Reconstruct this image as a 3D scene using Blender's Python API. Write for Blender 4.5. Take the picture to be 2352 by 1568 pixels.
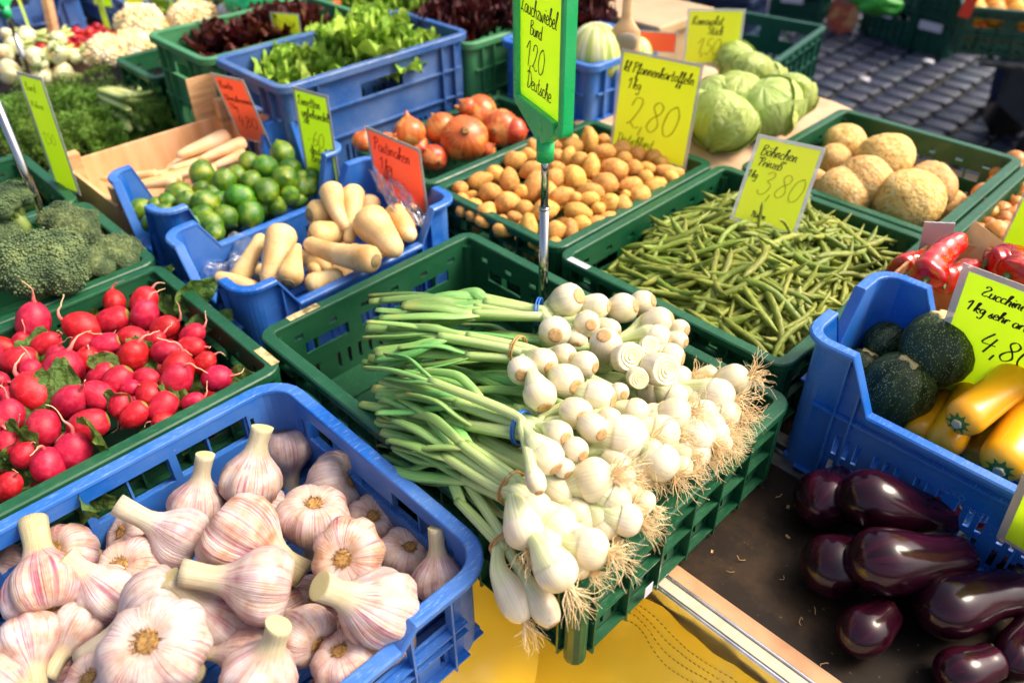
import bpy, bmesh, math, random
import numpy as np
from mathutils import Vector, Matrix, Quaternion, noise

random.seed(7)
scene = bpy.context.scene
for o in list(bpy.data.objects):
    bpy.data.objects.remove(o)

# ------------------------------------------------------------------ camera
# world: X runs along the long side of the spring-onion crate, Y along its short side,
# Z up, z = 0 is the height of the crate rims, the stall board is at -0.135, the paving at -0.95
R = np.array([[0.70409144, 0.7100506, -0.00913173],
              [0.42881678, -0.43539772, -0.79154595],
              [-0.56601361, 0.55340489, -0.61104142]])
CAM = np.array([0.88405263, -0.36654417, 0.66737541])
FOC = 1848.32
cam_data = bpy.data.cameras.new('camera')
cam_data.sensor_width = 36.0
cam_data.lens = 36.0 * FOC / 2352
cam_data.clip_start = 0.02
cam_data.clip_end = 200
cam_data.dof.use_dof = True
cam_data.dof.focus_distance = 0.91
cam_data.dof.aperture_fstop = 3.8
cam = bpy.data.objects.new('camera', cam_data)
scene.collection.objects.link(cam)
mw = Matrix.Identity(4)
for i in range(3):
    mw[i][0], mw[i][1], mw[i][2], mw[i][3] = R[0][i], -R[1][i], -R[2][i], CAM[i]
cam.matrix_world = mw
scene.camera = cam

# ------------------------------------------------------------------ light
SUN = Vector((0.42, 0.50, 0.78)).normalized()      # towards the sun
world = bpy.data.worlds.new('World')
scene.world = world
world.use_nodes = True
wn = world.node_tree
bg = wn.nodes['Background']
sky = wn.nodes.new('ShaderNodeTexSky')
sky.sky_type = 'NISHITA'
sky.sun_disc = False
sky.sun_elevation = math.asin(SUN.z)
sky.sun_rotation = math.atan2(SUN.x, SUN.y)
sky.air_density = 0.7
sky.dust_density = 7.0
sky.ozone_density = 0.6
wn.links.new(sky.outputs[0], bg.inputs[0])
bg.inputs[1].default_value = 0.15
sl = bpy.data.lights.new('sun', 'SUN')
sl.energy = 2.0
sl.angle = math.radians(24)
sl.color = (1.0, 0.86, 0.67)
so = bpy.data.objects.new('sun', sl)
scene.collection.objects.link(so)
so.rotation_euler = SUN.to_track_quat('Z', 'Y').to_euler()
so.location = (0, 2, 4)

scene.view_settings.view_transform = 'Standard'
scene.view_settings.look = 'None'
scene.view_settings.gamma = 1.0
scene.view_settings.exposure = 0.9
scene.render.engine = 'CYCLES'
scene.cycles.use_denoising = True
scene.cycles.max_bounces = 6
scene.cycles.diffuse_bounces = 3
scene.cycles.glossy_bounces = 3
scene.cycles.transmission_bounces = 4
scene.cycles.use_adaptive_sampling = True
scene.cycles.adaptive_threshold = 0.02
scene.cycles.adaptive_min_samples = 12
scene.cycles.transparent_max_bounces = 12
scene.cycles.caustics_reflective = False
scene.cycles.caustics_refractive = False

# ------------------------------------------------------------------ helpers
RIGHT, UP, TOW = Vector(R[0]), -Vector(R[1]), -Vector(R[2])
CV = Vector(CAM)


def bp(u, v, z):
    """the point at height z that a 2352 px wide picture shows at (u, v)"""
    d = R.T @ np.array([(u - 1176) / FOC, (v - 784) / FOC, 1.0])
    s = (z - CAM[2]) / d[2]
    return Vector(CAM + s * d)


def depth(p):
    return (Vector(p) - CV).dot(-TOW)


def pj(p):
    q = Vector(p) - CV
    w = q.dot(-TOW)
    return (1176 + FOC * q.dot(RIGHT) / w, 784 - FOC * q.dot(UP) / w)


def cdir(x, y, t):
    return (RIGHT * x + UP * y + TOW * t).normalized()


def crop(ox, oy, sc):
    return lambda x, y: ((ox + x / sc) / 1.7415, (oy + y / sc) / 1.7415)


def srgb(h):
    h = h.lstrip('#')
    out = []
    for i in (0, 2, 4):
        c = int(h[i:i + 2], 16) / 255
        out.append(c / 12.92 if c <= .04045 else ((c + .055) / 1.055) ** 2.4)
    return (*out, 1)


class MB:
    """collects geometry of one mesh; st = (cos a, sin a, v) runs round and along a form"""
    def __init__(self):
        self.v, self.f, self.st = [], [], []

    def vert(self, p, st=(0, 0, 0)):
        self.v.append(tuple(p)); self.st.append(st)
        return len(self.v) - 1

    def box(self, x0, x1, y0, y1, z0, z1):
        b = len(self.v)
        for z in (z0, z1):
            for x, y in ((x0, y0), (x1, y0), (x1, y1), (x0, y1)):
                self.vert((x, y, z))
        for q in ((0, 3, 2, 1), (4, 5, 6, 7), (0, 1, 5, 4), (1, 2, 6, 5), (2, 3, 7, 6), (3, 0, 4, 7)):
            self.f.append([b + k for k in q])
        return self

    def lathe(self, prof, n=20, mod=None, bend=None, cap=True):
        rows = []
        m = len(prof) - 1
        for i, (r, z) in enumerate(prof):
            t = i / m
            row = []
            for k in range(n):
                a = 2 * math.pi * k / n
                rr = r * (mod(a, t) if mod else 1)
                p = Vector((rr * math.cos(a), rr * math.sin(a), z))
                if bend:
                    p = bend(p, t)
                row.append(self.vert(p, (math.cos(a), math.sin(a), t)))
            rows.append(row)
        self.rows(rows, cap)
        return self

    def rows(self, rows, cap=True):
        n = len(rows[0])
        for a, b in zip(rows, rows[1:]):
            for k in range(n):
                k2 = (k + 1) % n
                self.f.append([a[k], a[k2], b[k2], b[k]])
        if cap:
            self.f.append(list(reversed(rows[0])))
            self.f.append(list(rows[-1]))

    def tube(self, pts, rad, n=8, flat=1.0, cap=True, v0=0.0, v1=1.0, updir=None, mod=None):
        pts = [Vector(p) for p in pts]
        m = len(pts) - 1
        t0 = (pts[1] - pts[0]).normalized()
        ref = Vector(updir) if updir else (Vector((0, 0, 1)) if abs(t0.z) < .9 else Vector((1, 0, 0)))
        nrm = (ref - t0 * ref.dot(t0)).normalized()
        rows = []
        for i, p in enumerate(pts):
            t = (pts[min(i + 1, m)] - pts[max(i - 1, 0)])
            t = t.normalized() if t.length > 1e-9 else t0
            nrm = nrm - t * nrm.dot(t)
            nrm = nrm.normalized() if nrm.length > 1e-6 else t.orthogonal().normalized()
            bi = t.cross(nrm)
            r = rad[i] if hasattr(rad, '__len__') else rad
            row = []
            for k in range(n):
                a = 2 * math.pi * k / n
                rr = r * (mod(a, i / m) if mod else 1)
                row.append(self.vert(p + bi * (rr * math.cos(a)) + nrm * (rr * flat * math.sin(a)),
                                     (math.cos(a), math.sin(a), v0 + (v1 - v0) * i / m)))
            rows.append(row)
        self.rows(rows, cap)
        return self

    def grid(self, fn, nu, nv):
        rows = [[self.vert(fn(i / nu, j / nv), (i / nu, j / nv, j / nv)) for i in range(nu + 1)] for j in range(nv + 1)]
        for a, b in zip(rows, rows[1:]):
            for k in range(nu):
                self.f.append([a[k], a[k + 1], b[k + 1], b[k]])
        return self

    def mesh(self, name, smooth=True):
        me = bpy.data.meshes.new(name)
        me.from_pydata(self.v, [], self.f)
        at = me.attributes.new('st', 'FLOAT_VECTOR', 'POINT')
        at.data.foreach_set('vector', np.array(self.st, dtype=np.float32).ravel())
        if smooth:
            me.polygons.foreach_set('use_smooth', [True] * len(me.polygons))
        me.update()
        return me

    def build(self, name, mat, parent=None, smooth=True, bevel=0):
        return ob(name, self.mesh(name, smooth), mat, parent, bevel=bevel)


def ob(name, me, mat=None, parent=None, mw=None, bevel=0):
    o = bpy.data.objects.new(name, me)
    scene.collection.objects.link(o)
    if mat is not None and len(me.materials) == 0:
        me.materials.append(mat)
    elif mat is not None and me.materials[0] is not mat:
        o.material_slots[0].link = 'OBJECT'
        o.material_slots[0].material = mat
    if parent is not None:
        o.parent = parent
    if mw is not None:
        o.matrix_basis = mw
    if bevel:
        b = o.modifiers.new('bevel', 'BEVEL')
        b.width = bevel; b.segments = 2; b.limit_method = 'ANGLE'; b.angle_limit = math.radians(50)
        b.harden_normals = False
    return o


def tag(o, label=None, cat=None, group=None, kind=None):
    if label: o['label'] = label
    if cat: o['category'] = cat
    if group: o['group'] = group
    if kind: o['kind'] = kind
    return o


def thing(name, label, cat, loc=(0, 0, 0), group=None, rot=None):
    o = bpy.data.objects.new(name, None)
    o.empty_display_size = .02
    scene.collection.objects.link(o)
    o.location = loc
    if rot is not None:
        o.rotation_mode = 'QUATERNION'; o.rotation_quaternion = rot
    return tag(o, label, cat, group)


def aim(d, spin=0.0):
    return Vector((0, 0, 1)).rotation_difference(Vector(d).normalized()) @ Quaternion((0, 0, 1), spin)


def TRS(loc, q=None, s=1.0):
    if not hasattr(s, '__len__'): s = (s, s, s)
    return Matrix.LocRotScale(Vector(loc), q or Quaternion(), Vector(s))


def smooth_path(pts, n=6):
    pts = [Vector(p) for p in pts]
    out = []
    for i in range(len(pts) - 1):
        p0 = pts[max(i - 1, 0)]; p1 = pts[i]; p2 = pts[i + 1]; p3 = pts[min(i + 2, len(pts) - 1)]
        for k in range(n):
            t = k / n
            out.append(.5 * ((2 * p1) + (p2 - p0) * t + (2 * p0 - 5 * p1 + 4 * p2 - p3) * t * t + (3 * p1 - p0 - 3 * p2 + p3) * t ** 3))
    out.append(pts[-1])
    return out


# ------------------------------------------------------------------ materials
class NT:
    def __init__(self, name):
        self.m = bpy.data.materials.new(name)
        self.m.use_nodes = True
        self.t = self.m.node_tree
        self.b = self.t.nodes['Principled BSDF']
        self.out = self.t.nodes['Material Output']

    def n(self, typ, **kw):
        nd = self.t.nodes.new('ShaderNode' + typ)
        for k, v in kw.items():
            setattr(nd, k, v)
        return nd

    def l(self, a, b):
        self.t.links.new(a, b)

    def coord(self, kind='Object', scale=(1, 1, 1), rnd=True):
        if kind == 'st':
            a = self.n('Attribute', attribute_name='st'); src = a.outputs['Vector']
        else:
            a = self.n('TexCoord'); src = a.outputs[kind]
        mp = self.n('Mapping')
        mp.inputs['Scale'].default_value = scale
        self.l(src, mp.inputs['Vector'])
        if rnd:
            oi = self.n('ObjectInfo'); mu = self.n('Math', operation='MULTIPLY')
            mu.inputs[1].default_value = 37.0
            self.l(oi.outputs['Random'], mu.inputs[0])
            self.l(mu.outputs[0], mp.inputs['Location'])
        return mp.outputs[0]

    def noise(self, vec, scale=5, detail=3, rough=.55, dist=0):
        nd = self.n('TexNoise')
        nd.inputs['Scale'].default_value = scale
        nd.inputs['Detail'].default_value = detail
        nd.inputs['Roughness'].default_value = rough
        nd.inputs['Distortion'].default_value = dist
        self.l(vec, nd.inputs['Vector'])
        return nd.outputs['Fac']

    def ramp(self, fac, stops):
        nd = self.n('ValToRGB')
        cr = nd.color_ramp
        while len(cr.elements) < len(stops): cr.elements.new(.5)
        for e, (p, c) in zip(cr.elements, stops):
            e.position = p
            e.color = srgb(c) if isinstance(c, str) else (c, c, c, 1)
        self.l(fac, nd.inputs[0])
        return nd.outputs[0]

    def mix(self, fac, a, b, mode='MIX'):
        nd = self.n('Mix', data_type='RGBA', blend_type=mode)
        for s, x in ((0, fac), (6, a), (7, b)):
            if isinstance(x, str): nd.inputs[s].default_value = srgb(x)
            elif isinstance(x, (int, float)): nd.inputs[s].default_value = x
            else: self.l(x, nd.inputs[s])
        return nd.outputs[2]

    def math(self, op, a, b=0.0):
        nd = self.n('Math', operation=op)
        for i, x in enumerate((a, b)):
            if isinstance(x, (int, float)): nd.inputs[i].default_value = x
            else: self.l(x, nd.inputs[i])
        return nd.outputs[0]

    def vary(self, col, val=.12, hue=.0, sat=0.0):
        oi = self.n('ObjectInfo')
        h = self.n('HueSaturation')
        self.l(col, h.inputs['Color'])
        for i, amp in (('Value', val), ('Hue', hue), ('Saturation', sat)):
            if amp:
                mr = self.n('MapRange')
                base = .5 if i == 'Hue' else 1
                mr.inputs['To Min'].default_value = base - amp
                mr.inputs['To Max'].default_value = base + amp
                src = oi.outputs['Random']
                if i != 'Value':
                    src = self.math('FRACT', self.math('MULTIPLY', src, 7.31 if i == 'Hue' else 3.77))
                self.l(src, mr.inputs['Value'])
                self.l(mr.outputs[0], h.inputs[i])
        return h.outputs[0]

    def bump(self, fac, strength=.3, dist=.002):
        nd = self.n('Bump')
        nd.inputs['Strength'].default_value = strength
        nd.inputs['Distance'].default_value = dist
        self.l(fac, nd.inputs['Height'])
        self.l(nd.outputs[0], self.b.inputs['Normal'])

    def fin(self, col, rough=.5, spec=.5, sss=0, sssr=(.02, .01, .006), coat=0, coatr=.1, trans=0):
        b = self.b
        if isinstance(col, str): b.inputs['Base Color'].default_value = srgb(col)
        else: self.l(col, b.inputs['Base Color'])
        if isinstance(rough, (int, float)): b.inputs['Roughness'].default_value = rough
        else: self.l(rough, b.inputs['Roughness'])
        b.inputs['Specular IOR Level'].default_value = spec
        if sss:
            b.inputs['Subsurface Weight'].default_value = sss
            b.inputs['Subsurface Radius'].default_value = sssr
            b.inputs['Subsurface Scale'].default_value = 1.0
        if coat:
            b.inputs['Coat Weight'].default_value = coat
            b.inputs['Coat Roughness'].default_value = coatr
        if trans:      # thin leaf or paper: light shines through
            tr = self.n('BsdfTranslucent')
            if isinstance(col, str): tr.inputs[0].default_value = srgb(col)
            else: self.l(col, tr.inputs[0])
            ms = self.n('MixShader'); ms.inputs[0].default_value = trans
            self.l(b.outputs[0], ms.inputs[1]); self.l(tr.outputs[0], ms.inputs[2])
            self.l(ms.outputs[0], self.out.inputs[0])
        return self.m


def simple(name, stops, scale=20, rough=.5, val=.1, hue=0, bump=0, bscale=60, kind='Object', vs=(1, 1, 1), detail=4, bdist=.002, **kw):
    nt = NT(name)
    vec = nt.coord(kind, vs)
    f = nt.noise(vec, scale, detail)
    if isinstance(stops, str):
        stops = [(0.0, stops), (1.0, stops)]
    col = nt.ramp(f, stops)
    if val or hue: col = nt.vary(col, val, hue)
    if bump: nt.bump(nt.noise(vec, bscale, 4), bump, bdist)
    return nt.fin(col, rough, **kw)


def plastic(name, c, worn, rough=.38):
    nt = NT(name)
    vec = nt.coord('Object')
    f = nt.noise(vec, 9, 5)
    col = nt.mix(nt.ramp(f, [(.35, 0.0), (.75, .35)]), c, worn)
    sc = nt.noise(nt.coord('Object', (60, 9, 25)), 9, 4, .7)
    dust = nt.ramp(sc, [(.55, 0.0), (.68, .75)])
    geo = nt.n('NewGeometry')
    sp = nt.n('SeparateXYZ'); nt.l(geo.outputs['Normal'], sp.inputs[0])
    upf = nt.ramp(sp.outputs[2], [(.6, .22), (.95, 1.0)])       # scuffs sit on the rims
    col = nt.mix(nt.math('MULTIPLY', dust, upf), col, worn)
    rg = nt.ramp(nt.noise(vec, 40, 4), [(.3, rough - .08), (.7, rough + .15)])
    nt.bump(nt.noise(vec, 220, 2), .05, .0006)
    return nt.fin(col, rg, spec=.45)


MAT = {}
MAT['green'] = plastic('crate_green', '#07462a', '#3f7452', .36)
MAT['green2'] = plastic('crate_green_pale', '#2f7a4c', '#7fa383', .45)
MAT['green3'] = plastic('crate_green_dark', '#0a4638', '#2a6658', .45)
MAT['blue'] = plastic('crate_blue', '#0a5cb6', '#7f9fc0', .36)
MAT['blue2'] = plastic('crate_blue_dull', '#1c4f92', '#8ea0b4', .45)
MAT['navy'] = plastic('crate_navy', '#16294f', '#3b5170', .5)

# ------------------------------------------------------------------ crates
def panel(mb, S, prof, t, holes, M):
    """upright wall from s = -S to S, top edge follows prof, with real openings; M maps (s, depth, h) to space"""
    def ph(s):
        for (s0, h0), (s1, h1) in zip(prof, prof[1:]):
            if s0 <= s <= s1:
                return h0 + (h1 - h0) * (s - s0) / max(s1 - s0, 1e-9)
        return prof[-1][1]
    holes = [h for h in holes if h[0] > -S + .002 and h[1] < S - .002]
    xs = sorted({round(x, 5) for x in [-S, S] + [p[0] for p in prof if -S < p[0] < S] + [h[0] for h in holes] + [h[1] for h in holes]})
    hs = sorted({round(x, 5) for x in [0.0] + [h[2] for h in holes] + [h[3] for h in holes]})
    nx, nh = len(xs) - 1, len(hs)
    fill = [[True] * nh for _ in range(nx)]
    for a, b, c, d in holes:
        for i in range(nx):
            mx = (xs[i] + xs[i + 1]) / 2
            if a < mx < b:
                for j in range(nh - 1):
                    mh = (hs[j] + hs[j + 1]) / 2
                    if c < mh < d: fill[i][j] = False
    cache = {}

    def V(i, j, k):
        key = (i, j, k)
        if key not in cache:
            h = hs[j] if j < nh else ph(xs[i])
            cache[key] = mb.vert(M(xs[i], t if k else 0.0, h))
        return cache[key]
    for i in range(nx):
        for j in range(nh):
            if not fill[i][j]: continue
            mb.f.append([V(i, j, 0), V(i + 1, j, 0), V(i + 1, j + 1, 0), V(i, j + 1, 0)])
            mb.f.append([V(i, j + 1, 1), V(i + 1, j + 1, 1), V(i + 1, j, 1), V(i, j, 1)])
            if i == 0 or not fill[i - 1][j]: mb.f.append([V(i, j, 1), V(i, j, 0), V(i, j + 1, 0), V(i, j + 1, 1)])
            if i == nx - 1 or not fill[i + 1][j]: mb.f.append([V(i + 1, j, 0), V(i + 1, j, 1), V(i + 1, j + 1, 1), V(i + 1, j + 1, 0)])
            if j == 0 or not fill[i][j - 1]: mb.f.append([V(i, j, 0), V(i, j, 1), V(i + 1, j, 1), V(i + 1, j, 0)])
            if j == nh - 1 or not fill[i][j + 1]: mb.f.append([V(i, j + 1, 1), V(i, j + 1, 0), V(i + 1, j + 1, 0), V(i + 1, j + 1, 1)])


def mbox(mb, M, s0, s1, d0, d1, h0, h1):
    b = len(mb.v)
    for h in (h0, h1):
        for s, d in ((s0, d0), (s1, d0), (s1, d1), (s0, d1)):
            mb.vert(M(s, d, h))
    for q in ((0, 3, 2, 1), (4, 5, 6, 7), (0, 1, 5, 4), (1, 2, 6, 5), (2, 3, 7, 6), (3, 0, 4, 7)):
        mb.f.append([b + k for k in q])


def frange(a, b, step):
    n = max(1, int(round((b - a) / step)))
    return [a + (b - a) * i / n for i in range(n + 1)]


def holes_for(style, S, H, long):
    hs = []
    if style == 'green':
        w = .075
        for c in frange(-S + .075, S - .075, .105):
            hs.append((c - w / 2, c + w / 2, H - .062, H - .042))
        for c in frange(-S + .03, S - .03, .055):
            hs.append((c - .007, c + .007, H - .031, H - .023))
        for c in frange(-S + .03, S - .03, .019):
            if int(c * 1000) % 5 != 0:
                hs.append((c - .003, c + .003, .02, .048))
    elif style == 'garlic':
        if long:
            for c in frange(-S + .065, S - .065, .118):
                hs.append((c - .047, c + .047, H - .06, H - .022))
            for c in (-S + .012, S - .012, -S + .004, S - .004):
                hs.append((c - .0025, c + .0025, H - .06, H - .03))
        else:
            for c in frange(-S + .07, S - .07, .115):
                hs.append((c - .047, c + .047, H - .058, H - .022) if abs(c) > .06 else (c - .047, c + .047, H - .062, H - .044))
            for c in (-S + .014, S - .014):
                hs.append((c - .0025, c + .0025, H - .06, H - .03))
        for c in frange(-S + .03, S - .03, .035):
            hs.append((c - .003, c + .003, .016, .04))
    elif style == 'low':
        for g in frange(-S + .055, S - .055, .055):
            for k in (-1, 0, 1):
                c = g + k * .0135
                hs.append((c - .0033, c + .0033, .052, .084))
                hs.append((c - .0033, c + .0033, .012, .042))
    elif style == 'lettuce':
        if long: hs.append((-.055, .055, H - .075, H - .04))
        for g in frange(-S + .06, S - .06, .062):
            for k in (-1, 0, 1):
                hs.append((g + k * .014 - .004, g + k * .014 + .004, .06, .10))
        if not long: hs.append((-.035, .035, H - .07, H - .04))
    elif style == 'vent':
        for c in frange(-S + .08, S - .08, .13):
            hs.append((c - .05, c + .05, H - .07, H - .035))
        for r in (.02, .05):
            for c in frange(-S + .03, S - .03, .03):
                hs.append((c - .009, c + .009, r, r + .008))
    return hs


def crate(name, label, x0, x1, y0, y1, zt, zb, mat, style='green', zlow=None, ca=.06, cb=.035, rot=0.0, group=None, ribs=True, dip=None):
    hx, hy, H = (x1 - x0) / 2, (y1 - y0) / 2, zt - zb
    root = thing(name, label, 'crate', ((x0 + x1) / 2, (y0 + y1) / 2, zb), group)
    root.rotation_euler.z = rot
    r = {'green': .012, 'garlic': .036, 'low': .026, 'lettuce': .018, 'vent': .012}[style]
    fw = {'green': .014, 'garlic': .013, 'low': .011, 'lettuce': .012, 'vent': .012}[style]     # flange
    fd = {'green': .010, 'garlic': .006, 'low': .0045, 'lettuce': .012, 'vent': .012}[style]
    t = .0035
    Hl = (zlow - zb) if zlow is not None else H
    bx, by = hx - fw, hy - fw

    def hfun(x, y, wall=None):
        if style == 'low':
            d = (bx - abs(x)) if wall in ('y+', 'y-') else (by - abs(y))
            if wall is None: return H
            if d < ca: return H
            if d < ca + cb: return H + (Hl - H) * (d - ca) / cb
            return Hl
        if dip and wall in dip:
            d = (bx - abs(x)) if wall in ('y+', 'y-') else (by - abs(y))
            k = min(max((d - .10) / .02, 0), 1)
            return H - .02 * k
        return H
    walls = {'y-': (bx, lambda s, d, h: (s, -by + d, h)), 'x+': (by, lambda s, d, h: (bx - d, s, h)),
             'y+': (bx, lambda s, d, h: (-s, by - d, h)), 'x-': (by, lambda s, d, h: (-bx + d, -s, h))}
    path = []
    for wname, (L, M) in walls.items():
        S = L - r
        brk = sorted({-S, S, *[s for s in (-(L - ca), -(L - ca - cb), L - ca - cb, L - ca) if -S < s < S and style == 'low'],
                      *[s for s in (-(L - .10), -(L - .12), L - .12, L - .10) if dip and wname in dip and -S < s < S]})
        prof = []
        for s in brk:
            p = M(s, 0, 0)
            hh = hfun(p[0], p[1], wname)
            prof.append((s, hh))
            nrm = Vector(M(0, -1, 0)) - Vector(M(0, 0, 0))
            path.append((Vector((p[0], p[1], hh)), nrm))
        mb = MB()
        hs = holes_for(style, S, Hl if style == 'low' else H, L > min(bx, by) + .02 or wname[0] == ('y' if bx > by else 'x'))
        if dip and wname in dip: hs = [h for h in hs if h[3] < H - .025 or abs(h[0]) > S - .14]
        if style == 'low': hs = [h for h in hs if h[3] < Hl - .004]
        panel(mb, S, prof, t, hs, M)
        if ribs:
            rd = fw - .002
            if style in ('green', 'vent'):
                for s in frange(-S + .004, S - .004, .058):
                    mbox(mb, M, s - .0014, s + .0014, -rd, -.0004, .004, H - fd - .001)
                for h in (.012, H * .45, H - .036):
                    mbox(mb, M, -S, S, -rd + .001, -.0006, h, h + .0026)
            elif style == 'garlic':
                for s in [q for q in frange(-S + .02, S - .02, .05) if not (dip and wname in dip and abs(q) < S - .12 and False)]:
                    mbox(mb, M, s - .0013, s + .0013, -rd, -.0004, .004, (hfun(*M(s, 0, 0)[:2], wname)) - fd - .001)
                for h in (.01, H * .40, H - .066):
                    mbox(mb, M, -S, S, -rd + .001, -.0006, h, h + .0024)
            elif style == 'low':
                for s in (-S + .03, -S + .052, S - .052, S - .03):
                    p = M(s, 0, 0)
                    mbox(mb, M, s - .0013, s + .0013, -rd, -.0004, .002, hfun(p[0], p[1], wname) - fd - .001)
                mbox(mb, M, -S, S, -rd + .001, -.0006, Hl - .022, Hl - .0195)
                mbox(mb, M, -S, S, -rd + .001, -.0006, .004, .0064)
            elif style == 'lettuce':
                for s in (-S + .02, -S + .055, S - .055, S - .02):
                    mbox(mb, M, s - .0018, s + .0018, -rd, -.0004, .004, H - fd - .001)
                for h in (.012, H * .48, H * .72):
                    mbox(mb, M, -S, S, -rd + .001, -.0006, h, h + .003)
        mb.build('wall', mat, root, smooth=False)
        # rounded corner after this wall
        c = Vector(M(S, r, 0))
        n0 = Vector(M(0, -1, 0)) - Vector(M(0, 0, 0))
        n1 = Vector(M(1, 0, 0)) - Vector(M(0, 0, 0))
        mc = MB()
        rows = [[], [], [], []]
        k = 6
        for i in range(k + 1):
            a = math.pi / 2 * i / k
            d = n0 * math.cos(a) + n1 * math.sin(a)
            if 0 < i < k: path.append((c + d * r + Vector((0, 0, H)), d))
            for row, rr, z in zip(rows, (r, r, r - t, r - t), (0, H, H, 0)):
                row.append(mc.vert(c + d * rr + Vector((0, 0, z))))
        for a, b in ((0, 1), (1, 2), (2, 3), (3, 0)):
            for i in range(k):
                mc.f.append([rows[a][i], rows[a][i + 1], rows[b][i + 1], rows[b][i]])
        if style in ('green',):        # stout corner post
            q = c + (n0 + n1).normalized() * (r + .001)
            mc.tube([q + Vector((0, 0, .0)), q + Vector((0, 0, H - fd - .001))], .0125, n=12)
        mc.build('corner', mat, root, smooth=False)
    rim = MB()
    rows = []
    for p, nrm in path:
        rows.append([rim.vert(p + nrm * a + Vector((0, 0, z))) for a, z in
                     ((-t - .0012, -.002), (-t - .0004, .0012), (-t + .001, .002), (fw - .002, .002), (fw, 0), (fw, -fd), (fw - .002, -fd - .0005), (fw - .0026, -.001), (0.0006, -.001))])
    for a, b in zip(rows, rows[1:] + rows[:1]):
        for k in range(9):
            rim.f.append([a[k], b[k], b[(k + 1) % 9], a[(k + 1) % 9]])
    rim.build('rim', mat, root, smooth=False)
    base = MB()
    n = 9
    for i in range(n):                     # slatted floor
        xa = -bx + .004 + (2 * bx - .008) * i / n
        base.box(xa, xa + (2 * bx - .008) / n - .006, -by + .004, by - .004, .003, .007)
    base.box(-bx + .004, bx - .004, -by + .004, by - .004, .0005, .0028)
    base.build('base', mat, root, smooth=False)
    return root


ZB = -.135
C_ONION = crate('crate', 'dark green slatted crate holding the spring onions in the middle', 0, .60, 0, .40, 0, ZB, MAT['green'])
C_GARLIC = crate('crate', 'bright blue crate full of garlic bulbs in front', .10, .512, -.66, -.018, 0, ZB, MAT['blue'], 'garlic', dip=('x+',))
C_RADISH = crate('crate', 'dark green crate of red radishes behind the garlic crate', -.272, .094, -.66, -.008, 0, ZB, MAT['green'])
C_BROC = crate('crate', 'dark green crate of broccoli beyond the radishes', -.566, -.276, -.66, -.004, 0, ZB, MAT['green'])
C_COURG = crate('crate', 'dark green crate with green cucumbers under the leaning lime yellow card', -.86, -.570, -.62, -.01, 0, ZB, MAT['green'])
C_POT = crate('crate', 'dark green crate heaped with small potatoes', -.160, .152, .452, .895, 0, ZB, MAT['green'])
C_BEAN = crate('crate', 'dark green crate heaped with green beans', .158, .562, .440, .903, 0, ZB, MAT['green'])
C_BIGON = crate('crate', 'dark green crate of large orange onions behind the potatoes', -.405, -.166, .454, .858, 0, ZB, MAT['green'])
C_CEL = crate('crate', 'dark green crate of celeriac roots behind the beans', .188, .560, .908, 1.315, 0, ZB, MAT['green'])
C_YON = crate('crate', 'dark green crate of yellow onions beside the celeriac', .565, .98, .895, 1.375, 0, ZB, MAT['green'])
C_LIME = crate('crate', 'blue high-cornered crate of limes', -.545, -.322, .028, .398, .045, ZB, MAT['blue'], 'low', zlow=-.055, ca=.04, cb=.03)
C_PARS = crate('crate', 'blue high-cornered crate of parsnips beside the radishes', -.303, -.048, .012, .430, .03, ZB, MAT['blue'], 'low', zlow=-.024, ca=.05, cb=.03)
C_ZUC = crate('crate', 'blue high-cornered crate of round and yellow zucchini', .572, .96, .425, .640, .075, ZB, MAT['blue'], 'low', zlow=.003)
C_LET = crate('crate', 'deep dull blue crate of green lettuce with a handle opening', -.745, -.482, .365, .855, .12, ZB, MAT['blue2'], 'lettuce')
C_OAK = crate('crate', 'faded green crate of dark red oak leaf lettuce', -1.04, -.765, .355, .80, .11, ZB, MAT['green2'], 'lettuce')

# ------------------------------------------------------------------ produce: shared means
def heap(u, v, z0, dome=0.0, cx=0, cy=0, hx=1, hy=1):
    p = bp(u, v, z0)
    for _ in range(8):
        a = max(0, 1 - ((p.x - cx) / hx) ** 2) * max(0, 1 - ((p.y - cy) / hy) ** 2)
        p = bp(u, v, z0 + dome * a)
    return p


def inside(u, v, p, xmin=-9, ymax=9):
    """follow the line of sight back until the point clears the far walls of its crate"""
    z = p.z
    while (p.x < xmin or p.y > ymax) and z < .2:
        z += .004
        p = bp(u, v, z)
    return p


def px2m(r, p):
    return r * depth(p) / FOC


def lump(seed, ax=(1, 1, 1), amp=.06, freq=1.6, n=22, m=14, amp2=0.0, freq2=6, egg=0.0):
    """closed rounded form of radius about 1 with an uneven skin"""
    mb = MB()
    rows = []
    off = Vector((seed * 7.3, seed * 3.1, seed * 1.7))
    for j in range(m + 1):
        ph = math.pi * (j + (.12 if j == 0 else -.12 if j == m else 0)) / m
        row = []
        for i in range(n):
            a = 2 * math.pi * i / n
            d = Vector((math.sin(ph) * math.cos(a), math.sin(ph) * math.sin(a), -math.cos(ph)))
            r = 1 + amp * noise.noise(d * freq + off) + (amp2 * noise.noise(d * freq2 + off) if amp2 else 0)
            p = Vector((d.x * ax[0] * (1 + egg * d.z), d.y * ax[1] * (1 + egg * d.z), d.z * ax[2])) * r
            row.append(mb.vert(p, (math.cos(a), math.sin(a), j / m)))
        rows.append(row)
    mb.rows(rows)
    return mb


def rnd_quat():
    return Quaternion((random.gauss(0, 1), random.gauss(0, 1), random.gauss(0, 1), random.gauss(0, 1))).normalized()


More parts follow.
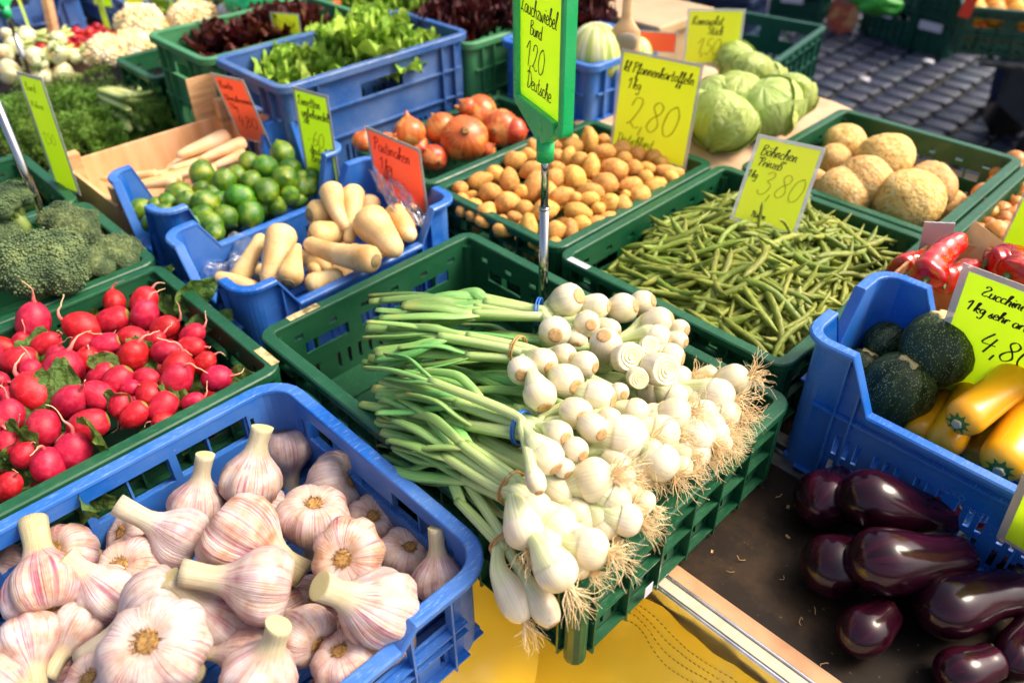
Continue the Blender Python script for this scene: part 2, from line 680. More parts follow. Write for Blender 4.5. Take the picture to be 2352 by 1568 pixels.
# ------------------------------------------------------------------ potatoes
nt = NT('potato_skin')
vec = nt.coord('Object')
col = nt.ramp(nt.noise(vec, 3, 4), [(.2, '#b07630'), (.45, '#d09848'), (.75, '#e2b466')])
col = nt.mix(nt.ramp(nt.noise(vec, 9, 5, .7), [(.58, 0.0), (.72, .5)]), col, '#a87238')
vo = nt.n('TexVoronoi'); vo.inputs['Scale'].default_value = 2.6; nt.l(vec, vo.inputs['Vector'])
col = nt.mix(nt.ramp(vo.outputs['Distance'], [(.05, .75), (.11, 0.0)]), col, '#7a4a1c')
nt.bump(nt.noise(vec, 10, 4), .25, .015)
MAT['potato'] = nt.fin(nt.vary(col, .18, .012), .55, spec=.3)
POT = [lump(s, ax, .13, 1.3, 20, 13, .02, 5, egg).mesh('potato') for s, ax, egg in
       ((1, (.95, .98, 1.05), .04), (2, (.9, .92, 1.15), -.06), (3, (.97, 1, 1.0), .0), (4, (.86, .9, 1.3), .08), (5, (.94, .92, 1.12), .07), (6, (.86, .84, 1.35), -.08))]
P_L = 'small yellow potato lying in the heap in the potato crate'
P_G = 'potatoes in the green crate'
f = crop(1700, 480, 1.96)


def potato(p, r, rx, ry, ang, d=None):
    el = max(rx, ry) / max(1, min(rx, ry))
    me = POT[random.choice([0, 2] if el < 1.12 else [0, 1, 4] if el < 1.35 else [3, 5])]
    a = math.radians(ang)
    ax = cdir(math.cos(a), math.sin(a), random.uniform(-.35, .35)) if d is None else d
    o = ob('potato', me, MAT['potato'], None, TRS(p, aim(ax, random.uniform(0, 6.28)), r))
    tag(o, P_L, 'potato', P_G)


pot = '''1290 155 105 68 100|1400 155 45 42 0|1120 160 85 55 10|1160 215 90 68 0|1000 210 65 60 0|840 205 60 40 90|1400 250 90 64 5|1545 240 75 70 0|1665 265 72 55 20|1800 290 70 66 0|1940 290 72 62 30
695 320 72 68 0|810 275 58 55 0|1035 285 62 56 0|1125 285 70 58 80|1215 320 66 60 0|1305 365 95 70 85|1480 390 108 85 -20|1640 380 66 60 60|1740 375 66 48 -10|1890 410 110 62 -15|2035 490 76 56 10|545 425 66 64 0|430 480 112 72 25
660 475 92 76 100|830 390 100 66 20|870 510 138 92 60|1015 460 76 70 90|1035 370 70 46 0|1170 450 100 84 -50|1410 505 86 84 0|1610 515 90 66 10|1800 515 98 68 30|1930 465 80 60 -40|1730 455 58 55 0|275 540 58 54 0|375 590 56 38 0
510 570 98 74 0|650 650 98 84 -10|975 560 70 60 90|1070 595 108 70 20|1300 565 118 72 -5|1290 620 86 56 0|1680 600 90 82 0|1870 560 76 48 5|1575 590 48 38 0|290 625 58 50 0|375 665 76 54 0|780 700 68 64 0|480 735 104 78 70|940 710 98 84 10
1180 610 52 46 0|1200 720 158 76 -12|1360 695 55 48 0|1450 650 76 70 60|1545 675 76 72 80|290 715 48 45 0|370 750 52 45 0|600 790 55 46 0|700 760 52 46 0|815 840 112 72 95|620 860 132 62 -5|1020 870 92 74 10|1140 870 105 66 100|1225 815 66 62 0
1350 800 76 52 10|1430 770 76 52 25|450 800 62 45 -30|860 965 62 46 0|1020 965 62 48 0|1290 860 46 28 20|740 300 50 46 0|1100 120 60 40 0|1480 180 60 45 0|1560 300 60 50 0|1850 330 60 45 0|1980 420 60 45 -20|760 560 60 52 0'''
for line in pot.replace('\n', '|').split('|'):
    x, y, rx, ry, a = map(float, line.split())
    u, v = f(x, y)
    p = inside(u, v, heap(u, v, -.022, .045, 0, .67, .17, .24), -.127, .87)
    potato(p, px2m(min(rx, ry) * .293 * 1.16, p), rx, ry, a)
for _ in range(70):
    x, y = random.uniform(-.125, .12), random.uniform(.485, .86)
    z = -.07 + .045 * (1 - (x / .17) ** 2) * (1 - ((y - .67) / .24) ** 2)
    potato(Vector((x, y, z)), random.uniform(.014, .019), 1.2, 1, 0, Vector((random.gauss(0, 1), random.gauss(0, 1), .3)))

# ------------------------------------------------------------------ limes
nt = NT('lime_skin')
vec = nt.coord('Object')
st = nt.coord('st', (1, 1, 1), False)
sp = nt.n('SeparateXYZ'); nt.l(st, sp.inputs[0])
col = nt.ramp(nt.noise(vec, 1.3, 3), [(.28, '#2c560c'), (.5, '#4a7a12'), (.74, '#98a024')])
col = nt.mix(nt.ramp(sp.outputs[2], [(.0, 1.0), (.05, .7), (.1, 0.0)]), col, '#a89a50')
col = nt.vary(col, .18, .025)
nt.bump(nt.noise(vec, 26, 2), .25, .012)
MAT['lime'] = nt.fin(col, .3, coat=.25, coatr=.25)


def lime_mesh(s):
    pr = [(.05, -1.14), (.10, -1.13), (.13, -1.07)]
    for k in range(1, 15):
        a = math.pi * k / 15
        pr.append((math.sin(a) * (.96 + .02 * math.sin(s + k)), -math.cos(a) * 1.02))
    pr += [(.12, 1.06), (.03, 1.1)]
    return MB().lathe(pr, 22).mesh('lime')


LIME = [lime_mesh(s) for s in (1, 4)]
f = crop(400, 400, 1.568)
lim = '''260 690 78|398 722 72|495 595 85|640 465 82|555 645 75|515 745 75|665 650 88|780 515 78|690 770 80|790 730 76|640 565 52|935 395 68|1040 420 78|1145 340 78|1190 430 68|1160 495 88|950 510 70|880 605 80
1045 570 82|860 470 46|940 715 92|1190 600 66|1110 665 66|1265 550 50|1320 545 58|1330 490 52|1265 500 40|1225 625 52|760 630 54|390 775 50|1010 660 60|870 640 60|700 590 50|1100 540 55|590 720 60|440 680 55|330 770 66|430 640 66|360 665 62|470 800 70|580 790 70|640 720 66|720 830 66'''


def lime(p, r, d):
    o = ob('lime', random.choice(LIME), MAT['lime'], None, TRS(p, aim(d, random.uniform(0, 6)), (r, r, r * random.uniform(1.0, 1.12))))
    tag(o, 'green lime in the blue high-cornered lime crate', 'lime', 'limes in the blue crate')


for line in lim.replace('\n', '|').split('|'):
    x, y, r = map(float, line.split())
    u, v = f(x, y)
    p = inside(u, v, heap(u, v, -.035, .05, -.435, .24, .14, .24), -.505, .365)
    if r < 62: p = p + (p - CV).normalized() * .022
    lime(p, px2m(max(r, 62) * .3662, p), cdir(random.gauss(0, 1), random.gauss(0, 1), random.uniform(-.2, 1)))
for _ in range(22):
    x, y = random.uniform(-.51, -.36), random.uniform(.07, .35)
    lime(Vector((x, y, -.075)), .022, Vector((random.gauss(0, 1), random.gauss(0, 1), .5)))

# ------------------------------------------------------------------ radishes
nt = NT('radish_skin')
vec = nt.coord('Object')
st = nt.coord('st', (1, 1, 1), False)
sp = nt.n('SeparateXYZ'); nt.l(st, sp.inputs[0])
col = nt.ramp(nt.noise(vec, 2.2, 4), [(.3, '#980e22'), (.5, '#b41830'), (.75, '#c83c4e')])
col = nt.mix(nt.ramp(nt.noise(vec, 9, 5, .7), [(.62, 0.0), (.78, .35)]), col, '#d98c84')
col = nt.mix(nt.ramp(sp.outputs[2], [(.93, 0.0), (1.0, .9)]), col, '#6d8a3a')
col = nt.vary(col, .12, .008)
nt.bump(nt.noise(vec, 12, 3), .12, .01)
MAT['radish'] = nt.fin(col, .45, spec=.35, sss=.06, sssr=(.01, .002, .001))
nt = NT('radish_root')
st = nt.coord('st', (1, 1, 1), False)
sp = nt.n('SeparateXYZ'); nt.l(st, sp.inputs[0])
MAT['rroot'] = nt.fin(nt.ramp(sp.outputs[2], [(.0, '#c0303a'), (.35, '#cf7f72'), (.8, '#d9b98c')]), .6)
RAD = []
for s in range(3):
    pr = []
    for k in range(0, 15):
        t = k / 14
        a = math.pi * (0.06 + .88 * t)
        pr.append((math.sin(a) ** (.8 - .06 * s) * (.98 + .03 * math.sin(5 * t + s)), -math.cos(a) * 1.0 - (.14 * (1 - t) ** 7)))
    RAD.append(MB().lathe(pr, 20, lambda a, t, s=s: 1 + .04 * math.sin(2 * a + s * 2)).mesh('radish_body'))


def radish_root(seed, ln):
    rr = random.Random(seed)
    pts = [Vector((0, 0, -1.05))]
    d = Vector((0, 0, -1))
    w = Vector((rr.gauss(0, 1), rr.gauss(0, 1), 0)).normalized()
    for k in range(7):
        d = (d + w * rr.uniform(-.1, .65) + Vector((rr.gauss(0, .25), rr.gauss(0, .25), rr.gauss(0, .2)))).normalized()
        pts.append(pts[-1] + d * ln / 7)
    P = smooth_path(pts, 3)
    m = len(P) - 1
    return MB().tube(P, [max(.02, .13 * (1 - i / m) ** 2.4 + .026) for i in range(m + 1)], 6).mesh('radish_root')


RROOT = [radish_root(s, ln) for s, ln in ((1, 1.9), (2, 1.3), (3, 2.3), (4, 1.0), (5, 1.6), (6, 2.0))]
f = crop(0, 1080, 1.6165)
# x y rx ry and the way the root points in the picture (degrees, 90 = up)
rad = '''215 345 95 120 80|540 370 105 90 160|740 215 75 65 100|930 205 85 80 60|735 320 95 80 200|935 295 80 95 70|1060 375 90 65 25|1240 420 85 60 30|860 435 85 65 170|295 480 100 58 30|685 480 90 68 200|360 560 75 55 60|860 560 98 95 60
1070 530 100 72 10|410 660 120 125 75|130 580 125 65 190|220 790 120 115 130|200 660 75 60 90|565 580 75 75 80|700 590 70 55 140|660 680 100 62 215|765 715 98 85 230|955 700 80 58 160|960 800 85 75 300|1150 650 110 90 75|1140 720 105 95 60|1400 700 90 85 10
450 855 110 90 40|640 815 110 85 150|780 870 70 75 270|875 930 75 85 225|1055 880 98 75 240|60 945 85 95 90|55 1130 95 95 60|280 1015 108 105 285|580 1000 110 95 200|475 1180 105 115 80|315 1270 100 110 90|50 1400 75 95 45|60 820 60 52 120|30 500 75 62 150|130 470 62 52 60
1060 975 62 48 180|1250 855 72 60 20|1000 460 80 44 40|530 475 80 50 10|1230 500 90 60 0|-40 720 80 70 0|-50 1000 90 90 0|-60 560 80 70 90|160 1200 80 80 60|1000 1180 75 70 30|1320 600 70 60 40|840 760 60 55 0'''


def radish(p, r, d, el=1.0, root=True):
    t = thing('radish', 'red radish with a thin root in the radish crate', 'radish', p, 'radishes in the green crate', aim(-Vector(d), random.uniform(0, 6.28)))
    t.scale = (r, r, r * el)
    ob('bulb', random.choice(RAD), MAT['radish'], t)
    if root:
        ob('root', random.choice(RROOT), MAT['rroot'], t, Matrix.Rotation(random.uniform(0, 6.28), 4, 'Z'))


for line in rad.replace('\n', '|').split('|'):
    x, y, rx, ry, a = map(float, line.split())
    u, v = f(x, y)
    p = inside(u, v, heap(u, v, -.022, .03, -.09, -.28, .2, .4), -.238)
    a = math.radians(a)
    radish(p, px2m((min(rx, ry) * .6 + max(rx, ry) * .4) * .3552 * 1.04, p), cdir(math.cos(a), math.sin(a), random.uniform(.0, .45)), min(1.14, max(rx, ry) / min(rx, ry)))
for _ in range(42):
    x, y = random.uniform(-.23, .05), random.uniform(-.60, -.045)
    radish(Vector((x, y, -.065 + random.uniform(-.01, .01))), random.uniform(.017, .021), cdir(random.gauss(0, 1), random.gauss(0, 1), random.gauss(0, 1)), 1.05, random.random() < .5)


def leaf_mesh(seed, nu=8, nv=10, wid=.42, ruffle=.1, curl=.5, lobes=0.0, fr=14):
    rr = random.Random(seed)
    ph = [rr.uniform(0, 6) for _ in range(4)]

    def fn(u, v):
        x = (u - .5) * 2
        w = wid * (math.sin(math.pi * min(1, v * .86 + .08)) ** .6) * (1 + lobes * math.sin(fr * v + ph[0]))
        if v < .22: w *= .35 + 2.9 * v
        y = v
        z = curl * v * v * .6 + .22 * abs(x) ** 1.5 * w - .03
        e = abs(x) ** 2
        z += ruffle * e * math.sin(fr * v + ph[1] + x * 2) + ruffle * .6 * (e + .2 * (v > .5)) * math.sin(fr * 1.7 * v + ph[2] - x * 3)
        y += ruffle * .5 * e * math.sin(fr * .8 * v + ph[3]) + .05 * v * math.cos(6 * x + ph[2]) * ruffle * 4
        z += .05 * math.exp(-(x * 6) ** 2) * -1
        return (x * w, y, z)
    return MB().grid(fn, nu, nv).mesh('leaf')


def leafmat(name, stops, scale=5, val=.15, hue=.015, rough=.45, trans=.3, bump=.4, bscale=9):
    return simple(name, stops, scale, rough, val, hue, bump=bump, bscale=bscale, trans=trans, bdist=.03, spec=.35)


MAT['radleaf'] = leafmat('radish_leaf', [(.3, '#33501f'), (.6, '#5f7d33'), (.8, '#8c9a4a')])
RL = [leaf_mesh(s, wid=.3, ruffle=.07, curl=.5, lobes=.15, fr=11) for s in (3, 8)]
for x, y in ((950, 90), (1130, 260), (1080, 130), (1200, 350), (360, 400), (380, 930), (420, 1040), (60, 660), (130, 1010), (190, 940), (880, 980), (960, 1040), (1180, 920), (1260, 880), (1370, 720), (1430, 790), (1000, 640), (1220, 590), (1330, 560),
             (110, 1260), (200, 1410), (240, 1330), (60, 1220), (560, 280), (880, 660), (1290, 1010), (1240, 1100), (700, 1250), (480, 1500), (380, 1540), (300, 1470), (1150, 470)):
    u, v = f(x, y)
    p = heap(u, v, -.03, .025, -.09, -.28, .2, .4)
    p.x = min(max(p.x, -.25), .075); p.y = min(p.y, -.03)
    q = aim(cdir(random.gauss(0, .5), random.gauss(.2, .5), 1), random.uniform(0, 6.28))
    o = ob('radish_leaf', random.choice(RL), MAT['radleaf'], None, TRS(p, q, random.uniform(.045, .075)))
    tag(o, 'loose green radish leaf among the radishes', 'leaf', 'loose radish leaves in the radish crate')

# ------------------------------------------------------------------ garlic
nt = NT('garlic_skin')
st = nt.coord('st', (1, 1, 1), False)
sp = nt.n('SeparateXYZ'); nt.l(st, sp.inputs[0]); V = sp.outputs[2]
so1 = nt.noise(nt.coord('st', (9, 9, .55)), 1.4, 4, .65)
so2 = nt.noise(nt.coord('st', (22, 22, .9)), 1.2, 3, .6)
pt = nt.noise(nt.coord('Object', (1, 1, 1)), 1.6, 2)
col = nt.ramp(nt.noise(nt.coord('Object'), 2.0, 4), [(.28, '#b48a70'), (.43, '#c6ac98'), (.58, '#d0beb4'), (.76, '#d6cac8')])
fac = nt.math('MULTIPLY', nt.ramp(so1, [(.45, 0.0), (.64, .9)]), nt.ramp(pt, [(.38, .15), (.6, 1.0)]))
band = nt.ramp(V, [(.0, .25), (.2, .75), (.5, 1.0), (.62, .9), (.75, .15)])
col = nt.mix(nt.math('MULTIPLY', fac, band), col, '#9a3a68')
col = nt.mix(nt.math('MULTIPLY', nt.ramp(so2, [(.56, 0.0), (.64, .55)]), band), col, '#a8507e')
col = nt.mix(nt.ramp(V, [(.56, 0.0), (.72, .85)]), col, nt.ramp(so2, [(.35, '#a49a68'), (.65, '#ccc2a2')]))
col = nt.mix(nt.ramp(V, [(.02, 1.0), (.055, 0.0)]), col, '#8a6a3e')
col = nt.vary(col, .08, .008, .25)
nt.bump(so2, .35, .02)
MAT['garlic'] = nt.fin(col, .42, spec=.4, sss=.12, sssr=(.02, .011, .006))
MAT['garlic_cut'] = simple('garlic_stem_cut', [(.3, '#a8934f'), (.6, '#d6c68f')], 12, .8, .05, kind='st', vs=(3, 3, 3))
MAT['garlic_root'] = simple('garlic_root_plate', [(.3, '#6b4a22'), (.6, '#b28a4e')], 14, .9, .08)


def garlic_mesh(seed, lobes, stem):
    rr = random.Random(seed)
    ph = [rr.uniform(0, 6.28) for _ in range(3)]
    pr = [(.12, -.58), (.24, -.63), (.5, -.72), (.78, -.66), (.97, -.42), (1.03, -.12), (.98, .16), (.84, .42), (.64, .64), (.46, .83), (.375, 1.0), (.325, 1.2)]
    n = 4
    for k in range(1, n + 1):
        pr.append((.31 + .012 * k, 1.2 + stem * k / n))
    bx, by = rr.uniform(-.3, .3), rr.uniform(-.3, .3)

    def mod(a, t):
        b = math.sin(math.pi * min(1, t / .62)) ** 1.2 if t < .62 else 0
        lob = abs(math.sin(lobes * .5 * a + ph[0])) ** .55
        big = math.cos(a + ph[1]) * .07 + math.cos(2 * a + ph[2]) * .06
        fine = .012 * math.sin(19 * a + ph[1]) * (1 if t > .3 else .6)
        return 1 + b * ((lob - .75) * .2 + big) + fine

    def bend(p, t):
        k = max(0, p.z - .8)
        return Vector((p.x + bx * k * k * .35, p.y + by * k * k * .35, p.z))
    return MB().lathe(pr, 40, mod, bend).mesh('bulb')


GAR = [garlic_mesh(s, l, st_) for s, l, st_ in ((1, 7, .8), (2, 9, .55), (3, 6, 1.0), (4, 8, .4), (5, 5, .6))]
GROOT = []
for s in range(2):
    rr = random.Random(50 + s)
    mb = MB().lathe([(.25, -.60), (.22, -.655), (.12, -.66), (.02, -.655)], 14, cap=True)
    for k in range(70):
        a = rr.uniform(0, 6.28); r0 = rr.uniform(.1, .26)
        p = Vector((r0 * math.cos(a), r0 * math.sin(a), -.63))
        d = Vector((math.cos(a) * rr.uniform(.2, 1), math.sin(a) * rr.uniform(.2, 1), -rr.uniform(.3, 1))).normalized()
        mb.tube([p, p + d * .06, p + d * rr.uniform(.09, .16) + Vector((rr.gauss(0, .03), rr.gauss(0, .03), 0))], [.013, .009, .004], 3)
    GROOT.append(mb.mesh('root_plate'))
# u v r  stem direction (right, up, towards the viewer)  z  variant  label
gar = [
 (105, 1352, 95, (-.42, .72, -.45), .0, 0, 'garlic bulb with stalk up and root plate showing at the left edge of the crate'),
 (160, 1268, 70, (.25, -.4, -.85), -.03, 3, 'purple streaked garlic bulb without stalk showing against the far left side of the crate'),
 (245, 1362, 74, (-.55, .65, .2), -.01, 1, 'pale garlic bulb with torn papery skin, second from the left edge'),
 (300, 1316, 82, (.1, -.55, -.8), -.02, 4, 'wide tan garlic bulb lying behind the torn one'),
 (312, 1232, 64, (.5, -.4, -.7), -.05, 3, 'garlic bulb behind the thick green stalk pointing left'),
 (412, 1232, 72, (-.8, .5, .2), .0, 2, 'garlic bulb whose long thick stalk points up to the blue wall'),
 (455, 1152, 60, (.18, .95, .2), -.03, 0, 'garlic bulb standing upright with a thick cut stalk by the far wall'),
 (577, 1098, 71, (.2, .95, .1), -.02, 1, 'garlic bulb standing upright with a thin dry stalk at the back corner'),
 (655, 1032, 64, (.12, -.95, -.1), -.06, 4, 'purple garlic bulb with stalk down in the back corner of the crate'),
 (520, 1178, 42, (0, -.3, -.9), -.06, 3, 'small garlic bulb half hidden below the upright thin stalk'),
 (616, 1172, 46, (.3, -.6, -.6), -.06, 3, 'half hidden garlic bulb between the thin stalk and the knobbly bulb'),
 (770, 1112, 74, (-.8, -.3, -.3), -.05, 3, 'greyish purple garlic bulb with roots to the right near the side wall'),
 (722, 1192, 80, (-.1, -.8, -.5), -.02, 4, 'knobbly garlic bulb showing separate cloves'),
 (846, 1198, 62, (-.4, -.5, -.7), -.06, 3, 'striped garlic bulb at the right wall beyond the root plate'),
 (556, 1228, 98, (.75, -.5, .0), .01, 1, 'large reddish garlic bulb in the middle with stalk to the right'),
 (800, 1283, 86, (.05, -.25, -.95), .0, 3, 'garlic bulb showing its round root plate to the viewer'),
 (936, 1278, 64, (-.2, -.7, -.6), -.06, 3, 'shaded garlic bulb by the side wall right of the root plate'),
 (1010, 1324, 60, (-.08, .96, .1), -.03, 0, 'garlic bulb in the right corner with a tall stalk reaching the rim'),
 (602, 1342, 92, (-.95, .18, .2), .03, 0, 'garlic bulb with a wide pale green stalk pointing left'),
 (862, 1398, 94, (-.62, .5, .6), .02, 1, 'striped garlic bulb with a short stalk pointing at the viewer'),
 (362, 1388, 92, (-.75, -.58, .2), .01, 2, 'purple garlic bulb with stalk down left behind the big white bulb'),
 (368, 1492, 118, (.05, -.55, -.8), .04, 3, 'big white garlic bulb in front with its root plate on top'),
 (492, 1424, 78, (-.5, .72, .4), -.01, 0, 'garlic bulb with curved stalk beside the wide green stalk'),
 (62, 1476, 72, (.5, -.7, .45), -.01, 1, 'purple garlic bulb with cut stalk down at the lower left edge'),
 (180, 1436, 60, (-.3, -.75, .55), -.02, 0, 'garlic bulb with a round cut stalk end facing the viewer'),
 (232, 1506, 60, (.3, -.5, -.7), -.05, 3, 'dark shaded garlic bulb left of the big white bulb'),
 (700, 1456, 72, (-.75, .3, -.5), -.01, 3, 'reddish garlic bulb right of the dark red stalk'),
 (596, 1548, 86, (.42, .85, .25), .02, 1, 'garlic bulb with a dark red upright stalk at the front'),
 (795, 1524, 78, (.2, -.8, -.5), -.02, 3, 'tan striped garlic bulb at the front edge below the striped one'),
 (232, 1572, 78, (.2, -.6, -.7), -.01, 4, 'pale garlic bulb cut off by the bottom edge left of the white bulb'),
 (560, 1490, 66, (-.95, .05, .25), -.02, 2, 'garlic bulb with stalk to the left behind the dark red stalk'),
 (745, 1392, 56, (.6, -.4, -.6), -.06, 3, 'garlic bulb half hidden between root plate bulb and striped bulb'),
 (660, 1392, 50, (.6, .2, -.6), -.06, 3, 'garlic bulb half hidden under the pale green stalk bulb'),
 (10, 1560, 70, (.8, -.2, .3), -.02, 0, 'garlic bulb at the bottom left corner of the crate'),
 (900, 1490, 64, (.5, -.6, -.5), -.05, 3, 'garlic bulb low behind the dipped rim of the crate'),
 (5, 1310, 60, (.2, -.6, -.7), -.05, 3, 'garlic bulb cut by the left edge behind the root plate'),
]
for i, (u, v, r, d, z, var, lab) in enumerate(gar):
    p = bp(u, v, z - .03)
    s = px2m(r, p) * .98
    if p.z - s * .7 < ZB + .01: p = bp(u, v, ZB + .012 + s * .7)
    t = thing('garlic_bulb', lab, 'garlic', p, 'garlic bulbs in the blue crate', aim(cdir(*d), i * 1.7))
    t.scale = (s, s, s)
    ob('bulb', GAR[var], MAT['garlic'], t)
    ob('root_plate', GROOT[i % 2], MAT['garlic_root'], t)
    if var != 3:
        me = GAR[var]
        top = [Vector(me.vertices[k].co) for k in range(len(me.vertices) - 40, len(me.vertices))]
        c = sum(top, Vector()) / 40
        mb = MB()
        rows = []
        for rr_, dz in ((1.0, .001), (.85, .012), (.5, .004), (.12, .012)):
            rows.append([mb.vert(c + (q - c) * rr_ + Vector((0, 0, dz)), (math.cos(k * .157) * rr_, math.sin(k * .157) * rr_, rr_)) for k, q in enumerate(top)])
        mb.rows(rows, cap=False); mb.f.append(rows[-1])
        mb.build('stalk_cut', MAT['garlic_cut'], t)
for k in range(26):
    x, y = random.uniform(.15, .47), random.uniform(-.61, -.07)
    t = thing('garlic_bulb', 'garlic bulb deep in the pile under the others', 'garlic', (x, y, -.105), 'garlic bulbs under the pile', aim(rnd_quat() @ Vector((0, 0, 1))))
    t.scale = (.03, .03, .03)
    ob('bulb', GAR[3], MAT['garlic'], t)

# ------------------------------------------------------------------ spring onions
nt = NT('spring_onion_skin')
st = nt.coord('st', (1, 1, 1), False)
sp = nt.n('SeparateXYZ'); nt.l(st, sp.inputs[0]); V = sp.outputs[2]
ln = nt.noise(nt.coord('st', (11, 11, .25)), 1.3, 3, .6)
pt = nt.noise(nt.coord('Object'), 30, 3)
white = nt.mix(nt.ramp(ln, [(.36, .55), (.5, 0.0)]), nt.ramp(pt, [(.3, '#d6c8a0'), (.6, '#e0d6be')]), '#bcb488')
white = nt.mix(nt.ramp(nt.noise(nt.coord('Object'), 55, 5, .75), [(.66, 0.0), (.74, .6)]), white, '#b08a52')
pale = nt.ramp(ln, [(.35, '#a3b862'), (.5, '#cdd69a'), (.65, '#e4e8c0')])
green = nt.ramp(ln, [(.3, '#5c8f3c'), (.5, '#86b04c'), (.7, '#a8c670')])
col = nt.mix(nt.ramp(V, [(.40, 0.0), (.60, 1.0)]), white, pale)
col = nt.mix(nt.ramp(V, [(.78, 0.0), (1.05, .8)]), col, green)
col = nt.vary(col, .05, .006)
nt.bump(ln, .22, .002)
MAT['sonion'] = nt.fin(col, .3, spec=.5, sss=.15, sssr=(.008, .006, .003), coat=.12, coatr=.2)
nt = NT('spring_onion_leaf')
ln = nt.noise(nt.coord('st', (9, 9, .3)), 1.3, 3, .6)
st = nt.coord('st', (1, 1, 1), False)
sp = nt.n('SeparateXYZ'); nt.l(st, sp.inputs[0])
col = nt.ramp(ln, [(.3, '#4a8238'), (.5, '#72a652'), (.72, '#a0c680')])
col = nt.mix(nt.ramp(sp.outputs[2], [(.0, 1.0), (.3, 0.0)]), col, '#b6cc7c')
tipf = nt.math('MULTIPLY', nt.ramp(sp.outputs[2], [(.8, 0.0), (.98, 1.0)]), nt.ramp(nt.noise(nt.coord('Object'), 25, 3), [(.45, 0.0), (.65, .8)]))
col = nt.mix(tipf, col, '#b3a652')
col = nt.vary(col, .22, .03)
nt.bump(ln, .35, .003)
MAT['oleaf'] = nt.fin(col, .36, spec=.45, coat=.1, coatr=.3)
nt = NT('onion_slice')
st = nt.coord('st', (1, 1, 1), False)
sp = nt.n('SeparateXYZ'); nt.l(st, sp.inputs[0])
MAT['slice'] = nt.fin(nt.ramp(sp.outputs[2], [(.2, '#d2d09a'), (.6, '#e6debc')]), .35, sss=.1, sssr=(.006, .005, .003))
MAT['scar'] = simple('onion_root_scar', [(.3, '#a87e4c'), (.65, '#c8a272')], 300, .85, .05, bump=.6, bscale=900, bdist=.001)
MAT['hair'] = simple('onion_root_hair', [(.3, '#d8b478'), (.7, '#f0dcb0')], 40, .6, .06)
MAT['band_blue'] = simple('rubber_band_blue', '#1f66c4', 10, .45, 0)
MAT['band_tan'] = simple('rubber_band_tan', '#b58a4e', 10, .45, 0)

c4 = crop(1900, 1100, 1.96)
c5 = crop(1900, 1850, 2.091)
c7 = crop(1900, 1100, 1.7423)


def root_hairs(P, a, R_, rnd, long=1.0):
    mb = MB()
    for _ in range(rnd.randint(46, 60)):
        d0 = Vector((rnd.gauss(0, 1), rnd.gauss(0, 1), rnd.gauss(0, 1)))
        d0 = (d0 - a * d0.dot(a)).normalized()
        p = P + d0 * R_ * rnd.uniform(.02, .26) - a * R_ * .06
        d = (a + d0 * rnd.uniform(.1, .75)).normalized()
        L = R_ * rnd.uniform(.8, 2.2) * long
        pts = [p]
        for k in range(5):
            d = (d + Vector((rnd.gauss(0, .33), rnd.gauss(0, .33), rnd.gauss(0, .3) - .12))).normalized()
            pts.append(pts[-1] + d * L / 5)
        w = R_ * rnd.uniform(.018, .03)
        mb.tube(smooth_path(pts, 2), [w * (1 - .55 * i / 10) for i in range(11)], 4)
    return mb


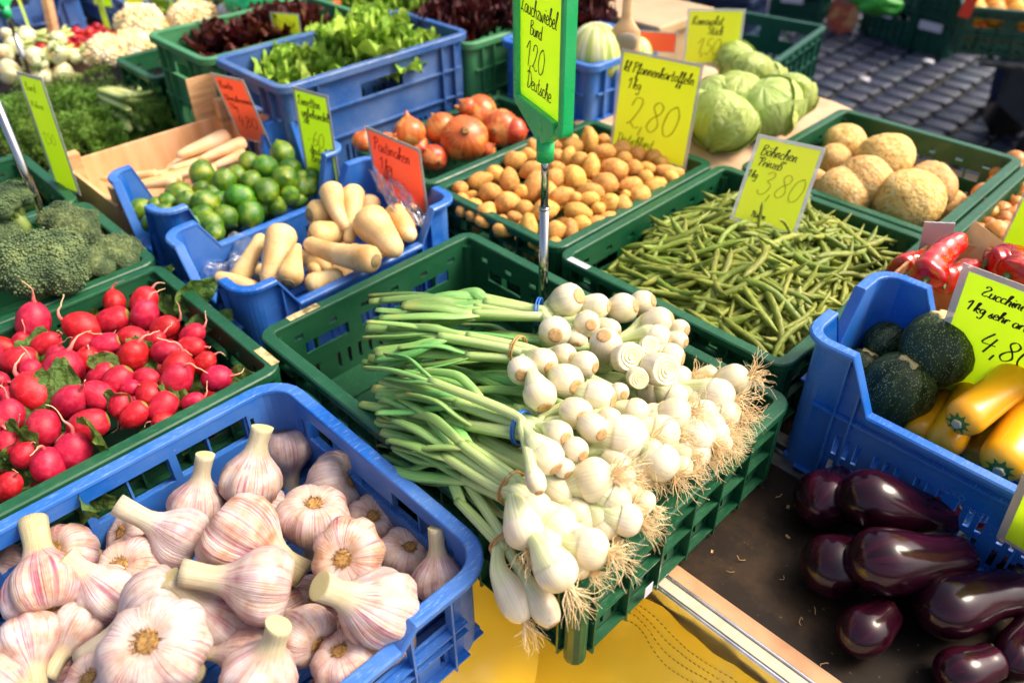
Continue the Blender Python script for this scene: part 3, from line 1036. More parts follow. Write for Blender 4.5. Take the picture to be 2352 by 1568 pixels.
def spring_onion(parent, C, a, R_, band, end, rnd, kind, el=1.0):
    """C bulb centre, a unit vector to the root end, band = where the stems are tied, end = where the leaves end"""
    a = Vector(a).normalized()
    back = (band - C)
    Lb = max(back.length, R_ * 2.4)
    n1 = C - a * R_ * 1.4 * el
    n2 = C - a * R_ * 1.1 * el + back * .55
    sd = (end - band)
    spread = Vector((rnd.gauss(0, .008), rnd.gauss(0, .008), rnd.gauss(0, .006)))
    q1 = band + spread * .5
    q2 = band + sd * .46 + spread * 1.2 + Vector((0, 0, rnd.uniform(-.004, .012)))
    e0 = C + a * R_ * .92 * el
    ctrl = [e0, C + a * R_ * .5 * el, C, C - a * R_ * .55 * el, n1, n2, q1, q2]
    P = smooth_path(ctrl, 7)
    m = len(P) - 1
    dist = [0.0]
    for i in range(m): dist.append(dist[-1] + (P[i + 1] - P[i]).length)
    dc = dist[14]
    nk = {'cut': .36, 'sliced': .38, 'root': .36}[kind]
    tail = {'cut': .90, 'sliced': .42, 'root': .97}[kind]
    lop = rnd.uniform(1.0, 1.4); R_ = R_ * 1.07
    key = [.42, .90, 1.0, .84, .46, .40, .37, .34]
    if kind == 'sliced': key = [.93, .98, 1.0, .86, .5, .40, .37, .34]
    if kind == 'root': key = [.18, .86, 1.0, .84, .46, .40, .37, .34]
    rad = []
    for i in range(m + 1):
        x = (dist[i] - dc) / (R_ * el)
        if x < 0:
            xx = x / max(dc / (R_ * el), 1e-6) * tail
            r0 = math.sqrt(max(.02, 1 - xx * xx))
        else:
            r0 = nk + (1 - nk) * math.exp(-(x / lop) ** 2.3)
        rad.append(r0 * R_ if x < 1.2 else max(r0 * R_ * (1 - .12 * min(1, (x - 1.2) / 6)), .0055))
    wob = rnd.uniform(0, 6)
    b = MB().tube(P, rad, 20, v0=0, v1=1, mod=lambda an, t: 1 + .025 * math.sin(2 * an + wob) + .012 * math.sin(5 * an + wob * 3 + 8 * t)).build('bulb', MAT['sonion'], parent)
    tip = e0
    if kind == 'cut':
        sc = MB()
        tu = a.orthogonal().normalized(); tv = a.cross(tu)
        rows = [[sc.vert(tip + a * dz * R_ + (tu * math.cos(k * .5236) + tv * math.sin(k * .5236)) * rr * R_) for k in range(12)] for rr, dz in ((.475, -.04), (.455, .03), (.28, .055), (.05, .05))]
        sc.rows(rows, cap=False); sc.f.append(rows[-1])
        sc.build('root_scar', MAT['scar'], b)
    elif kind == 'root':
        root_hairs(tip, a, R_, rnd).build('roots', MAT['hair'], b, smooth=True)
    elif kind == 'sliced':
        sc = MB()
        tu = a.orthogonal().normalized(); tv = a.cross(tu)
        rows = []
        for rr, dz in ((.91, 0), (.84, .06), (.66, .03), (.60, .10), (.44, .04), (.38, .13), (.22, .06), (.16, .16), (.02, .12)):
            rows.append([sc.vert(tip + a * dz * R_ + (tu * math.cos(k * .3927) + tv * math.sin(k * .3927)) * rr * R_ * (1 + .05 * math.sin(3 * k * .39 + rr * 9)), (0, 0, float(len(rows) % 2))) for k in range(16)])
        sc.rows(rows, cap=False); sc.f.append(rows[-1])
        sc.build('sliced_rings', MAT['slice'], b, smooth=False)
    # leaves
    for k in range(rnd.choice((3, 3, 4))):
        jit = Vector((rnd.gauss(0, .008), rnd.gauss(0, .008), rnd.gauss(0, .007)))
        e = end + jit * 1.6 + sd * rnd.uniform(-.12, .06)
        mid = q2 + (e - q2) * .5 + jit * .5 + Vector((0, 0, rnd.uniform(-.002, .008)))
        PP = smooth_path([q2 - (q2 - q1) * .12, q2 + (mid - q2) * .35 + jit * .2, mid, e], 5)
        mm = len(PP) - 1
        w = max(R_ * .29, .005) * rnd.uniform(.8, 1.3)
        MB().tube(PP, [w * (.75 + .5 * math.sin(math.pi * min(1, i / mm * .8 + .1))) for i in range(mm + 1)], 9,
                  flat=rnd.uniform(.3, .62), updir=(rnd.gauss(0, .5), rnd.gauss(0, .5), 1)).build('leaf', MAT['oleaf'], b)
    return b


def bunch(label, band, bmat, end, items, zb, seed, loop=True):
    rnd = random.Random(seed)
    B = bp(*band[:2], band[2])
    E_ = bp(*end[:2], end[2])
    root = thing('spring_onion_bunch', label, 'spring onions', (0, 0, 0), 'bunches of spring onions in the green crate')
    mid = (B + E_) / 2
    root.location = (B.x, B.y, ZB)
    bpy.context.view_layer.update()
    inv = Matrix.Translation(-root.location)
    objs = []
    for it in items:
        cf, x, y, r, kind, rx, ry = it[:7]
        z = zb + (it[7] if len(it) > 7 else 0)
        el = it[8] if len(it) > 8 else 1.0
        u, v = cf(x, y)
        C = bp(u, v, z)
        sc = {c4: .293, c5: .2746, c7: .3296}[cf]
        R_ = px2m(r * sc, C)
        dx, dy = rx - x, -(ry - y)
        if kind in ('cut', 'sliced'):
            L = math.hypot(dx, dy) / r
            L = min(L, .92)
            tz = math.sqrt(max(.05, 1 - L * L))
            k = 1 / max(math.hypot(dx, dy), 1e-6)
            a = cdir(dx * k * L, dy * k * L, tz)
        else:
            k = 1 / math.hypot(dx, dy)
            a = cdir(dx * k, dy * k, rnd.uniform(.2, .6)); R_ *= 1.08
        nb = len(items)
        jit = Vector((rnd.gauss(0, .007), rnd.gauss(0, .007), rnd.gauss(0, .005)))
        b = spring_onion(root, C, a, R_, B + jit, E_ + jit * 2.6, rnd, kind, el)
        b.matrix_basis = inv
    if bmat:
        ax = (E_ - B).normalized()
        c0 = sum((bp(*it[0](it[1], it[2]), zb) for it in items), Vector()) / len(items)
        ax = ((B - c0).normalized() + ax).normalized()
        tu = ax.orthogonal().normalized(); tv = ax.cross(tu)
        for off in (0, .0035):
            P = [B + ax * off + (tu * math.cos(k * .2618) * .0185 + tv * math.sin(k * .2618) * .016) for k in range(25)]
            o = MB().tube(P, .0012, 6, cap=False).build('rubber_band', bmat, root)
            o.matrix_basis = inv
    return root


BL, TN = MAT['band_blue'], MAT['band_tan']
bunch('spring onion bunch tied with a blue band lying on top by the price sign pole', (1240, 716, .045), BL, (925, 690, .045), [
    (c4, 735, 195, 125, 'cut', 815, 168, .005), (c4, 960, 245, 98, 'cut', 1050, 248), (c4, 880, 380, 98, 'cut', 905, 392, .006), (c4, 625, 445, 118, 'cut', 625, 475, .01),
    (c4, 1165, 258, 112, 'cut', 1258, 240, -.01), (c4, 1320, 218, 96, 'cut', 1395, 200, -.02), (c4, 795, 510, 86, 'cut', 785, 560, -.012), (c4, 1060, 430, 82, 'cut', 1130, 465, -.015)], .055, 1)
bunch('spring onion bunch tied with a tan band, second from the sign pole', (1192, 806, .06), TN, (868, 775, .04), [
    (c4, 365, 750, 108, 'cut', 365, 785, .012), (c4, 540, 690, 108, 'cut', 590, 728, .008), (c4, 710, 630, 88, 'cut', 765, 648), (c4, 870, 700, 96, 'cut', 945, 722),
    (c4, 720, 830, 130, 'cut', 790, 875, .008), (c4, 510, 940, 126, 'cut', 545, 1040, .012), (c4, 970, 960, 132, 'cut', 1085, 988), (c4, 1135, 920, 72, 'cut', 1165, 935, -.01)], .075, 2)
bunch('spring onion bunch tied with a blue band at the middle of the pile', (1200, 982, .065), BL, (872, 905, .035), [
    (c4, 800, 1085, 118, 'cut', 845, 1112), (c4, 660, 1250, 106, 'cut', 712, 1272, .006), (c4, 565, 1430, 130, 'cut', 640, 1515, .012), (c4, 930, 1200, 112, 'cut', 990, 1245),
    (c4, 790, 1370, 98, 'cut', 845, 1412), (c4, 1070, 1120, 76, 'cut', 1120, 1142, -.01), (c4, 700, 1510, 82, 'cut', 735, 1560, -.01), (c5, 510, 160, 82, 'cut', 530, 222, .02, 1.4)], .085, 3)
bunch('spring onion bunch with sliced bulbs showing white rings', (1372, 822, .02), None, (1040, 800, .0), [
    (c4, 1025, 540, 122, 'cut', 1000, 470, .012), (c4, 1190, 650, 118, 'sliced', 1210, 640, .02), (c4, 1360, 560, 74, 'sliced', 1365, 545, .01), (c4, 1430, 735, 128, 'sliced', 1485, 745, .02),
    (c4, 1270, 800, 80, 'sliced', 1275, 815, .02), (c4, 1440, 490, 98, 'cut', 1530, 510), (c4, 1450, 370, 112, 'cut', 1578, 335, -.008), (c4, 1605, 425, 76, 'cut', 1655, 435, -.01), (c4, 1600, 515, 70, 'cut', 1650, 530, -.01), (c4, 1540, 640, 102, 'cut', 1635, 662)], .05, 4)
bunch('spring onion bunch with hairy roots at the right back corner of its crate', (1430, 880, .0), None, (1060, 860, -.03), [
    (c7, 1430, 725, 88, 'root', 1490, 712), (c7, 1820, 730, 100, 'root', 1950, 690, .005), (c7, 1700, 850, 112, 'root', 1810, 880, .01), (c7, 1635, 700, 66, 'root', 1700, 685, -.01), (c7, 1500, 775, 88, 'root', 1580, 800, -.01),
    (c7, 1390, 860, 92, 'root', 1470, 900, .005), (c7, 1240, 830, 82, 'root', 1290, 880), (c7, 1640, 1060, 104, 'root', 1740, 1075), (c7, 1560, 880, 90, 'root', 1650, 920), (c7, 1600, 970, 90, 'root', 1690, 990, .005), (c7, 1760, 970, 90, 'root', 1850, 990), (c7, 1330, 780, 85, 'root', 1400, 820)], .022, 5)
bunch('spring onion bunch with hairy roots along the right rim of its crate', (1380, 985, .03), None, (1010, 930, -.01), [
    (c7, 1410, 980, 114, 'root', 1520, 960, .01), (c7, 1120, 960, 94, 'root', 1232, 982, .01), (c7, 1060, 1145, 152, 'root', 1205, 1165, .018), (c7, 1310, 1110, 118, 'root', 1430, 1130, .012), (c7, 1560, 1140, 112, 'root', 1690, 1180),
    (c7, 1730, 1180, 64, 'root', 1790, 1215, -.012), (c7, 1430, 1225, 90, 'root', 1520, 1250, -.005), (c7, 1130, 1275, 112, 'root', 1215, 1262, -.005), (c7, 880, 1215, 76, 'root', 920, 1275), (c7, 1250, 1010, 100, 'root', 1340, 1030), (c7, 1490, 1060, 95, 'root', 1580, 1080), (c7, 1350, 1210, 100, 'root', 1440, 1240, -.008), (c7, 1230, 1190, 100, 'root', 1310, 1220), (c7, 1560, 1250, 85, 'root', 1640, 1280, -.01), (c7, 1690, 1110, 85, 'root', 1780, 1120, -.008)], .045, 6)
bunch('spring onion bunch with long roots in front of the middle bunch', (1215, 1085, .03), None, (900, 960, .0), [
    (c7, 1300, 1310, 122, 'root', 1420, 1400, .005), (c7, 1450, 1335, 70, 'root', 1505, 1345, -.01), (c5, 1000, 145, 166, 'root', 1150, 100, .016), (c5, 1240, 125, 104, 'root', 1315, 135), (c5, 1180, 320, 128, 'root', 1295, 372, .004),
    (c5, 1280, 480, 122, 'root', 1405, 512), (c5, 1100, 540, 104, 'root', 1150, 600, -.01), (c5, 1300, 240, 90, 'root', 1380, 300, -.012), (c5, 1060, 310, 110, 'root', 1160, 350, -.005), (c5, 1160, 420, 110, 'root', 1260, 450, -.008), (c5, 1420, 70, 100, 'root', 1510, 110, -.005), (c5, 1420, 330, 90, 'root', 1500, 370, -.015), (c7, 1000, 1290, 100, 'root', 1090, 1330)], .052, 7)
bunch('spring onion bunch tied with a tan band at the front left of the pile', (1178, 1122, .045), TN, (935, 985, .01), [
    (c5, 740, 260, 132, 'root', 860, 330), (c5, 500, 385, 136, 'root', 575, 440, .01), (c5, 410, 570, 152, 'root', 470, 740, .008), (c5, 700, 530, 142, 'root', 815, 630), (c5, 960, 500, 104, 'root', 945, 580, -.01),
    (c5, 970, 720, 152, 'root', 1100, 742), (c5, 690, 915, 158, 'root', 765, 1020, .002), (c5, 860, 410, 115, 'root', 950, 460, -.005), (c5, 840, 640, 120, 'root', 930, 690, -.008), (c5, 620, 690, 125, 'root', 700, 760, -.004), (c5, 880, 850, 110, 'root', 980, 900, -.015)], .05, 8)
bunch('spring onion bunch of two long white bulbs hanging over the near corner', (1165, 1248, .02), TN, (1005, 1020, .0), [
    (c5, 330, 1150, 128, 'root', 470, 1400, 0, 1.5), (c5, 570, 1205, 120, 'cut', 640, 1300, 0, 1.5)], .0, 9)
bunch('spring onion bunch lying deep with only pale leaves showing at the left', (1120, 1170, .0), None, (905, 975, -.01), [
    (c5, 300, 640, 90, 'cut', 330, 720, -.03), (c5, 250, 560, 90, 'cut', 330, 600, -.03), (c5, 800, 640, 100, 'root', 850, 700, -.03), (c5, 420, 700, 100, 'root', 480, 760, -.03)], .01, 10)
bunch('spring onion bunch at the bottom of the crate with leaf ends at the far left', (1250, 880, -.06), None, (850, 880, -.07), [
    (c4, 900, 800, 110, 'cut', 1000, 840), (c4, 1100, 900, 110, 'cut', 1200, 940), (c4, 1000, 1000, 110, 'cut', 1100, 1050), (c4, 1250, 1000, 110, 'root', 1350, 1050), (c4, 1400, 1100, 110, 'root', 1500, 1150), (c7, 1500, 900, 100, 'root', 1600, 950)], -.03, 11)
bunch('spring onion bunch under the blue banded ones with limp grey green leaves', (1150, 1000, -.03), None, (880, 950, -.05), [
    (c4, 600, 1100, 110, 'cut', 700, 1150), (c4, 750, 1250, 110, 'cut', 850, 1300), (c4, 900, 1350, 110, 'root', 1000, 1400), (c5, 700, 380, 110, 'root', 800, 430), (c5, 900, 320, 110, 'root', 1000, 380)], .0, 12)

def place(mb, name, mat, loc, label, cat, group=None, parent=None, smooth=True):
    loc = Vector(loc)
    mb.v = [tuple(Vector(p) - loc) for p in mb.v]
    o = mb.build(name, mat, parent, smooth)
    if parent is None:
        o.location = loc
        tag(o, label, cat, group)
    return o


# ------------------------------------------------------------------ green beans
MAT['bean'] = simple('bean_skin', [(.3, '#5e6e1c'), (.5, '#7a8830'), (.75, '#98a24c')], 18, .48, .2, .02, bump=.2, bscale=60, bdist=.002, vs=(.6, 3, 3), spec=.4)
MAT['beantip'] = simple('bean_tip', '#8a7a3a', 10, .7)


def bean_mb(seed):
    rr = random.Random(seed)
    k, k2 = rr.uniform(-.75, .75), rr.uniform(-.5, .5)
    pts, rad = [], []
    for i in range(15):
        t = i / 14
        x = t - .5
        pts.append((x, k * (x * x - .08) + k2 * x ** 3 * 2, .12 * rr.uniform(-1, 1) * 0 + .04 * math.sin(3 * t + seed)))
        r = .045 * min(1, (t / .12) ** .6 if t < .12 else 1, ((1 - t) / .16) ** .7 if t > .84 else 1)
        rad.append(max(.006, r * (1 + .10 * math.sin(t * 42 + seed))))
    return MB().tube(pts, rad, 7, flat=.82)


BEAN = [bean_mb(s).mesh('bean') for s in range(9)]


def bean_surf(x, y):
    a = max(0, 1 - ((x - .38) / .24) ** 2) * max(0, 1 - ((y - .70) / .30) ** 2)
    return -.062 + .085 * a


def bean_mat(layer):
    while True:
        x, y = random.uniform(.185, .537), random.uniform(.468, .878)
        az = random.gauss(.4, 1.0)
        L = random.uniform(.095, .14)
        dx, dy = math.cos(az) * L / 2, math.sin(az) * L / 2
        if .178 < x + dx < .545 and .178 < x - dx < .545 and .46 < y + dy < .885 and .46 < y - dy < .885: break
    z0, z1 = bean_surf(x + dx, y + dy), bean_surf(x - dx, y - dy)
    d = Vector((2 * dx, 2 * dy, (z0 - z1) + random.gauss(0, .008)))
    q = Vector((1, 0, 0)).rotation_difference(d.normalized()) @ Quaternion((1, 0, 0), random.uniform(0, 6.28))
    return TRS((x, y, bean_surf(x, y) - layer), q, L)


for k in range(296):
    o = ob('green_bean', BEAN[k % 9], MAT['bean'], None, bean_mat(random.choice((-.004, 0, .003, .007, .012))))
    tag(o, 'slender green bean lying in the heap in the bean crate', 'green bean', 'green beans in the green crate')
mb = MB()
for k in range(330):
    src = bean_mb(k % 9)
    M_ = bean_mat(random.uniform(.014, .028))
    b0 = len(mb.v)
    for p, s in zip(src.v, src.st): mb.vert(M_ @ Vector(p), s)
    mb.f += [[b0 + i for i in fc] for fc in src.f]
mb.box(.18, .54, .465, .88, -.126, -.088)
o = mb.build('bean_heap', MAT['bean'])
tag(o, 'mass of green beans underneath the top layer in the bean crate', 'beans', None, 'stuff')
# stray beans standing up against the card and over the rim
for (u0, v0, z0), (u1, v1, z1) in (((1748, 475, .06), (1747, 545, .01)), ((1790, 497, .06), (1832, 560, .01)), ((1710, 640, .05), (1770, 560, .045))):
    a, b = bp(u0, v0, z0), bp(u1, v1, z1)
    d = b - a
    o = ob('green_bean', BEAN[int(u0) % 9], MAT['bean'], None, TRS((a + b) / 2, Vector((1, 0, 0)).rotation_difference(d.normalized()), max(.07, d.length)))
    tag(o, 'green bean sticking up out of the heap in the bean crate', 'green bean', 'beans sticking up')

# ------------------------------------------------------------------ parsnips
nt = NT('parsnip_skin')
st = nt.coord('st', (1, 1, 1), False)
rg = nt.noise(nt.coord('st', (1.2, 1.2, 26)), 1.2, 4, .7)
col = nt.ramp(nt.noise(nt.coord('Object'), 22, 4), [(.3, '#cf9f5e'), (.55, '#e2bf84'), (.75, '#ecd3a4')])
col = nt.mix(nt.ramp(rg, [(.58, 0.0), (.72, .7)]), col, '#b07a3e')
col = nt.vary(col, .06, .006)
nt.bump(rg, .25, .004)
MAT['parsnip'] = nt.fin(col, .5, spec=.35, sss=.08, sssr=(.01, .006, .003))
MAT['crown'] = simple('parsnip_crown', [(.35, '#6f5a34'), (.65, '#b7a172')], 120, .8, .05, bump=.5, bscale=300)
f = crop(400, 400, 1.568)


def parsnip(x0, y0, r0, x1, y1, r1, z0, z1, label, cap=True):
    a, b = bp(*f(x0, y0), z0), bp(*f(x1, y1), z1)
    R0, R1 = px2m(r0 * .3662, a), px2m(r1 * .3662, b)
    d = (b - a).normalized()
    sh = [(-.62, .30), (-.58, .52), (-.42, .80), (-.1, 1.0), (.35, 1.0)]
    pts, rad = [], []
    for s, k in sh:
        pts.append(a + d * (s * R0)); rad.append(R0 * k)
    L = (b - a).length
    side = d.orthogonal().normalized() * random.uniform(-.05, .05) * L
    for k in range(1, 12):
        t = k / 11
        s = .35 * R0 + (L - .35 * R0) * t
        pts.append(a + d * s + side * math.sin(t * 3.1)); rad.append(R0 + (R1 - R0) * t ** .9)
    for s, k in ((.5, .75), (.8, .35)):
        pts.append(b + d * (s * R1)); rad.append(R1 * k)
    o = place(MB().tube(pts, rad, 18, mod=lambda an, t: 1 + .012 * math.sin(3 * an + 5 * t)), 'parsnip', MAT['parsnip'], a, label, 'parsnip', 'parsnips in the blue crate')
    if cap:
        m = MB().lathe([(.46, -.60), (.50, -.60), (.47, -.66), (.36, -.62), (.30, -.70), (.05, -.72)], 16)
        ob('crown', m.mesh('crown'), MAT['crown'], o, TRS((0, 0, 0), aim(d), R0))
    return o


for a in ((1450, 575, 76, 1545, 800, 32, .035, .005, 'upright parsnip with its thick end up, left of a pair'),
          (1590, 585, 70, 1560, 880, 34, .028, -.01, 'upright parsnip with its thick end up, right of a pair'),
          (1140, 850, 98, 1065, 1130, 62, .0, -.04, 'thick straight parsnip lying towards the viewer at the left of its crate'),
          (880, 1110, 66, 1005, 870, 40, -.06, -.02, 'parsnip with a cut white tip leaning on the plastic bag'),
          (1190, 1110, 84, 1240, 920, 26, -.02, .0, 'short parsnip with its crown down at the near corner post'),
          (1360, 715, 88, 1480, 700, 60, .0, -.01, 'parsnip showing its round crown to the left behind the pair'),
          (1370, 850, 88, 1500, 828, 66, -.005, -.01, 'parsnip showing its round crown to the left under the pair'),
          (1690, 1000, 90, 1320, 905, 50, .012, .0, 'long parsnip lying across the front of the pile'),
          (1700, 770, 118, 1840, 930, 70, .012, .01, 'fat pale parsnip lying in the clear bag'),
          (1340, 1160, 74, 1480, 1105, 56, -.035, -.03, 'parsnip with its crown facing the viewer at the near low wall'),
          (960, 1190, 60, 750, 1115, 42, -.06, -.045, 'parsnip with a blunt white tip at the near left corner'),
          (1330, 1010, 62, 1420, 1050, 40, -.05, -.05, 'shaded parsnip under the long lying one'),
          (1340, 1075, 56, 1430, 1030, 40, -.055, -.055, 'small parsnip between the crowns at the near wall'),
          (1560, 1110, 50, 1480, 1060, 36, -.055, -.055, 'parsnip low behind the near wall at the middle'),
          (1700, 640, 62, 1660, 760, 50, .0, -.02, 'parsnip half hidden between the pair and the clear bag'),
          (1850, 720, 74, 1940, 850, 50, .0, .0, 'parsnip inside the clear bag by the red card'),
          (1150, 950, 60, 1300, 1000, 40, -.07, -.07, 'parsnip at the bottom of its crate under the thick straight one'),
          (1500, 950, 60, 1620, 940, 40, -.06, -.06, 'parsnip at the bottom of its crate under the pair'),
          (1000, 1080, 55, 1120, 1100, 40, -.09, -.09, 'parsnip at the bottom near the left corner of its crate'),
          (1600, 1040, 50, 1760, 980, 40, -.065, -.065, 'parsnip at the bottom under the end of the long one')):
    parsnip(*a)

# ------------------------------------------------------------------ onions
nt = NT('big_onion_skin')
st = nt.coord('st', (1, 1, 1), False)
ln = nt.noise(nt.coord('st', (7, 7, .4)), 1.4, 4, .6)
pt = nt.noise(nt.coord('Object'), .9, 2)
col = nt.ramp(ln, [(.3, '#a23a18'), (.5, '#c4582a'), (.7, '#d07a44')])
col = nt.mix(nt.ramp(pt, [(.53, 0.0), (.56, .8)]), col, nt.ramp(ln, [(.35, '#cf8440'), (.65, '#dd9d5c')]))
col = nt.vary(col, .1, .012)
nt.bump(ln, .12, .02)
MAT['bigonion'] = nt.fin(col, .32, spec=.5, coat=.1, coatr=.2)
nt = NT('yellow_onion_skin')
ln = nt.noise(nt.coord('st', (9, 9, .4)), 1.4, 4, .6)
col = nt.ramp(ln, [(.3, '#b05a20'), (.5, '#cd7e36'), (.7, '#dba25a')])
col = nt.mix(nt.ramp(nt.noise(nt.coord('Object'), .8, 2), [(.56, 0.0), (.6, .7)]), col, '#d8b478')
col = nt.vary(col, .14, .02)
nt.bump(ln, .15, .02)
MAT['yonion'] = nt.fin(col, .36, spec=.45)
ONI = []
for s in range(3):
    pr = [(.06, -.93), (.16, -.95)]
    for k in range(1, 13):
        a = math.pi * k / 14.0
        pr.append((math.sin(a) ** .92, -.9 * math.cos(a)))
    pr += [(.34, .93), (.2, 1.02), (.11, 1.14 + .04 * s), (.08, 1.28 + .05 * s)]
    ONI.append(MB().lathe(pr, 24, lambda a, t, s=s: 1 + .03 * math.sin(2 * a + s) + .02 * math.sin(5 * a)).mesh('onion'))
OROOT = MB().lathe([(.15, -.93), (.19, -.96), (.1, -.99), (.02, -.98)], 12).mesh('root_end')
MAT['oroot'] = simple('onion_root_end', [(.4, '#5a3a1c'), (.6, '#96703e')], 12, .9)
f = crop(900, 0, 1.7425)
for k, (x, y, r, d, lab) in enumerate((
        (965, 985, 78, (.2, .6, .5), 'large orange onion behind the red card at the left of its crate'),
        (1285, 925, 112, (-.1, .9, .35), 'large red-orange onion with its pointed neck up'),
        (1320, 1015, 98, (.4, -.2, .3), 'large pale orange onion below the one with the pointed neck'),
        (1505, 895, 112, (-.3, .5, -.2), 'large glossy red onion left of the biggest one'),
        (1668, 968, 166, (-.1, -.1, -.95), 'biggest orange onion with its root end facing the viewer'),
        (1775, 795, 132, (-.75, .2, .1), 'large orange onion at the back with its neck to the left'),
        (1925, 895, 134, (.3, .3, -.6), 'large smooth orange onion at the right of its crate'),
        (2020, 915, 92, (.4, .1, -.3), 'orange onion behind the sign pole at the end of its crate'),
        (1455, 1100, 96, (-.3, .3, -.4), 'orange onion with torn skin low in front'),
        (1690, 745, 62, (-.6, .5, .1), 'small onion neck showing at the back of its crate'),
        (1830, 1050, 60, (.3, .2, .3), 'orange onion low beside the biggest one'),
        (1130, 1000, 80, (.3, .2, .3), 'orange onion behind the top of the red card'))):
    u, v = f(x, y)
    p = inside(u, v, bp(u, v, -.005 if y < 1000 else -.03), -.345, .815)
    s = px2m(r * .3295, p)
    p.z = max(p.z, ZB + .01 + s * .9)
    o = ob('large_onion', ONI[k % 3], MAT['bigonion'], None, TRS(p, aim(cdir(*d), k), s))
    tag(o, lab, 'onion', 'large onions in the green crate')
    ob('root_end', OROOT, MAT['oroot'], o)
f = crop(3600, 500, 2.4133)
for k, (x, y, r) in enumerate(((1100, 360, 112), (1110, 445, 100), (950, 470, 82), (920, 570, 88), (810, 670, 118), (1005, 690, 84), (1060, 610, 74), (1140, 590, 92), (700, 770, 98), (830, 850, 118), (980, 830, 98), (610, 870, 102), (560, 955, 104), (760, 1030, 92), (930, 1040, 126), (1080, 880, 94), (1000, 910, 84), (640, 1010, 66), (1200, 470, 80), (1200, 720, 90), (1120, 760, 80), (1180, 900, 80), (1020, 1000, 80), (850, 960, 80), (700, 900, 70))):
    u, v = f(x, y)
    p = heap(u, v, -.035, .03, .76, 1.13, .2, .24)
    s = px2m(r * .2379, p)
    o = ob('yellow_onion', ONI[k % 3], MAT['yonion'], None, TRS(p, aim(cdir(random.gauss(0, 1), random.gauss(0, 1), random.gauss(0, .7)), k), s))
    tag(o, 'yellow-brown onion in the onion crate beside the celeriac', 'onion', 'yellow onions in the green crate')
for _ in range(30):
    o = ob('yellow_onion', ONI[_ % 3], MAT['yonion'], None, TRS((random.uniform(.62, .93), random.uniform(.95, 1.31), -.09), aim(rnd_quat() @ Vector((0, 0, 1))), .03))
    tag(o, 'yellow-brown onion in the onion crate beside the celeriac', 'onion', 'yellow onions in the green crate')

# ------------------------------------------------------------------ celeriac
nt = NT('celeriac_skin')
vec = nt.coord('Object')
col = nt.ramp(nt.noise(vec, 3.5, 5, .6), [(.3, '#c8964e'), (.5, '#dcb26c'), (.72, '#e8ca90')])
col = nt.mix(nt.ramp(nt.noise(nt.coord('Object', (1, 1, 2.2)), 6, 3), [(.6, 0.0), (.75, .5)]), col, '#b3aa5a')
vo = nt.n('TexVoronoi'); vo.inputs['Scale'].default_value = 8; nt.l(vec, vo.inputs['Vector'])
col = nt.mix(nt.ramp(vo.outputs['Distance'], [(.14, .85), (.28, 0.0)]), col, '#8f5c2c')
nt.bump(nt.noise(vec, 6, 4, .6), .35, .03)
MAT['celeriac'] = nt.fin(nt.vary(col, .08, .01), .6, spec=.3)
CELR = [lump(s, (1, .97, .9), .09, 1.4, 30, 20, .03, 5).mesh('celeriac') for s in (11, 12, 13)]
f = crop(3000, 0, 1.7418)
for k, (x, y, r, z, lab) in enumerate(((665, 1010, 158, -.03, 'celeriac root at the far back corner of its crate'), (590, 1110, 118, -.03, 'celeriac root half hidden by the yellow card with 3,80'),
        (935, 1105, 198, -.015, 'large celeriac root in the middle at the back of its crate'), (800, 1265, 195, .0, 'celeriac root with a round scar in the middle of its crate'),
        (650, 1350, 205, -.02, 'celeriac root at the near left of its crate beside the yellow card'), (1100, 1400, 235, -.01, 'big knobbly celeriac root at the near rim of its crate'),
        (1245, 1295, 190, -.03, 'celeriac root at the right side of its crate'), (465, 1240, 70, -.03, 'celeriac root peeping past the edge of the yellow card'))):
    u, v = f(x, y)
    p = bp(u, v, z + .005)
    s = px2m(r * .3297, p) * 1.0
    o = ob('celeriac', CELR[k % 3], MAT['celeriac'], None, TRS(p, aim((random.gauss(0, .3), random.gauss(0, .3), 1), k * 2), s))
    tag(o, lab, 'celeriac', 'celeriac roots in the green crate')
for k in range(6):
    o = ob('celeriac', CELR[k % 3], MAT['celeriac'], None, TRS((.26 + .11 * (k % 3), .99 + .2 * (k // 3), -.085), aim(rnd_quat() @ Vector((0, 0, 1))), .047))
    tag(o, 'celeriac root underneath the others in the celeriac crate', 'celeriac', 'celeriac roots underneath')

# ------------------------------------------------------------------ zucchini
nt = NT('round_zucchini_skin')
vec = nt.coord('Object')
rib = nt.noise(nt.coord('st', (2.2, 2.2, .35)), 1.6, 3)
col = nt.ramp(rib, [(.35, '#1c2a14'), (.55, '#2e3e1e'), (.72, '#48562c')])
vo = nt.n('TexVoronoi'); vo.inputs['Scale'].default_value = 17; nt.l(nt.coord('Object', (1, 1, .8)), vo.inputs['Vector'])
sz = nt.ramp(nt.noise(vec, 3, 2), [(.3, .16), (.7, .34)])
spk = nt.math('LESS_THAN', vo.outputs['Distance'], sz)
col = nt.mix(nt.math('MULTIPLY', spk, .8), col, '#98a066')
vo2 = nt.n('TexVoronoi'); vo2.inputs['Scale'].default_value = 6; nt.l(vec, vo2.inputs['Vector'])
col = nt.mix(nt.ramp(vo2.outputs['Distance'], [(.09, .9), (.12, 0.0)]), col, '#a3b05e')
nt.bump(rib, .15, .03)
MAT['rzuc'] = nt.fin(col, .4, spec=.35)
MAT['zscar'] = simple('zucchini_stem_scar', [(.3, '#b39a55'), (.6, '#dcc98e')], 20, .75, .04, bump=.4, bscale=60)
MAT['yzuc'] = simple('yellow_zucchini_skin', [(.3, '#e89a10'), (.5, '#f2aa16'), (.75, '#f6bc34')], 6, .32, .06, .004, bump=.08, bscale=16, coat=.2, coatr=.2, bdist=.01)
MAT['zgreen'] = simple('zucchini_green_star', [(.3, '#1d4a1c'), (.6, '#3f7a2a')], 30, .5, .05)
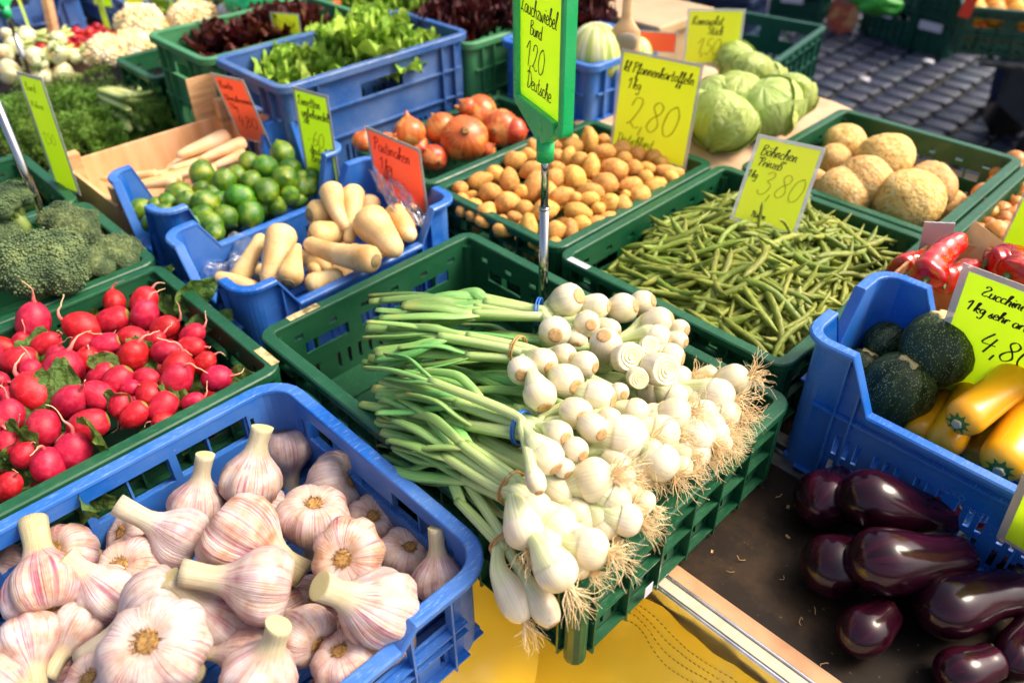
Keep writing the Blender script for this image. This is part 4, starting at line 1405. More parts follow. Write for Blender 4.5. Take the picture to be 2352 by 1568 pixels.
MAT['zstub'] = simple('zucchini_stub', [(.3, '#8f8a6a'), (.6, '#c2bca0')], 40, .85, .05, bump=.6, bscale=80)
pr = [(.14, 1.0), (.3, 1.01), (.5, .93), (.74, .74), (.93, .4), (1.0, 0), (.96, -.36), (.8, -.7), (.52, -.93), (.25, -1.02), (.06, -1.02)]
RZ = MB().lathe(list(reversed(pr)), 40, lambda a, t: 1 + .012 * math.cos(8 * a)).mesh('round_zucchini')
mb = MB()
rows = [[mb.vert((rr_ * (1 + .28 * math.cos(5 * k * .2094)) * math.cos(k * .2094), rr_ * (1 + .28 * math.cos(5 * k * .2094)) * math.sin(k * .2094), z)) for k in range(30)] for rr_, z in ((.34, .95), (.32, 1.045), (.22, 1.05), (.05, 1.035))]
mb.rows(rows, cap=False); mb.f.append(rows[-1])
ZSTAR = mb.mesh('stem_scar')
f = crop(3100, 1150, 1.6506)
for k, (x, y, r, d, z, lab) in enumerate(((815, 665, 238, (.12, .62, .45), -.035, 'round dark green zucchini in front with a star shaped stem scar'),
        (1075, 405, 240, (.05, .85, .3), .015, 'round speckled zucchini on top beside the lime yellow zucchini card'),
        (735, 360, 140, (.55, .6, .2), -.02, 'round zucchini behind against the blue back wall'),
        (560, 545, 140, (.3, .75, .3), -.05, 'round zucchini at the left by the high blue corner'),
        (500, 760, 130, (0, .5, .5), -.08, 'round zucchini low at the left behind the low blue wall'))):
    u, v = f(x, y)
    p = bp(u, v, z)
    s = px2m(r * .3479, p) * .98
    o = ob('round_zucchini', RZ, MAT['rzuc'], None, TRS(p, aim(cdir(*d), k * .9), s))
    tag(o, lab, 'zucchini', 'round zucchini in the blue crate')
    ob('stem_scar', ZSTAR, MAT['zscar'], o)


def longveg(name, A, B, rA, rB, prof, mat, label, cat, group, n=26, bendk=0.0):
    """prof: (t along, radius factor); r goes from rA to rB"""
    d = B - A
    L = d.length
    dn = d.normalized()
    side = Vector((0, 0, 1)).cross(dn).normalized() * bendk * L
    P = [A + (d * t if t >= 0 else dn * rA * t) + side * math.sin(max(0, min(1, t)) * math.pi) for t, k in prof]
    rad = [(rA + (rB - rA) * max(0, min(1, t))) * k for t, k in prof]
    return place(MB().tube(P, rad, n), name, mat, A, label, cat, group), dn


ZP = [(-.80, .30), (-.76, .52), (-.60, .78), (-.3, .95), (0, 1.02), (.25, 1.0), (.5, .97), (.75, 1.0), (.95, 1.03), (1.05, .9), (1.12, .6), (1.15, .2)]
for k, (x0, y0, r0, x1, y1, r1, z0, z1, lab) in enumerate((
        (1265, 850, 128, 1640, 560, 130, .015, .02, 'yellow zucchini lying on top with its green star end to the viewer'),
        (1130, 1010, 118, 1330, 640, 110, -.045, -.035, 'yellow zucchini under the top one beside the round zucchini'),
        (1520, 1130, 150, 1690, 800, 140, -.02, -.01, 'yellow zucchini at the right with a grey stub at the low wall'),
        (960, 950, 100, 1200, 700, 90, -.065, -.06, 'yellow zucchini low beneath the round dark one'),
        (1330, 1080, 90, 1500, 860, 90, -.075, -.07, 'yellow zucchini deep between the other yellow ones'),
        (1660, 1180, 120, 1800, 900, 110, -.05, -.05, 'yellow zucchini cut by the right edge'))):
    A, B = bp(*f(x0, y0), z0), bp(*f(x1, y1), z1)
    o, dn = longveg('yellow_zucchini', A, B, px2m(r0 * .3479, A), px2m(r1 * .3479, B), ZP, MAT['yzuc'], lab, 'zucchini', 'yellow zucchini in the blue crate')
    if k in (0, 2, 5):
        s = px2m(r0 * .3479, A)
        mb = MB()
        n = 27
        L = (B - A).length
        rows = [[mb.vert((rr_ * (1 + (.35 if rr_ > .3 else 0) * math.cos(9 * i * 6.2832 / n)) * math.cos(i * 6.2832 / n), rr_ * (1 + (.35 if rr_ > .3 else 0) * math.cos(9 * i * 6.2832 / n)) * math.sin(i * 6.2832 / n), z)) for i in range(n)] for rr_, z in ((.50, -.79), (.40, -.812), (.30, -.835), (.2, -.86))]
        rows = [[mb.vert((0, 0, 0)) for _ in range(n)] for __ in range(0)] + rows
        mb.rows(rows, cap=False); mb.f.append(rows[-1])
        kz = L * .15 / s
        star = ob('green_star', mb.mesh('green_star'), MAT['zgreen'], o, TRS(-dn * s * .012, aim(dn), s))
        stub = MB().lathe([(.26, -.8), (.25, -.95), (.2, -.98), (.03, -.96)], 12, lambda a, t: 1 + .1 * math.cos(5 * a))
        ob('stub', stub.mesh('stub'), MAT['zstub'], star)

# ------------------------------------------------------------------ eggplants
nt = NT('eggplant_skin')
st = nt.coord('st', (1, 1, 1), False)
sp = nt.n('SeparateXYZ'); nt.l(st, sp.inputs[0])
col = nt.ramp(nt.noise(nt.coord('st', (2, 2, .7)), 1.5, 3), [(.3, '#1c0510'), (.5, '#2a0818'), (.75, '#420f24')])
col = nt.vary(col, .3, .01)
MAT['egg'] = nt.fin(col, .17, spec=.42)
MAT['eggtip'] = simple('eggplant_tip', '#b9a36a', 10, .7)
MAT['calyx'] = simple('eggplant_calyx', [(.3, '#3b4a1e'), (.6, '#66703a')], 60, .6)
EP = [(-.98, .04), (-.97, .2), (-.90, .42), (-.74, .66), (-.45, .87), (-.15, .98), (.12, 1.02), (.3, 1.0), (.5, .93), (.7, .9), (.85, .93), (.95, .85), (1.0, .55)]
f = crop(2900, 1700, 1.521)
for k, (x0, y0, r0, x1, y1, r1, z0, z1, lab) in enumerate((
        (605, 455, 186, 720, 330, 110, -.093, -.093, 'eggplant at the back left corner nearest the metal hinge'),
        (880, 450, 188, 1400, 570, 110, -.075, -.09, 'reddish eggplant lying along the blue crate with its narrow end right'),
        (650, 855, 196, 800, 730, 90, -.09, -.09, 'eggplant with a pale dot, on the left of the middle pair'),
        (950, 825, 205, 1460, 790, 140, -.075, -.085, 'eggplant in the middle with a puckered tip'),
        (1350, 1110, 195, 1800, 1010, 150, -.082, -.088, 'eggplant in front on the right with a green reflection'),
        (830, 1260, 158, 980, 1120, 130, -.097, -.097, 'small eggplant pointing its puckered nose at the viewer'),
        (1570, 690, 104, 1860, 960, 110, -.085, -.08, 'slender eggplant beside the lower lime yellow card'),
        (1420, 1500, 150, 1650, 1420, 120, -.095, -.095, 'eggplant at the bottom edge in deep shade'),
        (1760, 1420, 140, 1900, 1200, 110, -.085, -.085, 'eggplant cut by the lower right corner'))):
    A, B = bp(*f(x0, y0), z0), bp(*f(x1, y1), z1)
    rA, rB = px2m(r0 * .3775, A), px2m(r1 * .3775, B)
    A.z = ZB + rA * 1.0 + (.034 if k in (1, 3) else .012 if k == 4 else .0); B.z = ZB + rB + .004 + (.012 if k in (1, 3) else 0)
    A, B = bp(*f(x0, y0), A.z), bp(*f(x1, y1), B.z)
    o, dn = longveg('eggplant', A, B, rA, rB, EP, MAT['egg'], lab, 'eggplant', 'eggplants on the dark board', 32, .03 * (-1) ** k)
    L = (B - A).length
    ob('tip', MB().lathe([(.05, 0), (.045, -.01), (.01, -.012)], 8).mesh('tip'), MAT['eggtip'], o, TRS(-dn * (rA * .965), aim(dn), rA))
    cal = MB().lathe([(.75, -.25), (.62, .0), (.3, .12), (.16, .2), (.13, .6), (.02, .62)], 20, lambda a, t: 1 + (.3 * math.cos(5 * a) if t < .15 else 0))
    ob('calyx', cal.mesh('calyx'), MAT['calyx'], o, TRS(dn * L, aim(dn), rB * 1.0))

# ------------------------------------------------------------------ red peppers in a cardboard box
MAT['pepper'] = simple('red_pepper_skin', [(.3, '#8f0a0c'), (.5, '#ad1012'), (.75, '#c42018')], 8, .16, .1, .006, bump=.35, bscale=12, coat=.5, coatr=.08, bdist=.012, vs=(1, 1, 1))
MAT['pepstem'] = simple('pepper_stem', [(.3, '#2d3f14'), (.6, '#586a24')], 40, .5)
MAT['card'] = simple('brown_cardboard', [(.3, '#a3764a'), (.6, '#c09468')], 14, .85, .05, vs=(1, 6, 1))
f = crop(3600, 500, 2.4133)


def pepper(x0, y0, r0, x1, y1, r1, z0, z1, lab, k):
    A, B = bp(*f(x0, y0), z0), bp(*f(x1, y1), z1)
    R0, R1 = px2m(r0 * .2379, A), px2m(r1 * .2379, B)
    d = B - A
    n = 22
    side = Vector((0, 0, 1)).cross(d).normalized()
    P, rad = [], []
    for i in range(n + 1):
        t = i / n
        P.append(A + d * t + side * .01 * math.sin(t * 3 + k))
        rr_ = (R0 + (R1 - R0) * t) * min(1, (t / .1 + .35) ** .5) * (1 if t < .85 else math.sqrt(max(.02, 1 - ((t - .85) / .16) ** 2)))
        rad.append(rr_ * (1 + .035 * math.sin(t * 31 + k) + .02 * math.sin(t * 57)))
    o = place(MB().tube(P, rad, 26, mod=lambda a, t: 1 + .10 * math.cos(3 * a + k + 2 * t) + .03 * math.sin(8 * a + 11 * t)), 'red_pepper', MAT['pepper'], A, lab, 'pepper', 'red pointed peppers in the cardboard box')
    st_ = MB().tube([(0, 0, -.0), (0, 0, -.25), (.12, .05, -.7), (.3, .1, -1.0)], [.5, .3, .16, .17], 10)
    ob('stem', st_.mesh('stem'), MAT['pepstem'], o, TRS(d.normalized() * R0 * .1, aim(d.normalized()), R0 * .62))


for k, a in enumerate(((245, 1490, 175, 640, 1090, 90, .05, .07, 'long wrinkled red pepper on top beside the white paper slip'),
                       (60, 1440, 150, 250, 1290, 120, .01, .01, 'red pepper behind the high blue corner'),
                       (430, 1540, 140, 640, 1330, 110, .03, .03, 'red pepper under the long wrinkled one'),
                       (840, 1330, 165, 1080, 1230, 140, .045, .05, 'wrinkled red pepper right of the zucchini card top'),
                       (1030, 1470, 180, 1180, 1310, 150, .05, .05, 'smooth red pepper at the right edge above the zucchini card'),
                       (760, 1620, 140, 1000, 1420, 90, .0, .0, 'red pepper low behind the zucchini card'))):
    pepper(*a, k)
root = thing('cardboard_box', 'brown cardboard box holding the red peppers', 'box', (.70, .76, ZB))
mb = MB()
for b in ((-.125, .20, -.112, -.108, 0, .155), (-.125, .20, .108, .112, 0, .165), (-.129, -.125, -.112, .112, 0, .165), (.20, .204, -.112, .112, 0, .15)):
    MB().box(*b).build('wall', MAT['card'], root, smooth=False)
MB().box(-.125, .2, -.108, .108, .0, .003).build('base', MAT['card'], root, smooth=False)
MAT['paper'] = simple('white_paper', [(.3, '#c8c6cf'), (.6, '#d8d6de')], 6, .8)
mb = MB(); a = [bp(*f(235, 930), .075), bp(*f(535, 945), .075), bp(*f(490, 1110), .03), bp(*f(470, 1260), .01), bp(*f(170, 1230), .01)]
mb.f.append([mb.vert(p) for p in a])
o = place(mb, 'paper_slip', MAT['paper'], a[4], 'white paper slip standing in the pepper box', 'paper', smooth=False)
so_ = o.modifiers.new('s', 'SOLIDIFY'); so_.thickness = .0012
mb = MB().box(-.03, .03, -.004, .004, 0, .02)
o = ob('folded_flap', MB().box(-.055, .055, -.0015, .0015, 0, .07).mesh('folded_flap'), MAT['card'], root, TRS((-.06, .085, .125), Quaternion((0, 0, 1), -.6) @ Quaternion((1, 0, 0), -.35)))

# ------------------------------------------------------------------ broccoli and cauliflower
MAT['brocc'] = simple('broccoli_buds', [(.3, '#3c4f36'), (.5, '#576b48'), (.72, '#7a8a58')], 28, .7, .12, .015, trans=0, spec=.25)
MAT['brstem'] = simple('broccoli_stem', [(.3, '#6a8338'), (.6, '#93a858')], 14, .5)
MAT['caul'] = simple('cauliflower_curd', [(.3, '#dcb878'), (.5, '#edd6a4'), (.72, '#f6ead0')], 24, .7, .04, sss=.1, sssr=(.01, .007, .004))
ICO = None


def ico():
    global ICO
    if ICO is None:
        bm = bmesh.new(); bmesh.ops.create_icosphere(bm, subdivisions=1, radius=1)
        bm.verts.ensure_lookup_table()
        ICO = ([v.co.copy() for v in bm.verts], [[v.index for v in fc.verts] for fc in bm.faces]); bm.free()
    return ICO


def floret_head(seed, R_, nsub, bud, flat=.75):
    """dome of many small buds, gathered in sub-domes"""
    rr = random.Random(seed)
    mb = MB()
    subs = []
    for k in range(nsub):
        a = k * 2.399; q = math.sqrt((k + .4) / nsub)
        subs.append((Vector((q * math.cos(a) * .72, q * math.sin(a) * .72, flat * math.sqrt(max(0, 1 - q * q * .8)) * .62)) * R_, R_ * rr.uniform(.36, .48)))
    IV, IF = ico()
    for c, r in subs:
        b0 = len(mb.v)
        big = lump(seed, (1, 1, 1), .0, 1, 12, 8)
        for w in big.v: mb.vert(c + Vector(w) * r * .985)
        mb.f += [[b0 + i for i in fc] for fc in big.f]
        n = int(2.6 * (r / bud) ** 2)
        for k in range(n):
            z = 1 - 1.45 * (k + .5) / n
            a = k * 2.399963
            d = Vector((math.sqrt(1 - z * z) * math.cos(a), math.sqrt(1 - z * z) * math.sin(a), z))
            p = c + d * r * (1 + .06 * rr.gauss(0, 1))
            if any((p - c2).length < r2 * .9 for c2, r2 in subs if c2 is not c): continue
            s = bud * rr.uniform(.7, 1.35)
            b0 = len(mb.v)
            for w in IV: mb.vert(p + w * s)
            mb.f += [[b0 + i for i in fc] for fc in IF]
    return mb


def broccoli(loc, R_, q, label, seed, parts=True):
    t = thing('broccoli', label, 'broccoli', loc, 'broccoli heads in the green crate', q)
    floret_head(seed, R_, 10, R_ * .029).build('crown', MAT['brocc'], t)
    st_ = MB()
    st_.tube([(0, 0, -R_ * 1.0), (0, 0, -R_ * .4), (0, 0, R_ * .2)], [R_ * .26, R_ * .24, R_ * .3], 12)
    for k in range(8):
        a = k * .785
        st_.tube([(0, 0, -R_ * .45), (math.cos(a) * R_ * .25, math.sin(a) * R_ * .25, -R_ * .1), (math.cos(a) * R_ * .55, math.sin(a) * R_ * .55, R_ * .25)], [R_ * .13, R_ * .10, R_ * .12], 8)
    st_.build('stem', MAT['brstem'], t)


f = crop(0, 700, 1.7418)
for k, (x, y, r, d, z, lab) in enumerate(((290, 720, 290, (.05, .75, .55), .012, 'large broccoli head in front at the near wall of its crate'),
        (650, 660, 130, (.3, .7, .5), .0, 'small broccoli head right of the large one'),
        (830, 610, 165, (.35, .75, .4), -.012, 'olive tinged broccoli head at the right wall of its crate'),
        (90, 250, 175, (-.35, .8, .35), .04, 'broccoli head standing behind with its branching stem showing'),
        (490, 410, 180, (.4, .6, .3), -.01, 'broccoli head in shade behind the chrome pole'),
        (-60, 520, 180, (-.2, .7, .4), .0, 'broccoli head at the left edge of the picture'))):
    p = bp(*f(x, y), z)
    broccoli(p, px2m(r * .3297, p) * 1.18, aim(cdir(*d), k), lab, 20 + k)

# ------------------------------------------------------------------ handwriting
GLY = {
 'a': (44, '38 42,24 50,8 40,5 16,16 1,30 8,38 42,37 12,44 2'), 'b': (40, '2 20,20 84,16 100,7 84,6 12,18 0,33 12,33 36,20 46,8 34'),
 'c': (36, '32 42,20 50,6 38,5 14,18 1,36 8'), 'd': (46, '36 40,22 50,6 38,6 12,20 0,33 12,40 100,38 12,46 0'),
 'e': (37, '4 22,27 30,28 46,15 50,4 30,8 5,22 0,37 8'), 'f': (30, '2 4,16 40,27 92,20 100,13 80,10 -40,3 -48,6 -20,30 16'),
 'g': (42, '36 42,22 50,6 38,8 14,24 8,36 44,35 -30,20 -50,6 -36'), 'h': (42, '2 20,21 85,16 100,8 80,6 0/6 22,20 47,31 42,33 6,42 0'),
 'i': (20, '2 18,10 50,8 10,20 2/11 68,13 74'), 'k': (40, '2 20,21 85,16 100,8 80,6 0/6 20,27 48,30 34,12 26,34 0,40 2'),
 'l': (24, '2 15,21 80,16 100,8 78,10 8,24 2'), 'm': (62, '2 10,8 50,8 0/8 30,20 50,26 40,26 0/26 30,40 50,47 40,48 8,62 2'),
 'n': (42, '2 10,8 50,8 0/8 30,22 50,30 40,31 8,42 2'), 'o': (42, '26 48,10 42,6 16,20 0,34 14,32 40,22 48,42 44'),
 'r': (34, '2 10,8 50,8 0/8 28,20 50,34 42'), 's': (32, '2 8,22 48,14 34,26 14,16 0,4 6/22 6,32 4'),
 't': (28, '12 90,12 8,20 0,28 6/0 56,28 60'), 'u': (42, '6 48,5 10,16 0,30 12,34 48,33 8,42 0'),
 'w': (56, '5 48,6 8,16 2,26 40,30 6,40 2,50 48,56 44'), 'z': (36, '5 42,16 50,28 42,8 4,18 6,28 0,36 4'),
 'p': (40, '6 50,6 -48/6 36,22 50,34 34,26 6,10 8'), 'v': (36, '4 48,14 2,30 46,36 44'), 'x': (34, '4 48,32 2/30 48,4 2'),
 'y': (38, '6 48,8 14,22 10,32 48,28 -30,12 -48'),
 'ö': (42, '26 48,10 42,6 16,20 0,34 14,32 40,22 48,42 44/12 68,13 74/28 68,29 74'), 'ß': (44, '4 -10,10 80,24 100,36 84,22 56,38 34,32 4,16 2'),
 'ü': (42, '6 48,5 10,16 0,30 12,34 48,33 8,42 0/12 68,13 74/28 68,29 74'),
 'L': (46, '4 70,20 100,24 86,14 30,4 4,18 12,46 0'), 'B': (56, '10 96,10 0/10 96,36 98,40 76,12 54,46 46,46 12,24 0,10 2'),
 'D': (64, '2 86,24 100,54 84,60 40,40 4,20 0,18 30/24 92,20 4'), 'P': (50, '4 80,20 100,44 94,42 66,18 52/20 96,10 0'),
 'Z': (54, '6 80,16 100,36 96,40 76,12 40,6 16,20 4,40 14,54 8'), 'I': (40, '4 80,20 98,36 88/24 94,18 10,6 4'),
 'U': (56, '6 96,8 20,24 0,42 16,46 96,46 8,56 0'), 'R': (52, '10 96,8 0/10 90,34 98,42 76,14 52,48 0'), 'S': (44, '38 90,20 100,8 80,34 40,28 6,4 10'),
 'M': (70, '4 0,10 98,30 20,52 98,58 0'), 'K': (48, '8 98,8 0/42 94,10 46,46 0'), 'E': (44, '40 94,16 98,12 60,30 56,8 40,10 6,42 8'),
 '0': (56, '34 100,12 80,6 30,22 0,44 16,50 66,36 98,26 96'), '1': (34, '0 66,26 100,22 0'), '2': (52, '6 70,14 96,36 96,38 70,20 24,6 8,16 16,34 0,50 6'),
 '3': (50, '10 88,30 100,42 82,22 58/22 58,44 42,34 8,14 0,2 16'), '4': (54, '26 100,4 46,30 44,50 46/42 80,26 0'), '5': (48, '40 98,16 96,12 58,34 58,42 28,22 0,4 12'),
 '6': (48, '34 100,12 60,6 20,22 0,42 14,38 42,18 46,8 28'), '8': (56, '46 88,28 100,14 82,34 50,44 22,26 0,8 16,18 44,42 66,46 88'), ',': (16, '8 8,4 -22'), '-': (30, '2 36,28 38'), '.': (12, '4 4,6 0'),
 '"': (18, '4 96,4 80/12 96,12 80'), ' ': (26, ''),
}


def write(mb, text, x, y, size, pen, O, U, V, N, slant=.18, jit=.03, seed=0):
    """pen strokes on a plane: O origin, U right, V up, N outward; size = cap height"""
    rr = random.Random(seed + len(text))
    k = size / 100
    cx_ = x
    for ch in text:
        w, g = GLY.get(ch, GLY[' '])
        dy = rr.uniform(-jit, jit) * size
        for stroke in g.split('/'):
            if not stroke: continue
            pts = [tuple(map(float, q.split())) for q in stroke.split(',')]
            P = [Vector((cx_ + (px + py * slant) * k, y + dy + py * k, 0)) for px, py in pts]
            P = smooth_path(P, 4) if len(P) > 2 else P
            prev = None
            for i, p in enumerate(P):
                a = P[max(i - 1, 0)]; b = P[min(i + 1, len(P) - 1)]
                t = (b - a)
                t = t.normalized() if t.length > 1e-9 else Vector((1, 0, 0))
                n = Vector((-t.y, t.x, 0)) * pen * (.28 + .24 * abs(t.y) + .06 * math.sin(i * 1.3))
                q = [p + n, p - n]
                ids = [mb.vert(O + U * w_.x + V * w_.y + N) for w_ in q]
                if prev: mb.f.append([prev[0], prev[1], ids[1], ids[0]])
                prev = ids
        cx_ += w * k
    return cx_


def textwidth(text, size):
    return sum(GLY.get(c, GLY[' '])[0] for c in text) * size / 100


def paper(name, c1, c2, tr=.35):
    nt = NT(name)
    f_ = nt.noise(nt.coord('Object'), 9, 2)
    col = nt.ramp(f_, [(.3, c1), (.7, c2)])
    return nt.fin(col, .35, spec=.4, trans=tr)


MAT['lime_card'] = paper('neon_lime_paper', '#e2ff3c', '#eaff4c', .5)
MAT['yel_card'] = paper('neon_yellow_paper', '#f6ff48', '#faff58', .5)
MAT['red_card'] = paper('neon_red_paper', '#ff8a62', '#ff966e', .5)
nt = NT('clear_laminate')
tb = nt.n('BsdfTransparent'); tb.inputs[0].default_value = (.92, .95, .93, 1)
gl = nt.n('BsdfGlossy'); gl.inputs['Roughness'].default_value = .12
df = nt.n('BsdfDiffuse'); df.inputs[0].default_value = (.9, .9, .86, 1)
m1 = nt.n('MixShader'); m1.inputs[0].default_value = .5
nt.l(tb.outputs[0], m1.inputs[1]); nt.l(df.outputs[0], m1.inputs[2])
fr = nt.n('Fresnel'); fr.inputs[0].default_value = 1.45
m2 = nt.n('MixShader'); nt.l(fr.outputs[0], m2.inputs[0]); nt.l(m1.outputs[0], m2.inputs[1]); nt.l(gl.outputs[0], m2.inputs[2])
nt.l(m2.outputs[0], nt.out.inputs[0])
MAT['laminate'] = nt.m
MAT['ink'] = simple('black_marker', '#101010', 5, .5, 0)
MAT['ink_red'] = simple('red_marker_on_red', '#b01408', 5, .5, 0)
MAT['ink_faint'] = simple('pale_olive_marker', '#b4b010', 5, .6, 0)
MAT['ink_green'] = simple('faint_marker', '#7f9a10', 5, .6, 0)


def ray_dir(u, v):
    return Vector(R.T @ np.array([(u - 1176) / FOC, (v - 784) / FOC, 1.0]))


def price_card(label, bl, br, tl, mat, lines, ink, border=.006, faint=False):
    """laminated card: bottom corners and one top corner; lines = (text, x, y, size, pen) as shares of the height"""
    e = br - bl
    w = e.length
    U = e.normalized()
    V = (tl - bl)
    V = (V - U * V.dot(U))
    H = V.length
    V.normalize()
    N = U.cross(V)
    if N.dot(CV - bl) < 0: N = -N
    t = thing('price_card', label, 'price card', bl)
    Mx = Matrix.Identity(4)
    q = Matrix((U, V, U.cross(V))).transposed().to_quaternion()
    t.rotation_mode = 'QUATERNION'; t.rotation_quaternion = q
    sg = 1 if U.cross(V).dot(N) > 0 else -1
    n = 6

    def sheet(x0, x1, y0, y1, z0, z1):
        m = MB().box(x0, x1, y0, y1, z0, z1)
        return m
    sheet(border, w - border, border, H - border, -.0003, .0003).build('paper', mat, t, smooth=False)
    fr_ = MB()          # laminate welds round the paper edge
    for b in ((0, w, 0, border - .0002), (0, w, H - border + .0002, H), (0, border - .0002, border - .0002, H - border + .0002), (w - border + .0002, w, border - .0002, H - border + .0002)):
        fr_.box(b[0], b[1], b[2], b[3], -.0004, .0004)
    fr_.build('laminate_edge', MAT['laminate'], t, smooth=False)
    tx, tf = MB(), MB()
    for i, (s, x, y, size, pen) in enumerate(lines):
        z = size * H
        write(tf if (size > .16 and faint) else tx, s, x * w, y * H, z, pen * H, Vector((0, 0, 0)), Vector((1, 0, 0)), Vector((0, 1, 0)), Vector((0, 0, sg * .0007)), seed=i)
    if tx.v: tx.build('writing', ink, t, smooth=False)
    if tf.v: tf.build('faint_writing', MAT['ink_faint'], t, smooth=False)
    return t


def card_px(label, BL, BR, TL, mat, lines, ink, **kw):
    bl, br = bp(*BL), bp(*BR)
    d = ray_dir(*TL)
    e = br - bl
    s = (bl - CV).dot(e) / d.dot(e)
    return price_card(label, bl, br, CV + d * s, mat, lines, ink, **kw)


card_px('yellow price card reading 2,80 standing behind the potatoes', (1399, 345, -.01), (1574, 392, -.01), (1428, 111), MAT['yel_card'],
        [('kl Pfannenkartoffeln', .06, .80, .10, .011), ('1 kg', .13, .65, .10, .010), ('2,80', .16, .28, .30, .013), ('Deutschland', .08, .12, .09, .007)], MAT['ink'], faint=True)
card_px('yellow price card reading 3,80 leaning in the beans', (1675, 505, .02), (1826, 545, .02), (1742, 307), MAT['yel_card'],
        [('Böhnchen', .12, .78, .12, .011), ('"Prinzeß"', .12, .66, .10, .010), ('1 kg', .04, .52, .08, .010), ('3,80', .24, .36, .27, .013), ('Italien', .28, .10, .07, .010)], MAT['ink'], faint=True)
card_px('lime yellow zucchini price card between the round zucchini and the peppers', (2112, 905, -.075), (2372, 1030, -.075), (2213, 603), MAT['lime_card'],
        [('Zucchini', .20, .85, .068, .009), ('1 kg sehr aro', .12, .735, .068, .009), ('4,80', .30, .50, .15, .010)], MAT['ink'], border=.009)
card_px('orange-red price card for parsnips with a clear bag in front', (866, 440, -.02), (986, 500, -.02), (839, 289), MAT['red_card'],
        [('Pastinaken', .10, .70, .20, .018), ('1 kg', .17, .44, .18, .017)], MAT['ink_red'])
card_px('lime yellow price card reading 60 behind the limes', (704, 398, -.02), (782, 424, -.02), (670, 198), MAT['lime_card'],
        [('Limetten', .10, .82, .11, .012), ('unbehandelt', .16, .70, .10, .012), ('Stk', .16, .62, .09, .012), ('-,60', .20, .38, .17, .012), ('deutsche', .24, .28, .10, .012), ('Brasilien', .24, .18, .10, .012)], MAT['ink'], faint=True)
card_px('orange-red price card in the wooden tray of carrots', (552, 318, .0), (624, 336, .0), (483, 167), MAT['red_card'],
        [('Bunte', .12, .80, .11, .016), ('Urmöhrenmix', .12, .62, .10, .016), ('1 kg', .16, .50, .09, .014), ('4,80', .22, .24, .18, .014)], MAT['ink_red'])
card_px('narrow lime yellow card beside the left chrome pole', (130, 430, -.01), (186, 450, -.01), (37, 163), MAT['lime_card'],
        [('Bund', .16, .86, .07, .006), ('Möhren', .16, .72, .06, .005), ('1,50', .2, .42, .10, .005)], MAT['ink_green'])
card_px('lime yellow card at the right edge in front of the yellow onions', (2288, 578, .02), (2420, 640, .02), (2352, 440), MAT['lime_card'],
        [('1 kg', .30, .5, .16, .014), ('1', .55, .08, .3, .014)], MAT['ink'], border=.004)
card_px('lime yellow card leaning on the zucchini crate at the lower right', (2288, 1232, -.05), (2420, 1310, -.05), (2350, 1085), MAT['lime_card'], [('.', .3, .5, .1, .014)], MAT['ink'], border=.008)
# upright card on the cabbages
bl = bp(1566, 150, .035)
U = Vector((math.cos(.72), math.sin(.72), 0))
V = (Vector((0, 0, 1)) + (U.cross(Vector((0, 0, 1)))) * -.12).normalized()
price_card('yellow price card reading 1,50 on the cabbages', bl, bl + U * .128, bl + V * .122 - U * .012, MAT['yel_card'],
           [('Romasalat', .10, .72, .15, .016), ('Stück', .38, .55, .15, .016), ('1,50', .22, .2, .28, .018)], MAT['ink'], faint=True)

# ------------------------------------------------------------------ framed sign on a chrome pole
MAT['chrome'] = NT('chrome').fin('#b8b8b4', .10)
MAT['chrome'].node_tree.nodes['Principled BSDF'].inputs['Metallic'].default_value = 1
MAT['sgreen'] = plastic('sign_frame_green', '#10b060', '#6fcf9a', .3)


